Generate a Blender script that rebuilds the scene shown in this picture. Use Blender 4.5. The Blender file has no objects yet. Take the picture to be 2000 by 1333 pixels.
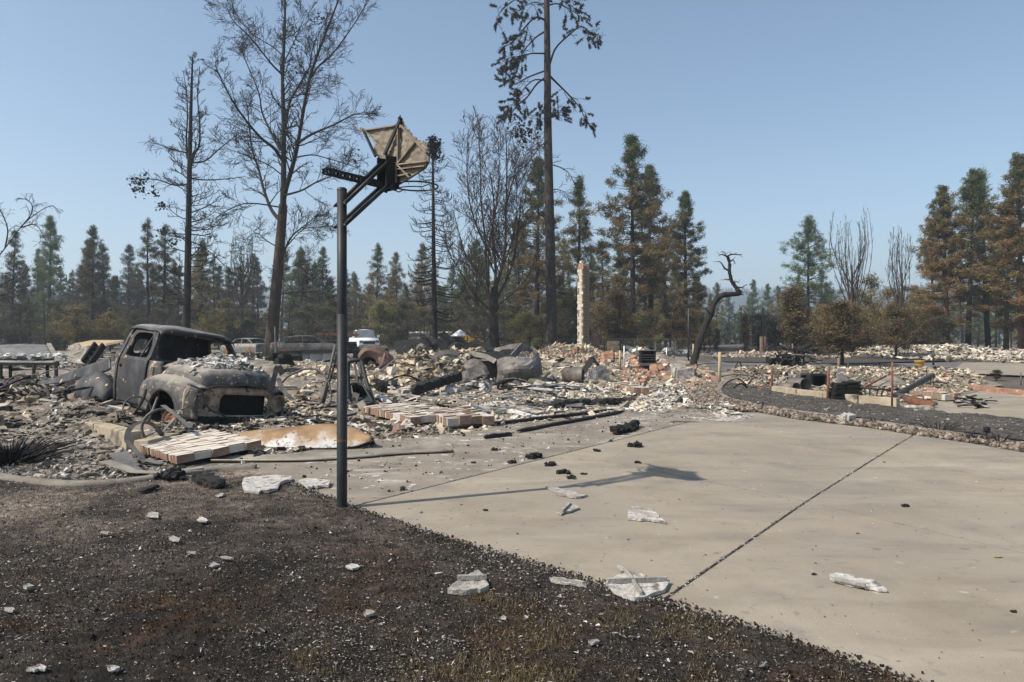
import bpy, math, random
import numpy as np
from mathutils import Vector, Matrix
random.seed(7); RNG = np.random.default_rng(7)
scene = bpy.context.scene
COL = scene.collection
# ---------------------------------------------------------------- camera
CAMH, FPX, HOR = 1.62, 1333.0, 650.0          # eye height, focal in photo pixels, horizon row
cd = bpy.data.cameras.new('camera'); cam = bpy.data.objects.new('camera', cd); COL.objects.link(cam)
cam.location = (0, 0, CAMH); cam.rotation_euler = (math.radians(90), 0, 0)
cd.sensor_width = 36.0; cd.lens = 36.0 * FPX / 2000.0; cd.shift_y = -(666.5 - HOR) / 2000.0
cd.clip_start = 0.05; cd.clip_end = 20000
scene.camera = cam
# ---------------------------------------------------------------- light
SUN = Vector((-0.869, -0.347, 1.0)).normalized()
EL = math.asin(SUN.z); AZ = math.atan2(SUN.x, SUN.y)
world = bpy.data.worlds.new('World'); scene.world = world; world.use_nodes = True
wn = world.node_tree.nodes; wl = world.node_tree.links; wn.clear()
sky = wn.new('ShaderNodeTexSky'); sky.sky_type = 'NISHITA'; sky.sun_disc = False
sky.sun_elevation = EL; sky.sun_rotation = AZ
sky.altitude = 600; sky.air_density = 1.0; sky.dust_density = 1.6; sky.ozone_density = 0.8
bg = wn.new('ShaderNodeBackground'); bg.inputs['Strength'].default_value = 0.093
wo = wn.new('ShaderNodeOutputWorld')
tn = wn.new('ShaderNodeMix'); tn.data_type = 'RGBA'; tn.blend_type = 'MULTIPLY'; tn.inputs[0].default_value = 1; tn.inputs[7].default_value = (.97, 1.02, 1.0, 1)
wl.new(sky.outputs[0], tn.inputs[6]); wl.new(tn.outputs[2], bg.inputs[0]); wl.new(bg.outputs[0], wo.inputs[0])
sd = bpy.data.lights.new('sun', 'SUN'); sd.energy = 3.75; sd.angle = math.radians(0.55); sd.color = (1.0, 0.915, 0.79)
sun = bpy.data.objects.new('sun', sd); COL.objects.link(sun)
sun.rotation_euler = SUN.to_track_quat('Z', 'Y').to_euler(); sun.location = (-20, -8, 30)
vs = scene.view_settings
vs.view_transform = 'Standard'; vs.look = 'None'; vs.exposure = 0.74; vs.gamma = 1.0; vs.use_curve_mapping = False
scene.cycles.max_bounces = 6; scene.cycles.diffuse_bounces = 3; scene.cycles.glossy_bounces = 2
scene.cycles.transmission_bounces = 4; scene.cycles.transparent_max_bounces = 6; scene.cycles.volume_bounces = 1
scene.cycles.use_denoising = True
# ---------------------------------------------------------------- pixel helpers (photo pixels -> world)
def G(px, py, z=0.0):
    """where the ray through a photo pixel meets the level z"""
    Y = FPX * (CAMH - z) / (py - HOR)
    return Vector(((px - 1000) / FPX * Y, Y, z))
def A(px, py, Y):
    """point on that ray at depth Y"""
    return Vector(((px - 1000) / FPX * Y, Y, CAMH + (HOR - py) / FPX * Y))
# ---------------------------------------------------------------- mesh helpers
class MB:
    def __init__(s): s.v = []; s.f = []; s.c = []; s.col = None
    def add(s, vs_, fs_, col=None):
        b = len(s.v); s.v.extend([tuple(v) for v in vs_]); s.f.extend([tuple(i + b for i in f) for f in fs_])
        if col is not None:
            while len(s.c) < b: s.c.append((1, 1, 1))
            s.c.extend([col] * len(vs_))
        return s
    def box(s, c, size, rot=None, jit=0.0, taper=1.0):
        hx, hy, hz = size[0]/2, size[1]/2, size[2]/2; out = []
        for z in (-1, 1):
            t = taper if z > 0 else 1
            for x, y in ((-1,-1),(1,-1),(1,1),(-1,1)):
                p = Vector((x*hx*t, y*hy*t, z*hz))
                if jit: p += Vector([random.uniform(-jit, jit) for _ in range(3)])
                if rot is not None: p = rot @ p
                out.append(p + Vector(c))
        return s.add(out, [(3,2,1,0),(4,5,6,7),(0,1,5,4),(1,2,6,5),(2,3,7,6),(3,0,4,7)])
    def bar(s, a, b, w, h, up=(0,0,1), jit=0.0):
        """a bar of w x h from a to b"""
        a, b = Vector(a), Vector(b); d = (b - a); L = d.length; d.normalize()
        x = d.cross(Vector(up))
        if x.length < 1e-4: x = d.cross(Vector((1,0,0)))
        x.normalize(); u = x.cross(d)
        m = Matrix((x, d, u)).transposed()
        return s.box((a + b)/2, (w, L, h), m, jit)
    def tube(s, pts, r, n=6, cap=True):
        pts = [Vector(p) for p in pts]; m = len(pts)
        rs = list(r) if hasattr(r, '__len__') else [r]*m
        prev = None; out = []
        for i in range(m):
            d = (pts[min(i+1, m-1)] - pts[max(i-1, 0)])
            if d.length < 1e-9: d = Vector((0,0,1))
            d.normalize()
            if prev is None:
                x = d.cross(Vector((0,0,1)) if abs(d.z) < .9 else Vector((1,0,0)))
            else: x = prev - d*prev.dot(d)
            if x.length < 1e-6: x = d.orthogonal()
            x.normalize(); prev = x; y = d.cross(x)
            for k in range(n):
                a = 2*math.pi*k/n
                out.append(pts[i] + (x*math.cos(a) + y*math.sin(a))*rs[i])
        f = [(i*n+k, i*n+(k+1) % n, (i+1)*n+(k+1) % n, (i+1)*n+k) for i in range(m-1) for k in range(n)]
        if cap: f += [tuple(range(n-1, -1, -1)), tuple(range((m-1)*n, m*n))]
        return s.add(out, f)
    def prism(s, poly, off):
        """closed solid: polygon (3D points) pushed along off"""
        off = Vector(off); n = len(poly); p = [Vector(q) for q in poly]
        return s.add(p + [q + off for q in p], [tuple(range(n-1,-1,-1)), tuple(range(n, 2*n))] + [(i, (i+1) % n, n+(i+1) % n, n+i) for i in range(n)])
    def grid(s, P, thick=0.0):
        """surface from an array [nu][nv] of points; thick gives it a second skin along its normals"""
        P = np.asarray(P, float); nu, nv = P.shape[:2]
        f = [(i*nv+j, (i+1)*nv+j, (i+1)*nv+j+1, i*nv+j+1) for i in range(nu-1) for j in range(nv-1)]
        if not thick: return s.add(P.reshape(-1, 3), f)
        du = np.gradient(P, axis=0); dv = np.gradient(P, axis=1); nn = np.cross(du, dv)
        nn /= np.maximum(np.linalg.norm(nn, axis=2, keepdims=True), 1e-9)
        Q = P - nn*thick; N = nu*nv
        f2 = [tuple(N + k for k in reversed(q)) for q in f]
        rim = []
        loop = [(i, 0) for i in range(nu)] + [(nu-1, j) for j in range(1, nv)] + [(i, nv-1) for i in range(nu-2, -1, -1)] + [(0, j) for j in range(nv-2, 0, -1)]
        ids = [i*nv+j for i, j in loop]
        for a, b in zip(ids, ids[1:] + ids[:1]): rim.append((b, a, N+a, N+b))
        return s.add(np.vstack([P.reshape(-1, 3), Q.reshape(-1, 3)]), f + f2 + rim)
    def lathe(s, prof, c, n=20, axis=(0,0,1)):
        """profile [(r, h)] spun about axis through c"""
        ax = Vector(axis).normalized(); x = ax.orthogonal().normalized(); y = ax.cross(x); c = Vector(c); out = []
        for r, h in prof:
            for k in range(n):
                a = 2*math.pi*k/n; out.append(c + ax*h + (x*math.cos(a) + y*math.sin(a))*r)
        m = len(prof)
        return s.add(out, [(i*n+k, i*n+(k+1) % n, (i+1)*n+(k+1) % n, (i+1)*n+k) for i in range(m-1) for k in range(n)])
    def chunk(s, c, size, rot=None, jit=0.25):
        """irregular broken lump"""
        return s.box(c, size, rot, jit*min(size))
    def build(s, name, mat, parent=None, smooth=False, bevel=0.0):
        me = bpy.data.meshes.new(name)
        off = parent.get('_o') if parent else None
        v = np.asarray(s.v, float)
        if parent is not None: v = v - world_loc(parent)
        me.from_pydata(v.tolist(), [], s.f); me.update(); me.polygons.foreach_set('use_smooth', [False]*len(me.polygons))
        if s.c:
            while len(s.c) < len(s.v): s.c.append((1, 1, 1))
            a = me.color_attributes.new('Col', 'FLOAT_COLOR', 'POINT')
            c = np.ones((len(s.v), 4), np.float32); c[:, :3] = s.c
            a.data.foreach_set('color', c.ravel())
        return link(name, me, mat, parent, smooth, bevel)
def world_loc(o):
    p = np.zeros(3)
    while o is not None: p = p + np.array(o.location); o = o.parent
    return p
def link(name, me, mat, parent=None, smooth=False, bevel=0.0):
    o = bpy.data.objects.new(name, me); COL.objects.link(o); o.parent = parent
    if mat is not None: me.materials.append(M[mat] if isinstance(mat, str) else mat)
    if smooth: me.polygons.foreach_set('use_smooth', [True]*len(me.polygons))
    if bevel:
        b = o.modifiers.new('bevel', 'BEVEL'); b.width = bevel; b.segments = 2; b.limit_method = 'ANGLE'
    return o
def tag(o, label=None, cat=None, group=None, kind=None):
    if label: o['label'] = label
    if cat: o['category'] = cat
    if group: o['group'] = group
    if kind: o['kind'] = kind
    return o
def thing(name, label, cat, loc=(0,0,0), group=None):
    o = bpy.data.objects.new(name, None); COL.objects.link(o); o.location = loc; o.empty_display_size = .2
    return tag(o, label, cat, group)
def copy_tree(o, parent=None):
    c = o.copy(); COL.objects.link(c); c.parent = parent
    for ch in list(o.children): copy_tree(ch, c)
    return c
def catmull(P, n):
    """smooth points through the rows of P (k,...) -> n rows"""
    P = np.asarray(P, float); k = len(P)
    if k == 2: 
        t = np.linspace(0, 1, n).reshape((-1,) + (1,)*(P.ndim-1)); return P[0]*(1-t) + P[1]*t
    Q = np.concatenate([[2*P[0]-P[1]], P, [2*P[-1]-P[-2]]]); out = []
    for t in np.linspace(0, k-1, n):
        i = min(int(t), k-2); u = t - i; a, b, c, d = Q[i], Q[i+1], Q[i+2], Q[i+3]
        out.append(.5*((2*b) + (-a+c)*u + (2*a-5*b+4*c-d)*u*u + (-a+3*b-3*c+d)*u**3))
    return np.array(out)
def patch(ctrl, nu, nv):
    P = catmull(np.asarray(ctrl, float), nu)
    return np.swapaxes(catmull(np.swapaxes(P, 0, 1), nv), 0, 1)
def poly_in(poly, x, y):
    """which points lie in the polygon (xy)"""
    ins = np.zeros(len(x), bool); n = len(poly)
    for i in range(n):
        x1, y1 = poly[i][0], poly[i][1]; x2, y2 = poly[(i+1) % n][0], poly[(i+1) % n][1]
        c = ((y1 > y) != (y2 > y)) & (x < (x2-x1)*(y-y1)/((y2-y1) or 1e-9) + x1); ins ^= c
    return ins
def sample_poly(poly, n):
    p = np.array([(q[0], q[1]) for q in poly]); lo, hi = p.min(0), p.max(0); out = np.zeros((0, 2))
    while len(out) < n:
        q = RNG.uniform(lo, hi, (n*2, 2)); out = np.vstack([out, q[poly_in(poly, q[:,0], q[:,1])]])
    return out[:n]
def vnoise(x, y, s=1.0, seed=0):
    """smooth value noise in about -1..1"""
    x = np.asarray(x, float)*s + seed*17.3; y = np.asarray(y, float)*s - seed*9.1
    xi, yi = np.floor(x), np.floor(y); fx, fy = x-xi, y-yi
    fx = fx*fx*(3-2*fx); fy = fy*fy*(3-2*fy)
    h = lambda a, b: np.modf(np.abs(np.sin(a*127.1 + b*311.7)*43758.5453))[0]*2-1
    return (h(xi,yi)*(1-fx)+h(xi+1,yi)*fx)*(1-fy) + (h(xi,yi+1)*(1-fx)+h(xi+1,yi+1)*fx)*fy
def rand_rots(n, tilt=None):
    """n rotation matrices; tilt limits how far from flat"""
    yaw = RNG.uniform(0, 2*np.pi, n)
    if tilt is None: a = RNG.uniform(0, np.pi, n)
    else: a = RNG.normal(0, tilt, n)
    th = RNG.uniform(0, 2*np.pi, n); ax = np.stack([np.cos(th), np.sin(th), 0*th], 1)
    c, s = np.cos(a), np.sin(a); K = np.zeros((n,3,3))
    K[:,0,1], K[:,0,2], K[:,1,0], K[:,1,2], K[:,2,0], K[:,2,1] = -ax[:,2], ax[:,1], ax[:,2], -ax[:,0], -ax[:,1], ax[:,0]
    R = np.eye(3)[None] + s[:,None,None]*K + (1-c)[:,None,None]*(K@K)
    Z = np.zeros((n,3,3)); Z[:,0,0] = np.cos(yaw); Z[:,0,1] = -np.sin(yaw); Z[:,1,0] = np.sin(yaw); Z[:,1,1] = np.cos(yaw); Z[:,2,2] = 1
    return R @ Z
def tmpl_chunk(seed, flat=1.0, jit=.28):
    r = np.random.default_rng(seed)
    v = np.array([(-1,-1,-1),(1,-1,-1),(1,1,-1),(-1,1,-1),(-1,-1,1),(1,-1,1),(1,1,1),(-1,1,1)], float)*.5
    v += r.uniform(-jit, jit, v.shape); v[:,2] *= flat
    return v, np.array([(3,2,1,0),(4,5,6,7),(0,1,5,4),(1,2,6,5),(2,3,7,6),(3,0,4,7)])
def tmpl_shard(seed):
    r = np.random.default_rng(seed); k = 5; a = np.sort(r.uniform(0, 2*np.pi, k)); rr = r.uniform(.3, .6, k)
    p = np.stack([np.cos(a)*rr, np.sin(a)*rr], 1)
    v = np.vstack([np.c_[p, -.03*np.ones(k)], np.c_[p*.94, .05*np.ones(k) + r.uniform(0, .05, k)]])
    f = [tuple(range(k, 2*k))] + [(i, (i+1) % k, k+(i+1) % k, k+i) for i in range(k)]
    return v, f
def tmpl_quad():
    return np.array([(-.5,-.3,0),(.45,-.35,.05),(.5,.3,0),(-.4,.35,.07)]), np.array([(0,1,2,3)])
CHUNKS = [tmpl_chunk(i) for i in range(6)] + [tmpl_chunk(20+i, .35) for i in range(6)]
SHARDS = [tmpl_shard(40+i) for i in range(8)]
def scatter(name, tmpls, pos, rot, scl, cols, mat, parent=None, smooth=False):
    """thousands of small pieces as ONE mesh: template i goes to every (k % len)-th place"""
    n = len(pos); scl = np.asarray(scl, float)
    if scl.ndim == 1: scl = np.repeat(scl[:,None], 3, 1)
    V, F, C, b = [], [], [], 0
    for t, (tv, tf) in enumerate(tmpls):
        ix = np.arange(t, n, len(tmpls))
        if not len(ix): continue
        v = np.einsum('nij,nkj->nki', rot[ix], tv[None]*scl[ix][:,None,:]) + pos[ix][:,None,:]
        k = len(tv); V.append(v.reshape(-1, 3)); C.append(np.repeat(cols[ix], k, 0))
        base = b + np.arange(len(ix))*k
        for q in tf:
            F.append((base[:,None] + np.array(q)[None,:]))
        b += len(ix)*k
    V = np.vstack(V); C = np.vstack(C)
    if parent is not None: V = V - world_loc(parent)
    return mesh_np(name, V, F, C, mat, parent, smooth)
def mesh_np(name, V, Fgroups, C, mat, parent=None, smooth=False):
    me = bpy.data.meshes.new(name)
    me.vertices.add(len(V)); me.vertices.foreach_set('co', np.asarray(V, np.float32).ravel())
    li = np.concatenate([f.ravel() for f in Fgroups]); tot = np.concatenate([np.full(len(f), f.shape[1]) for f in Fgroups])
    st = np.concatenate([[0], np.cumsum(tot)[:-1]])
    me.loops.add(len(li)); me.loops.foreach_set('vertex_index', li.astype(np.int32))
    me.polygons.add(len(tot)); me.polygons.foreach_set('loop_start', st.astype(np.int32))
    me.update(calc_edges=True); me.validate()
    if not smooth: me.polygons.foreach_set('use_smooth', [False]*len(tot))
    if C is not None:
        a = me.color_attributes.new('Col', 'FLOAT_COLOR', 'POINT'); c = np.ones((len(V), 4), np.float32); c[:,:3] = C
        a.data.foreach_set('color', c.ravel())
    return link(name, me, mat, parent, smooth)
def pick_cols(n, pal, w=None, var=.15):
    pal = np.array(pal, float); w = None if w is None else np.array(w)/np.sum(w)
    c = pal[RNG.choice(len(pal), n, p=w)]
    return np.clip(c*(1 + RNG.normal(0, var, (n, 1))), .004, .85)
# ---------------------------------------------------------------- materials
M = {}
def pm(name, ramp, scale=6.0, detail=8.0, rough=.85, bump=.3, bscale=40.0, metal=0.0, flecks=None, spec=.3, attr=False, dist=0.0, stretch=None, coord='Object', bdist=.01, patch_=None):
    """ramp: [(pos, rgb)...] driven by fractal noise; flecks: (rgb, scale, lo, hi) a second noise on top; attr: times the Col attribute"""
    m = bpy.data.materials.new(name); m.use_nodes = True; nt = m.node_tree; N = nt.nodes; L = nt.links
    b = N['Principled BSDF']; b.inputs['Roughness'].default_value = rough; b.inputs['Metallic'].default_value = metal
    b.inputs['Specular IOR Level'].default_value = spec
    tc = N.new('ShaderNodeTexCoord'); src = tc.outputs[coord]
    if stretch:
        mp = N.new('ShaderNodeMapping'); mp.inputs['Scale'].default_value = stretch; L.new(src, mp.inputs['Vector']); src = mp.outputs[0]
    n1 = N.new('ShaderNodeTexNoise'); n1.inputs['Scale'].default_value = scale; n1.inputs['Detail'].default_value = detail
    n1.inputs['Roughness'].default_value = .62; n1.inputs['Distortion'].default_value = dist; L.new(src, n1.inputs['Vector'])
    r = N.new('ShaderNodeValToRGB'); L.new(n1.outputs['Fac'], r.inputs[0]); cr = r.color_ramp
    while len(cr.elements) < len(ramp): cr.elements.new(.5)
    for e, (p, c) in zip(cr.elements, ramp): e.position = p; e.color = (*c, 1)
    out = r.outputs[0]
    def over(out, rgb, sc, lo, hi, det=4.0):
        n = N.new('ShaderNodeTexNoise'); n.inputs['Scale'].default_value = sc; n.inputs['Detail'].default_value = det; L.new(src, n.inputs['Vector'])
        mr = N.new('ShaderNodeMapRange'); mr.inputs['From Min'].default_value = lo; mr.inputs['From Max'].default_value = hi; L.new(n.outputs['Fac'], mr.inputs['Value'])
        mx = N.new('ShaderNodeMix'); mx.data_type = 'RGBA'; L.new(mr.outputs[0], mx.inputs[0]); L.new(out, mx.inputs[6]); mx.inputs[7].default_value = (*rgb, 1)
        return mx.outputs[2]
    for fl in (flecks or []): out = over(out, *fl)
    if attr:
        at = N.new('ShaderNodeAttribute'); at.attribute_name = 'Col'
        mx = N.new('ShaderNodeMix'); mx.data_type = 'RGBA'; mx.blend_type = 'MULTIPLY'; mx.inputs[0].default_value = 1
        L.new(at.outputs['Color'], mx.inputs[6]); L.new(out, mx.inputs[7]); out = mx.outputs[2]
    L.new(out, b.inputs['Base Color'])
    if bump:
        n2 = N.new('ShaderNodeTexNoise'); n2.inputs['Scale'].default_value = bscale; n2.inputs['Detail'].default_value = 5; L.new(src, n2.inputs['Vector'])
        bp = N.new('ShaderNodeBump'); bp.inputs['Strength'].default_value = bump; bp.inputs['Distance'].default_value = bdist
        L.new(n2.outputs['Fac'], bp.inputs['Height']); L.new(bp.outputs[0], b.inputs['Normal'])
    M[name] = m; return m
g = lambda v, w=1.0: (v*w, v, v/w)
pm('concrete', [(.3,(.235,.2,.148)),(.5,(.3,.258,.198)),(.7,(.35,.305,.24))], .9, 10, .9, .25, 120, flecks=[((.215,.187,.155),.45,.46,.74),((.2,.178,.155),1.7,.54,.8),((.34,.28,.2),1.3,.55,.85),((.17,.15,.125),7.5,.63,.76),((.1,.09,.08),38,.69,.75),((.18,.16,.14),150,.53,.72),((.4,.375,.34),9,.68,.75)], stretch=(1,1,1))
pm('soot_concrete', [(.3,(.15,.13,.105)),(.55,(.24,.205,.165)),(.75,(.33,.29,.24))], 1.3, 9, .92, .3, 90, flecks=[((.55,.53,.5),5,.62,.7),((.05,.045,.04),8,.66,.74)])
pm('joint_dirt', [(.35,(.02,.018,.015)),(.6,(.08,.07,.06)),(.75,(.3,.28,.25))], 30, 6, 1, .6, 80)
pm('burnt_soil', [(.3,(.015,.012,.0095)),(.46,(.039,.031,.0245)),(.6,(.072,.058,.046)),(.8,(.13,.108,.088))], 9, 12, 1, .6, 70, bdist=.015, attr=True, flecks=[((.16,.15,.135),34,.66,.74),((.3,.28,.25),95,.68,.76)])
pm('ash_ground', [(.3,(.1,.086,.07)),(.5,(.21,.18,.146)),(.68,(.34,.3,.25)),(.85,(.52,.48,.42))], 1.6, 12, 1, .9, 30, bdist=.04, flecks=[((.05,.043,.036),.9,.58,.72),((.52,.47,.4),9,.58,.7)])
pm('far_ground', [(.3,(.055,.045,.036)),(.5,(.1,.082,.066)),(.7,(.17,.14,.11))], .12, 12, 1, .5, 2, bdist=.1, flecks=[((.27,.24,.21),.5,.58,.72)])
pm('black_lawn', [(.3,(.03,.027,.023)),(.55,(.075,.066,.057)),(.75,(.14,.125,.11))], 5, 12, 1, .9, 40, bdist=.03, flecks=[((.38,.36,.34),26,.68,.75)])
pm('asphalt', [(.3,(.1,.095,.09)),(.7,(.16,.15,.14))], 2, 8, .95, .3, 90)
pm('rubble', [(.25,(.62,.6,.57)),(.5,(.95,.94,.92)),(.75,(1.1,1.1,1.1))], 12, 6, .95, .6, 60, attr=True, flecks=[((.3,.28,.25),9,.6,.72),((.42,.39,.35),.9,.5,.66),((.16,.15,.14),2.3,.6,.72)])
pm('leafcol', [(.3,(.7,.7,.7)),(.7,(1.15,1.15,1.15))], 1.2, 4, .8, 0, attr=True, spec=.1)
pm('grasscol', [(.3,(.7,.7,.7)),(.7,(1.2,1.2,1.2))], 3, 4, .9, 0, attr=True, spec=.15)
pm('char', [(.3,(.006,.006,.006)),(.6,(.018,.017,.016)),(.8,(.05,.047,.044))], 14, 8, .8, .9, 50, flecks=[((.16,.15,.14),30,.68,.76)], bdist=.02)
pm('charwood', [(.3,(.008,.008,.008)),(.6,(.022,.02,.018)),(.82,(.06,.055,.05))], 10, 8, .75, 1.0, 18, stretch=(1,1,1), bdist=.03)
pm('bark_burnt', [(.3,(.012,.01,.009)),(.55,(.03,.026,.022)),(.78,(.07,.06,.05))], 4, 8, .95, .9, 16, stretch=(1,1,.35), bdist=.05)
pm('bark_brown', [(.3,(.03,.022,.016)),(.55,(.07,.052,.038)),(.78,(.13,.1,.075))], 3, 8, .95, .9, 14, stretch=(1,1,.3), bdist=.05)
pm('bark_pine', [(.3,(.02,.017,.015)),(.5,(.045,.039,.034)),(.75,(.085,.072,.062))], 5, 8, .95, 1.0, 9, stretch=(1,1,.4), bdist=.08, flecks=[((.26,.11,.04),2.6,.66,.72)])
pm('bark_orange', [(.3,(.05,.025,.015)),(.55,(.12,.062,.034)),(.78,(.2,.11,.06))], 3, 8, .95, .9, 9, stretch=(1,1,.35), bdist=.08)
pm('bark_grey', [(.3,(.06,.055,.05)),(.55,(.13,.12,.11)),(.78,(.24,.225,.21))], 4, 8, .95, .8, 14, stretch=(1,1,.3), bdist=.04)
pm('truck_paint', [(.3,(.026,.026,.028)),(.5,(.055,.055,.058)),(.7,(.11,.107,.106))], 3.2, 12, .6, .2, 60, metal=.25, stretch=(1,1,.5), flecks=[((.055,.04,.033),2.5,.58,.72),((.52,.36,.23),9,.655,.685),((.6,.44,.3),26,.69,.72)])
pm('truck_bare', [(.3,(.09,.07,.055)),(.48,(.28,.22,.165)),(.65,(.46,.37,.28)),(.8,(.58,.48,.38))], 5, 10, .75, .3, 50, flecks=[((.03,.026,.024),9,.6,.68)])
pm('truck_mix', [(.3,(.035,.034,.035)),(.46,(.075,.072,.07)),(.58,(.12,.108,.096)),(.655,(.42,.34,.25)),(.8,(.56,.47,.37))], 5.5, 14, .66, .2, 60, metal=.15, flecks=[((.6,.46,.33),24,.66,.7)])
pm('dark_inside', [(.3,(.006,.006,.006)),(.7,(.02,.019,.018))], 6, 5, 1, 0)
pm('steel_dark', [(.3,(.03,.03,.032)),(.7,(.062,.062,.064))], 8, 6, .5, .1, 90, metal=.3)
pm('pole_paint', [(.3,(.014,.0155,.0165)),(.7,(.034,.035,.036))], 5, 8, .5, .12, 120, metal=.1, flecks=[((.07,.06,.055),2.0,.62,.8),((.14,.12,.105),60,.73,.77)])
pm('rust', [(.3,(.09,.04,.022)),(.55,(.2,.085,.045)),(.75,(.3,.14,.08))], 6, 8, .85, .3, 70)
pm('sheet', [(.3,(.16,.135,.105)),(.5,(.3,.265,.215)),(.7,(.43,.39,.33))], 2.0, 9, .6, .2, 40, metal=.3, flecks=[((.06,.05,.042),4,.62,.7)])
pm('sheet_rust', [(.3,(.1,.06,.035)),(.45,(.24,.165,.1)),(.58,(.42,.39,.35)),(.75,(.58,.56,.53))], 1.7, 10, .65, .25, 40, metal=.2, flecks=[((.045,.04,.036),16,.64,.69)])
pm('sheet_grey', [(.3,(.1,.095,.088)),(.5,(.19,.18,.165)),(.7,(.29,.275,.255))], 3, 9, .6, .2, 40, metal=.35, flecks=[((.05,.045,.04),6,.6,.7)])
pm('strap', [(.3,(.05,.047,.044)),(.5,(.11,.1,.092)),(.72,(.2,.18,.16))], 5, 8, .6, .2, 50, metal=.35)
pm('melted', [(.3,(.15,.125,.098)),(.5,(.25,.21,.165)),(.7,(.36,.31,.25))], 9, 10, .95, .8, 70, flecks=[((.05,.045,.04),10,.63,.76),((.5,.48,.45),5,.7,.8)])
pm('melted_white', [(.3,(.27,.25,.22)),(.5,(.42,.4,.365)),(.7,(.58,.56,.53))], 22, 9, .95, .8, 70, flecks=[((.14,.125,.11),13,.56,.68)])
pm('melted_grey', [(.3,(.2,.185,.165)),(.5,(.3,.28,.25)),(.7,(.42,.4,.37))], 12, 9, .95, .8, 70, flecks=[((.6,.59,.57),9,.64,.72)])
pm('ash_white', [(.3,(.34,.33,.31)),(.5,(.58,.56,.53)),(.7,(.74,.72,.69))], 6, 12, 1, .9, 40, bdist=.02, flecks=[((.1,.095,.09),11,.62,.7)])
pm('ash_mix', [(.28,(.06,.055,.05)),(.45,(.24,.22,.195)),(.6,(.48,.45,.41)),(.75,(.66,.63,.59))], 7, 12, 1, 1, 30, bdist=.03)
pm('brick_red', [(.3,(.17,.105,.075)),(.55,(.26,.17,.125)),(.75,(.36,.265,.205))], 7, 8, .95, .4, 60, flecks=[((.46,.4,.33),9,.72,.82),((.06,.05,.045),6,.64,.76)], coord='Object')
pm('brick_white', [(.3,(.46,.4,.33)),(.5,(.64,.59,.52)),(.7,(.74,.7,.64))], 4, 10, .95, .5, 60, flecks=[((.34,.21,.12),3,.6,.75),((.12,.1,.09),14,.66,.72)])
pm('brick_tan', [(.3,(.13,.1,.066)),(.55,(.2,.158,.11)),(.75,(.28,.225,.165))], 5, 8, .95, .4, 40)
pm('brick_cream', [(.3,(.4,.34,.27)),(.5,(.56,.5,.42)),(.7,(.66,.61,.54))], 5, 9, .95, .5, 40, flecks=[((.36,.19,.11),5,.56,.66)])
pm('brick_orange', [(.3,(.26,.13,.085)),(.55,(.37,.2,.135)),(.75,(.48,.33,.25))], 6, 8, .95, .4, 50, flecks=[((.56,.5,.44),9,.6,.7)])
pm('mortar', [(.3,(.4,.37,.32)),(.7,(.55,.51,.45))], 12, 6, 1, .5, 60)
pm('foundation', [(.3,(.25,.2,.14)),(.5,(.36,.3,.215)),(.7,(.46,.39,.29))], 3.5, 11, .95, .4, 50, flecks=[((.1,.085,.07),3,.54,.68),((.5,.46,.4),8,.62,.72)])
pm('kerb', [(.3,(.14,.122,.1)),(.5,(.2,.176,.147)),(.7,(.27,.24,.205))], 4, 9, .95, .4, 60, flecks=[((.07,.06,.055),5,.62,.74)])
pm('wreck_metal', [(.3,(.06,.053,.047)),(.5,(.125,.112,.1)),(.68,(.2,.18,.16)),(.82,(.36,.34,.31))], 2.6, 10, .6, .25, 50, metal=.2, flecks=[((.2,.13,.08),4,.62,.75)])
pm('wreck_red', [(.3,(.07,.042,.036)),(.5,(.13,.085,.07)),(.7,(.2,.12,.1))], 3, 10, .65, .2, 50, metal=.15, flecks=[((.24,.075,.06),2,.6,.7)])
pm('green_paint', [(.3,(.05,.06,.028)),(.6,(.085,.1,.045)),(.8,(.16,.16,.1))], 5, 8, .7, .2, 50)
pm('sofa_black', [(.3,(.014,.017,.018)),(.7,(.035,.04,.042))], 6, 6, .6, .2, 60)
pm('white_paint', [(.3,(.7,.71,.72)),(.7,(.8,.8,.8))], 2, 4, .35, 0, spec=.5)
pm('glass_dark', [(.3,(.09,.11,.13)),(.7,(.16,.18,.2))], 2, 3, .12, 0, spec=.7)
pm('tyre', [(.3,(.012,.012,.012)),(.7,(.03,.03,.03))], 5, 4, .9, 0)
pm('yellow_pot', [(.3,(.36,.2,.045)),(.6,(.5,.29,.07)),(.8,(.58,.4,.15))], 5, 8, .7, .2, 50)
pm('utility_green', [(.3,(.1,.12,.085)),(.7,(.16,.18,.13))], 4, 6, .7, .1, 40)
pm('wood_pale', [(.3,(.33,.24,.14)),(.7,(.5,.39,.25))], 5, 8, .9, .3, 40)
pm('yellow_steel', [(.3,(.5,.3,.03)),(.7,(.65,.42,.06))], 5, 6, .6, 0)
pm('shingle', [(.3,(.008,.0075,.007)),(.6,(.02,.018,.017)),(.8,(.045,.042,.038))], 18, 8, .95, .9, 90, bdist=.01)
pm('plain_grey', [(.3,(.27,.28,.28)),(.7,(.4,.41,.41))], 2, 7, .7, .1, 30)
pm('hillside', [(.3,(.012,.022,.014)),(.55,(.025,.04,.022)),(.75,(.06,.065,.04))], .012, 10, 1, 0)
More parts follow.
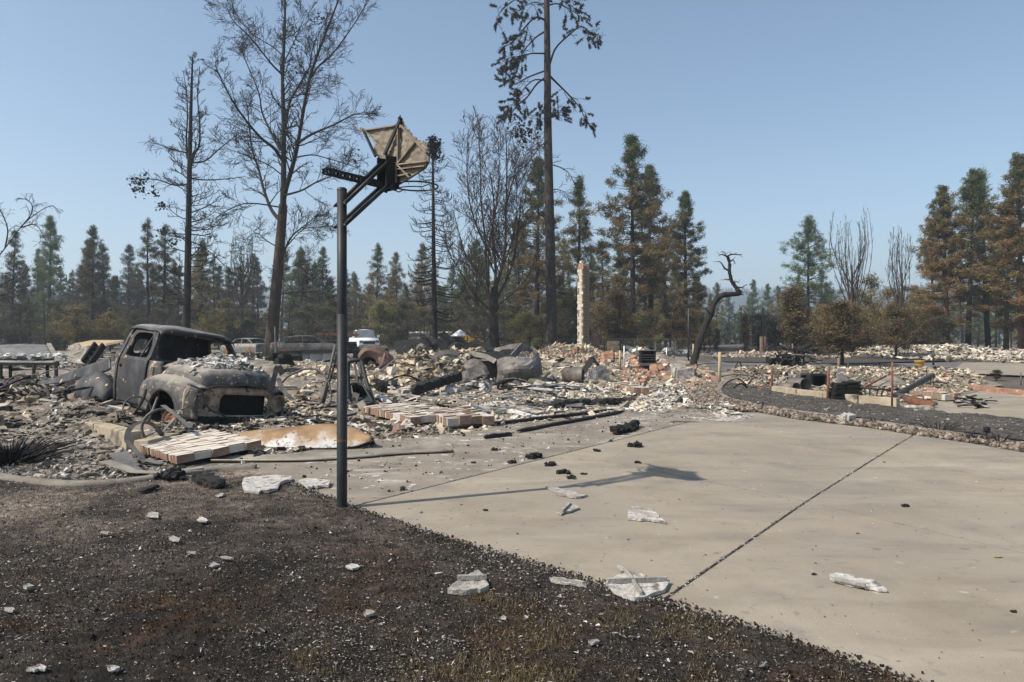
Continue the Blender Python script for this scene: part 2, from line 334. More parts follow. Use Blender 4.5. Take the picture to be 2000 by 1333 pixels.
def dusted(name, src, rgb=(.66,.62,.56), lo=.55, hi=.85):
    m = M[src].copy(); m.name = name; nt = m.node_tree; b = nt.nodes['Principled BSDF']; old = b.inputs['Base Color'].links[0].from_socket
    ge = nt.nodes.new('ShaderNodeNewGeometry'); sx = nt.nodes.new('ShaderNodeSeparateXYZ'); nt.links.new(ge.outputs['Normal'], sx.inputs[0])
    tc = nt.nodes.new('ShaderNodeNewGeometry'); nz = nt.nodes.new('ShaderNodeTexNoise'); nz.inputs['Scale'].default_value = 5; nz.inputs['Detail'].default_value = 8; nt.links.new(tc.outputs['Position'], nz.inputs['Vector'])
    mr = nt.nodes.new('ShaderNodeMapRange'); mr.inputs['From Min'].default_value = lo; mr.inputs['From Max'].default_value = hi; nt.links.new(sx.outputs['Z'], mr.inputs['Value'])
    m2 = nt.nodes.new('ShaderNodeMapRange'); m2.inputs['From Min'].default_value = .3; m2.inputs['From Max'].default_value = .48; nt.links.new(nz.outputs['Fac'], m2.inputs['Value'])
    mu = nt.nodes.new('ShaderNodeMath'); mu.operation = 'MULTIPLY'; nt.links.new(mr.outputs[0], mu.inputs[0]); nt.links.new(m2.outputs[0], mu.inputs[1])
    mx = nt.nodes.new('ShaderNodeMix'); mx.data_type = 'RGBA'; nt.links.new(mu.outputs[0], mx.inputs[0]); nt.links.new(old, mx.inputs[6]); mx.inputs[7].default_value = (*rgb, 1); nt.links.new(mx.outputs[2], b.inputs['Base Color']); M[name] = m
dusted('brick_dusty', 'brick_red', (.56,.51,.44)); dusted('brick_dusty_tan', 'brick_tan', (.5,.45,.38))
dusted('mortar_dusty', 'mortar', (.5,.46,.4))
dusted('hood_dusty', 'truck_mix', (.36,.325,.28), .62, 1.0); dusted('roof_dusty', 'truck_paint', (.3,.28,.26), .8, 1.0)
dusted('wreck_dusty', 'wreck_metal', (.34,.31,.275), .75, 1.0)
def translucent(name, fac):
    nt = M[name].node_tree; b = nt.nodes['Principled BSDF']; col = b.inputs['Base Color'].links[0].from_socket; out = nt.nodes['Material Output']
    tr = nt.nodes.new('ShaderNodeBsdfTranslucent'); nt.links.new(col, tr.inputs['Color']); mx = nt.nodes.new('ShaderNodeMixShader'); mx.inputs[0].default_value = fac
    nt.links.new(b.outputs[0], mx.inputs[1]); nt.links.new(tr.outputs[0], mx.inputs[2]); nt.links.new(mx.outputs[0], out.inputs['Surface'])
def streaks(name, rgb, ang, sc, lo, hi, amt):
    nt = M[name].node_tree; b = nt.nodes['Principled BSDF']; old = b.inputs['Base Color'].links[0].from_socket
    tc = nt.nodes.new('ShaderNodeTexCoord'); mp = nt.nodes.new('ShaderNodeMapping'); mp.inputs['Rotation'].default_value = (0,0,ang); mp.inputs['Scale'].default_value = sc; nt.links.new(tc.outputs['Object'], mp.inputs['Vector'])
    nz = nt.nodes.new('ShaderNodeTexNoise'); nz.inputs['Scale'].default_value = 1.0; nz.inputs['Detail'].default_value = 10; nz.inputs['Roughness'].default_value = .65; nt.links.new(mp.outputs[0], nz.inputs['Vector'])
    mr = nt.nodes.new('ShaderNodeMapRange'); mr.inputs['From Min'].default_value = lo; mr.inputs['From Max'].default_value = hi; mr.inputs['To Max'].default_value = amt; nt.links.new(nz.outputs['Fac'], mr.inputs['Value'])
    mx = nt.nodes.new('ShaderNodeMix'); mx.data_type = 'RGBA'; nt.links.new(mr.outputs[0], mx.inputs[0]); nt.links.new(old, mx.inputs[6]); mx.inputs[7].default_value = (*rgb, 1); nt.links.new(mx.outputs[2], b.inputs['Base Color'])
streaks('concrete', (.15,.132,.12), .35, (.5,2.2,1), .5, .72, .55); streaks('concrete', (.42,.37,.3), -.9, (.4,1.6,1), .54, .75, .5); streaks('concrete', (.12,.105,.095), .1, (2.2,9,1), .6, .74, .5)
streaks('soot_concrete', (.5,.475,.43), .2, (1.2,3.5,1), .56, .68, .6)
def two_tone(name, src_low, z0, z1):
    """rusty above, paint left below: mixes to a pale low part along the object's own height, broken by noise"""
    m = M[name]; nt = m.node_tree; b = nt.nodes['Principled BSDF']; old = b.inputs['Base Color'].links[0].from_socket
    tc = nt.nodes.new('ShaderNodeTexCoord'); sx = nt.nodes.new('ShaderNodeSeparateXYZ'); nt.links.new(tc.outputs['Object'], sx.inputs[0])
    nz = nt.nodes.new('ShaderNodeTexNoise'); nz.inputs['Scale'].default_value = 3.5; nz.inputs['Detail'].default_value = 9; nt.links.new(tc.outputs['Object'], nz.inputs['Vector'])
    ad = nt.nodes.new('ShaderNodeMath'); ad.operation = 'MULTIPLY_ADD'; ad.inputs[1].default_value = .6; nt.links.new(nz.outputs['Fac'], ad.inputs[0]); nt.links.new(sx.outputs['Z'], ad.inputs[2])
    mr = nt.nodes.new('ShaderNodeMapRange'); mr.inputs['From Min'].default_value = z1+.3; mr.inputs['From Max'].default_value = z0+.3; nt.links.new(ad.outputs[0], mr.inputs['Value'])
    n2 = nt.nodes.new('ShaderNodeTexNoise'); n2.inputs['Scale'].default_value = 22; n2.inputs['Detail'].default_value = 8; nt.links.new(tc.outputs['Object'], n2.inputs['Vector'])
    rp = nt.nodes.new('ShaderNodeValToRGB'); nt.links.new(n2.outputs['Fac'], rp.inputs[0]); e = rp.color_ramp.elements; e[0].position = .36; e[0].color = (.06,.055,.05,1); e[1].position = .46; e[1].color = (.52,.51,.49,1)
    mx = nt.nodes.new('ShaderNodeMix'); mx.data_type = 'RGBA'; nt.links.new(mr.outputs[0], mx.inputs[0]); nt.links.new(old, mx.inputs[6]); nt.links.new(rp.outputs[0], mx.inputs[7]); nt.links.new(mx.outputs[2], b.inputs['Base Color'])
pm('door_skin', [(.3,(.15,.085,.045)),(.5,(.3,.19,.1)),(.68,(.42,.33,.24)),(.8,(.5,.45,.38))], 1.4, 10, .65, .25, 40, metal=.2); two_tone('door_skin', None, .05, .17)
translucent('leafcol', .35); translucent('grasscol', .3)
pm('pebble', [(.3,(.75,.75,.75)),(.7,(1.1,1.1,1.1))], 20, 5, .95, .4, 60, attr=True)
# ================================================================ ground
def sheet(name, pts, z, mat, label, cat='ground', kind='structure'):
    mb = MB(); mb.add([(p[0], p[1], z) for p in pts], [tuple(range(len(pts)))])
    return tag(mb.build(name, mat), label, cat, kind=kind)
# base ground to the horizon: fine near, coarse far, falling a little beyond the houses
gx = np.concatenate([-np.geomspace(2600, 60, 14), np.linspace(-50, 50, 41), np.geomspace(60, 2600, 14)])
gy = np.concatenate([[-300, -100, -40, -20], np.linspace(-10, 70, 33), np.geomspace(78, 2600, 20)])
XX, YY = np.meshgrid(gx, gy, indexing='ij')
ZZ = -.06 - np.clip(YY-95, 0, 400)*.02 + np.clip((YY-25)/60, 0, 1)*vnoise(XX, YY, .05, 3)*.18 - .02
ZZ = np.minimum(ZZ, -.03)
mb = MB(); mb.grid(np.stack([XX, YY, ZZ], 2)); 
tag(mb.build('ground', 'far_ground', smooth=True), 'burnt brown ground stretching to the trees', 'ground', kind='structure')
# ash covered house plot
plot = [G(-260,860), G(-100,720), G(-260,688), G(600,684), G(1120,688), G(1340,700), G(1420,735), G(1400,770), G(1440,800), G(1380,822), G(1000,850), G(560,950), G(430,925), G(200,950), G(0,938), G(-200,925)]
def terrain_sheet(name, poly, step, zfun, mat, label, kind='structure', smooth=True, cat='ground', cfun=None):
    p = np.array([(q[0], q[1]) for q in poly]); lo, hi = p.min(0), p.max(0)
    xs = np.arange(lo[0], hi[0]+step, step); ys = np.arange(lo[1], hi[1]+step, step)
    X, Y = np.meshgrid(xs, ys, indexing='ij'); nx, ny = X.shape
    cx = (X[:-1,:-1]+step/2); cy = (Y[:-1,:-1]+step/2)
    ins = poly_in(poly, (cx + vnoise(cx, cy, 6, 5)*step*.8).ravel(), (cy + vnoise(cx, cy, 6, 6)*step*.8).ravel()).reshape(cx.shape)
    i, j = np.nonzero(ins); idx = np.arange(nx*ny).reshape(nx, ny)
    F = np.stack([idx[i,j], idx[i+1,j], idx[i+1,j+1], idx[i,j+1]], 1)
    used, inv = np.unique(F, return_inverse=True); F = inv.reshape(F.shape)
    V = np.stack([X.ravel(), Y.ravel(), zfun(X.ravel(), Y.ravel())], 1)[used]
    return tag(mesh_np(name, V, [F], None if cfun is None else cfun(V[:,0], V[:,1]), mat, None, smooth), label, cat, kind=kind)
BUMPS = [(-3.4,21.5,1.7,1.6,.85),(-1.6,23.5,1.6,1.6,.8),(-5.6,20,1.4,2.2,.4),(.4,26,2.6,2.4,.45),(3.3,38.5,2.0,1.8,.9),(6.6,35,2.2,2,.55),(1.6,30,3,2,.3),
         (-7.6,11.9,1.2,1.6,.3),(-5.0,10.15,.9,.5,.24),(-6.0,10.6,.7,.5,.26),(-3.9,11.2,.9,.6,.24),(-6.9,11.3,.7,.5,.3),(-9.5,13,1.8,2,.4),(-4.4,15.8,1.6,1.4,.35),(-6.5,16.5,2,2,.3),(.8,19.0,2.4,2.4,.15),(-11,17,2,3,.5),(-12,28,5,3,.4),(-5,30,4,3,.35)]
def heap_z(x, y):
    z = np.zeros_like(np.asarray(x, float))
    for cx, cy, sx, sy, h in BUMPS: z = z + h*np.exp(-((x-cx)/sx)**2 - ((y-cy)/sy)**2)
    w = np.clip((y-10)/5, .2, 1)
    return z*(1+.25*vnoise(x, y, 1.7, 1)) + w*(.05*vnoise(x, y, 1.1, 2) + .03*vnoise(x, y, 3.3, 4)) - .005
terrain_sheet('ash_covered_plot', plot, .16, heap_z, 'ash_ground', 'grey ash and dirt covering the burnt house plot')
# front lawn, burnt black
EDGE = [(560,946),(620,968),(690,996),(770,1022),(850,1048),(930,1072),(1000,1091),(1080,1117),(1150,1137),(1220,1158),(1290,1177),(1360,1196),(1430,1217),(1500,1242),(1560,1264),(1620,1283),(1680,1303),(1780,1335),(1900,1376)]
KERB = [(-160,905),(-60,924),(0,934),(70,943),(150,948),(230,944),(300,936),(370,926),(435,918),(500,915)]
lawn = [G(*p) for p in EDGE] + [Vector((4.5,1.6,0)), Vector((4.5,-1.5,0)), Vector((-11,-1.5,0)), G(-400,880)] + [G(p[0], p[1]+3) for p in KERB]
def lawn_z(x, y): return .008 + .016*vnoise(x, y, 1.3, 7) + .009*vnoise(x, y, 4.1, 8) + .006*vnoise(x, y, 11, 9)
def dens2(x, y, s, seed): return vnoise(x, y, s, seed) + .6*vnoise(x, y, s*2.7, seed+1) + .4*vnoise(x, y, s*6, seed+2)
def straw_amt(x, y): return np.clip(.5*dens2(x, y, 1.3, 31) - .12 + .8*np.clip(1.0-.95*(y-3.0), -1.5, .7)*np.clip((x+.8)/1.1, -.8, 1) - np.clip(y-4.3, 0, 2), 0, .85)
def brown_amt(x, y): return np.clip((dens2(x, y, 1.25, 47)-.2)/.6, 0, .8)*np.clip((5.6-y)/1.4, 0, 1)
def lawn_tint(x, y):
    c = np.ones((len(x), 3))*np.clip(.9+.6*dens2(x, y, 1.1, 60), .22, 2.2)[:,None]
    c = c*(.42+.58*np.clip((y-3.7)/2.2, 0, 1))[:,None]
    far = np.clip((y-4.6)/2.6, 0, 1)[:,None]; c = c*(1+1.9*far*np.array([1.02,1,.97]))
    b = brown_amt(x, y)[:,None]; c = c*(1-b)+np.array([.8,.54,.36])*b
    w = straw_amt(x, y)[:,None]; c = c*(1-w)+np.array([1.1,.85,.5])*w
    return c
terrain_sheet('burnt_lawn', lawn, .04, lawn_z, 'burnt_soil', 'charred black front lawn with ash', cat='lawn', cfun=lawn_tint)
# ---- driveway slabs
def inset(poly, d):
    n = len(poly); c = sum((Vector((p[0], p[1])) for p in poly), Vector((0,0)))/n; L = []
    P = [Vector((p[0], p[1])) for p in poly]
    area = sum(P[i].x*P[(i+1) % n].y - P[(i+1) % n].x*P[i].y for i in range(n)); sg = 1 if area > 0 else -1
    out = []
    for i in range(n):
        a, b, c_ = P[i-1], P[i], P[(i+1) % n]; e1 = (b-a).normalized(); e2 = (c_-b).normalized()
        n1 = Vector((-e1.y, e1.x))*sg; n2 = Vector((-e2.y, e2.x))*sg
        k = 1 + n1.dot(n2); out.append(b + (n1+n2)/max(k, .3)*d)
    return out
drive = thing('driveway', 'pale jointed concrete driveway slabs beside the burnt lawn', 'driveway', (0,0,0)); drive['kind'] = 'structure'
a0, a1, a2, a3 = G(690,989), G(1105,885), G(1312,833), G(1420,806)
b0, b1, b2, b3 = G(1290,1176), G(1575,980), G(1715,892), G(1784,850)
c1, c2, c3 = G(3400,1414), G(3400,1210), G(3400,1116)
e_ab = [G(*p) for p in EDGE if 690 < p[0] < 1290]; e_b = [G(*p) for p in EDGE if p[0] > 1290]
slabs = [([a0]+e_ab+[b0, b1, a1], 'concrete'), ([a1, b1, b2, a2], 'concrete'), ([a2, b2, b3, G(1697,836), G(1560,820), G(1480,806), a3], 'concrete'),
         ([b0]+e_b+[Vector((4.2,1.5,0)), Vector((7,1.2,0)), c1, b1], 'concrete'), ([b1, c1, c2, b2], 'concrete'), ([b2, c2, c3, G(2000,884), G(1890,865), b3], 'concrete'),
         ([G(556,944), G(620,966), a0, a1, G(880,846), G(700,862), G(430,912)], 'soot_concrete'), ([a1, a2, a3, G(1330,795), G(1130,806), G(880,846)], 'soot_concrete')]
for k, (poly, mt) in enumerate(slabs):
    q = inset(poly, .012)
    mb = MB(); mb.prism([(p.x, p.y, -.09) for p in q], (0,0,.09)); mb.build('slab', mt, drive)
mb = MB(); mb.add([(p.x, p.y, -.022) for p in (G(540,950), G(1000,1110), G(1290,1190), Vector((4.0,1.4,0)), Vector((7.2,1,0)), G(3450,1128), G(1784,849), G(1420,800), G(1000,812), G(430,905))], [tuple(range(10))])
o = mb.build('joint_filling', 'joint_dirt', drive)
def strew(line, n, wid, size, pal, name, label, zc=0.0, tm=SHARDS, parent=None):
    """small fragments along a line of world points"""
    L = [Vector(p) for p in line]; pos = []
    seg = [(L[i+1]-L[i]).length for i in range(len(L)-1)]; tot = sum(seg)
    for _ in range(n):
        t = random.uniform(0, tot); i = 0
        while t > seg[i] and i < len(seg)-1: t -= seg[i]; i += 1
        p = L[i].lerp(L[i+1], t/seg[i]); d = (L[i+1]-L[i]).normalized(); pos.append((p.x - d.y*random.gauss(0, wid), p.y + d.x*random.gauss(0, wid), zc))
    pos = np.array(pos); s = RNG.uniform(size[0], size[1], n)
    o = scatter(name, tm, pos, rand_rots(n, .3), s, pick_cols(n, pal), 'rubble', parent)
    return tag(o, label, 'debris', kind='stuff')
PALE = [(.62,.6,.56),(.5,.47,.42),(.35,.32,.28),(.1,.09,.08),(.03,.03,.03)]
strew([b0, b1, b2, b3], 1000, .012, (.005,.02), PALE[1:]+[(.55,.53,.5),(.06,.055,.05)], 'joint_fragments', 'white ash bits caught along the wide driveway joint', .004)
strew([a0, a1, a2], 500, .012, (.006,.02), PALE[1:], 'joint_fragments', 'dark bits caught along the narrow driveway joint', .004)
# loose specks over the driveway
sp = sample_poly([a0]+e_ab+[b0]+e_b+[Vector((6,1.6,0)), c1, c3, G(1784,850), a3, a2], 2600)
n = len(sp); s = RNG.gamma(1.5, .0042, n) + .003
tag(scatter('ash_specks', SHARDS, np.c_[sp, np.full(n, .005)], rand_rots(n, .2), s, pick_cols(n, [(.6,.58,.55),(.12,.1,.09),(.05,.045,.04),(.3,.26,.22)], [.3,.3,.25,.15]), 'rubble'), 'tiny ash specks and crumbs scattered over the pale driveway', 'debris', kind='stuff')
sp = sample_poly([G(430,912), G(560,944), a0, a1, a2, a3, G(1300,795), G(880,840)], 1500)
n = len(sp); s = RNG.gamma(1.3, .006, n) + .004
tag(scatter('ash_crumbs', SHARDS+CHUNKS[:4], np.c_[sp, np.full(n, .008)], rand_rots(n, .3), s, pick_cols(n, [(.6,.58,.54),(.3,.27,.23),(.05,.045,.04),(.02,.02,.02)], [.25,.25,.25,.25]), 'rubble'), 'charcoal crumbs and ash strewn on the sooty garage apron', 'debris', kind='stuff')
# fringe where lawn meets slab
fr = [G(*p) for p in EDGE]
strew(fr, 9000, .06, (.003,.011), [(.02,.018,.016),(.04,.033,.028),(.08,.07,.06),(.4,.38,.35),(.03,.022,.015)], 'lawn_edge_crumbs', 'black crumbs and ash along the ragged lawn edge', .007, SHARDS+CHUNKS[:6])
# ---- what lies on the lawn: flakes, char crumbs, stubble, scorched tufts
near = [Vector((-1.5,2.0,0)), G(1900,1376), G(1430,1217), G(1000,1091), G(690,996), G(560,946), G(435,922), G(0,938), G(-300,905), Vector((-6,4,0)), Vector((-3.4,2.0,0))]
def lawn_points(n, bias=1.0):
    p = sample_poly(near, int(n*1.6)); w = np.clip(4.2/p[:,1], .12, 1)**bias
    return p[RNG.uniform(0, 1, len(p)) < w][:n]
def on_lawn(p, dz=0.0): return np.c_[p, lawn_z(p[:,0], p[:,1]) + dz]
def dens(p, s, seed): return vnoise(p[:,0], p[:,1], s, seed) + .6*vnoise(p[:,0], p[:,1], s*2.7, seed+1) + .4*vnoise(p[:,0], p[:,1], s*6, seed+2)
p = lawn_points(190000); p = p[RNG.uniform(-1.2, 1.3, len(p)) < dens(p, 1.1, 20)]; n = len(p)
s = RNG.gamma(.9, .0036, n) + .0025
tag(scatter('ash_flakes', SHARDS, on_lawn(p, .012), rand_rots(n, .4), np.c_[s*1.4, s, s*.7], pick_cols(n, [(.5,.48,.45),(.34,.315,.28),(.21,.19,.165),(.12,.105,.09)], [.15,.22,.33,.3], .2), 'rubble'), 'pale ash flakes sprinkled all over the charred lawn', 'ash', kind='stuff')
p = lawn_points(2600, 2.2); n = len(p); s = RNG.gamma(1.4, .0045, n) + .006
tag(scatter('large_ash_flakes', SHARDS, on_lawn(p, .016), rand_rots(n, .45), np.c_[s*1.9, s, s*.6], pick_cols(n, [(.5,.48,.45),(.36,.34,.31),(.24,.225,.205),(.13,.12,.11),(.04,.037,.035)], [.18,.25,.24,.15,.18], .2), 'rubble'), 'larger curled ash flakes lying across the charred lawn', 'ash', kind='stuff')
p = lawn_points(15000); n = len(p); s = RNG.gamma(1.1, .0022, n) + .0025
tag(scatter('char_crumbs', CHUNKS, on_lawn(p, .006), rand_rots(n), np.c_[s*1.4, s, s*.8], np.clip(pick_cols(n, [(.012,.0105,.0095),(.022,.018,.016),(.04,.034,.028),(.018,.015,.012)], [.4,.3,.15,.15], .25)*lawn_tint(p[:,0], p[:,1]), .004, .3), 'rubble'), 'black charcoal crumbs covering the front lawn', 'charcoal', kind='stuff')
def blades(name, pts, h0, h1, wid, cols, label, per=1, lean=.6, z=None):
    n = len(pts); base = on_lawn(pts, -.004) if z is None else np.c_[pts, z]
    a = RNG.uniform(0, 2*np.pi, n); l = RNG.uniform(.1, lean, n); h = RNG.uniform(h0, h1, n)
    d = np.stack([np.cos(a), np.sin(a), 0*a], 1); side = np.stack([-np.sin(a+1.2), np.cos(a+1.2), 0*a], 1)*wid
    tip = base + d*(h*l)[:,None] + np.c_[0*h, 0*h, h]; mid = base*.5 + tip*.5 + np.c_[0*h, 0*h, h*.1]
    V = np.stack([base-side, base+side, mid+side*.7, mid-side*.7, tip], 1).reshape(-1, 3); b = np.arange(n)*5
    F4 = np.stack([b, b+1, b+2, b+3], 1); F3 = np.stack([b+3, b+2, b+4], 1)
    return tag(mesh_np(name, V, [F4, F3], np.repeat(cols, 5, 0), 'grasscol'), label, 'grass', kind='stuff')
p = lawn_points(150000); n = len(p)
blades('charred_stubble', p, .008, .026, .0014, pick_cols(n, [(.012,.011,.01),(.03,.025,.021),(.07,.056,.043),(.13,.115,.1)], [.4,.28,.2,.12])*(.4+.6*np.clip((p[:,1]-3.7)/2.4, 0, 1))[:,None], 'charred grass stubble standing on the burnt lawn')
p = sample_poly([G(300,1345), G(420,1230), G(700,1150), G(1000,1100), G(1290,1180), G(1560,1266), G(1800,1342), Vector((1.4,2.6,0)), Vector((-1.2,2.6,0))], 110000); w = straw_amt(p[:,0], p[:,1])*np.clip(dens(p, 5, 80)+.55, 0, 1)
p = p[RNG.uniform(0, 1, len(p)) < w*.9]; n = len(p)
blades('scorched_grass', p, .016, .045, .0016, pick_cols(n, [(.27,.21,.11),(.15,.095,.042),(.36,.31,.19),(.13,.13,.045),(.06,.035,.018)], [.26,.26,.2,.06,.22], .25), 'scorched straw coloured grass tufts left in the burnt lawn')
p = lawn_points(330000); w = brown_amt(p[:,0], p[:,1])*np.clip(dens(p, 6, 84)+.6, 0, 1); p = p[RNG.uniform(0, 1, len(p)) < w*.9]; n = len(p)
blades('brown_moss', p, .008, .024, .002, pick_cols(n, [(.085,.052,.027),(.055,.034,.018),(.13,.085,.048)], None, .2), 'low rust brown singed grass patches in the lawn')
# curved lawn edging, left
kp = catmull(np.array([G(*p) for p in KERB]), 40)
mb = MB(); L = []
for i in range(40):
    d = kp[min(i+1,39)] - kp[max(i-1,0)]; d /= np.linalg.norm(d); nrm = np.array([-d[1], d[0], 0])
    L.append([kp[i]+nrm*o_+np.array([0,0,h]) for o_, h in ((-.07,-.04),(-.065,.03),(-.03,.045),(.03,.045),(.06,.03),(.07,-.04))])
mb.grid(np.array(L)); tag(mb.build('lawn_edging', 'kerb', smooth=True), 'curved concrete edging between burnt lawn and house ash', 'edging')
# ---- right side: rock border, kerb edging, black verge, neighbour's driveway, road
KR = [(1424,750),(1408,758),(1404,767),(1412,776),(1434,784),(1483,795),(1546,806),(1620,816),(1697,827),(1760,836),(1807,843),(1917,859),(2000,872),(2150,896),(2400,936)]
DR = [(1380,800),(1440,803),(1480,806),(1560,820),(1697,836),(1784,850),(1890,865),(2000,884),(2150,909),(2400,950)]
kr = catmull(np.array([G(*p) for p in KR]), 90); mb = MB(); L = []
for i in range(90):
    d = kr[min(i+1,89)] - kr[max(i-1,0)]; d /= np.linalg.norm(d); nrm = np.array([-d[1], d[0], 0])
    L.append([kr[i]+nrm*o_+np.array([0,0,h]) for o_, h in ((-.09,-.04),(-.085,.035),(-.05,.06),(.05,.062),(.08,.06),(.09,-.04))])
mb.grid(np.array(L)); tag(mb.build('border_edging', 'kerb', smooth=True), 'pale concrete edging curving round the rock border', 'edging')
rock_poly = [G(*p) for p in DR] + [G(*p) for p in reversed(KR[4:])] + [G(1404,768), G(1395,750), G(1370,752), G(1340,775)]
sheet('rock_bed', rock_poly, .004, 'ash_ground', 'dusty bed of the pebble border', 'ground')
p = sample_poly(rock_poly, 5200); p = p[p[:,0] < 9.5]; n = len(p); s = RNG.uniform(.02, .06, n)
tag(scatter('border_pebbles', CHUNKS[:6], np.c_[p, RNG.uniform(.01, .035, n)], rand_rots(n), np.c_[s*1.3, s, s*.8], pick_cols(n, [(.25,.2,.155),(.32,.265,.21),(.19,.15,.115),(.13,.105,.085),(.07,.06,.05)], None, .2), 'pebble', smooth=True), 'tan and pinkish pebbles filling the border beside the driveway', 'pebbles', kind='stuff')
verge = [G(1424,750), G(1404,767), G(1434,784), G(1483,795), G(1546,806), G(1697,827), G(1807,843), G(1917,859), G(2000,872), G(2400,936), G(2400,858), G(2000,824), G(1862,813), G(1741,800), G(1615,783), G(1520,768), G(1460,757)]
def verge_z(x, y): return .06 + .02*vnoise(x, y, 1.2, 11) + .025*vnoise(x, y, 5, 12)
terrain_sheet('verge', verge, .09, verge_z, 'black_lawn', 'burnt black grass strip beyond the rock border', cat='lawn')
p = sample_poly(verge, 12000); n = len(p); s = RNG.gamma(1.1, .006, n)+.005
tag(scatter('verge_ash', SHARDS+CHUNKS[6:9], np.c_[p, verge_z(p[:,0], p[:,1])+.01], rand_rots(n, .3), s, pick_cols(n, [(.45,.42,.38),(.25,.225,.2),(.06,.052,.045),(.12,.105,.09)], [.25,.3,.2,.25]), 'rubble'), 'ash flakes on the black strip beyond the rock border', 'ash', kind='stuff')
sheet('neighbour_driveway', [G(1580,782), G(1741,799), G(1862,812), G(2000,823), G(2500,866), G(2500,760), G(2000,768), G(1905,757), G(1850,764), G(1700,770)], .0, 'concrete', 'concrete driveway of the ruined house next door', 'driveway')
sheet('neighbour_plot', [G(1405,755), G(1450,756), G(1620,784), G(1760,800), G(1870,775), G(1960,752), G(1850,724), G(1700,722), G(1500,722), G(1405,728)], .006, 'ash_ground', 'ash covered plot of the ruined house next door', 'ground')
sheet('road', [G(1150,714), G(1330,722), G(1480,729), G(1700,727), G(1840,722), G(2400,748), G(2600,735), G(1960,706), G(1650,711), G(1420,708), G(1340,698), G(1345,684), G(1250,684)], -.012, 'asphalt', 'grey residential road beyond the plots', 'road')
sheet('far_driveway', [G(1855,728), G(2100,738), G(2300,720), G(2000,706), G(1880,709)], -.004, 'concrete', 'pale driveway across the road', 'driveway')
sheet('far_sidewalk', [G(1480,728.5), G(1700,726), G(1840,721), G(1840,724), G(1700,730), G(1480,732)], .05, 'kerb', 'pale sidewalk strip along the road', 'pavement')
sheet('far_verge', [G(1400,706), G(1640,710), G(1860,704), G(1830,696), G(1600,698), G(1400,697)], -.008, 'black_lawn', 'blackened yard across the road', 'lawn')
# ================================================================ rubble fields
PAL_R = [(.64,.55,.42),(.55,.46,.34),(.44,.38,.3),(.28,.24,.19),(.66,.61,.53),(.12,.1,.08),(.035,.032,.03),(.36,.24,.16)]
W_R = [.2,.2,.17,.14,.12,.08,.06,.03]
def rubble(name, poly, n, smin, smax, zf, label, pal=PAL_R, w=W_R, tm=None, tilt=.6, power=1.6):
    p = sample_poly(poly, n); k = len(p); s = smin + (smax-smin)*RNG.uniform(0, 1, k)**(power*2)
    z = zf(p[:,0], p[:,1]) + s*.12
    o = scatter(name, tm or (CHUNKS+SHARDS), np.c_[p, z], rand_rots(k, tilt), np.c_[s*RNG.uniform(.8,1.9,k), s*RNG.uniform(.5,1,k), s*RNG.uniform(.25,.7,k)], pick_cols(k, pal, w, .2), 'rubble')
    return tag(o, label, 'rubble', kind='stuff')
main_poly = [G(560,760), G(640,835), G(800,850), G(960,835), G(1180,812), G(1330,800), G(1390,775), G(1390,745), G(1370,722), G(1250,712), G(1100,702), G(900,695), G(700,693), G(560,702)]
rubble('rubble_heap', main_poly, 30000, .02, .15, heap_z, 'cream and grey rubble heap of the burnt house')
rubble('fine_rubble', main_poly, 40000, .012, .05, heap_z, 'small pale crumbs between the house rubble', tilt=.9)
ash_poly = [G(960,830), G(1180,812), G(1330,800), G(1400,815), G(1460,812), G(1390,775), G(1350,752), G(1150,752), G(1000,775), G(900,800)]
rubble('white_ash_rubble', ash_poly, 12000, .012, .1, heap_z, 'white ash and plaster flakes spread before the heap', [(.7,.68,.65),(.58,.55,.5),(.46,.42,.36),(.2,.18,.16),(.05,.045,.04)], [.34,.26,.2,.12,.08], tilt=.3)
front_poly = [G(560,800), G(430,800), G(300,868), G(420,890), G(480,900), G(740,860), G(900,850), G(960,838), G(700,830), G(600,790)]
rubble('garage_rubble', front_poly, 12000, .012, .1, heap_z, 'burnt wood bits and ash on the garage floor', [(.54,.46,.36),(.36,.3,.23),(.2,.17,.135),(.08,.07,.06),(.02,.02,.02),(.62,.6,.57)], [.22,.22,.18,.13,.12,.13], tilt=.5)
left_poly = [G(-260,860), G(-100,740), G(200,745), G(215,800), G(270,850), G(250,872), G(120,835), G(-60,880)]
rubble('side_rubble', left_poly, 11000, .015, .16, heap_z, 'charred rubble heaped left of the old truck', [(.5,.42,.32),(.32,.265,.2),(.17,.14,.11),(.05,.045,.04),(.018,.017,.016),(.6,.57,.52)], [.22,.22,.18,.14,.12,.12])
yard_poly = [G(-200,925), G(-150,850), G(60,850), G(130,838), G(280,885), G(400,915), G(300,932), G(150,944), G(0,930)]
rubble('yard_debris', yard_poly, 7000, .01, .07, heap_z, 'stones, ash and char between edging and foundation', [(.16,.14,.12),(.07,.062,.055),(.32,.285,.24),(.52,.49,.45),(.02,.02,.02)], [.25,.18,.25,.2,.12], tilt=.5)
mid_poly = [G(-300,735), G(-300,690), G(640,690), G(640,712), G(560,725), G(200,725)]
rubble('back_rubble', mid_poly, 7000, .04, .4, heap_z, 'grey rubble of the burnt lots behind the truck', [(.4,.37,.33),(.25,.22,.19),(.12,.105,.09),(.04,.037,.034),(.55,.53,.5)], [.22,.22,.22,.2,.14])
nb_poly = [G(1440,752), G(1620,778), G(1700,786), G(1790,790), G(1880,770), G(1930,750), G(1840,724), G(1700,720), G(1480,720), G(1420,735)]
def nb_z(x, y): return .03 + .3*np.exp(-((x-14)/4)**2-((y-24)/3)**2) + .25*np.exp(-((x-9.5)/2)**2-((y-25)/2.5)**2)+.05*vnoise(x, y, 1.5, 15)
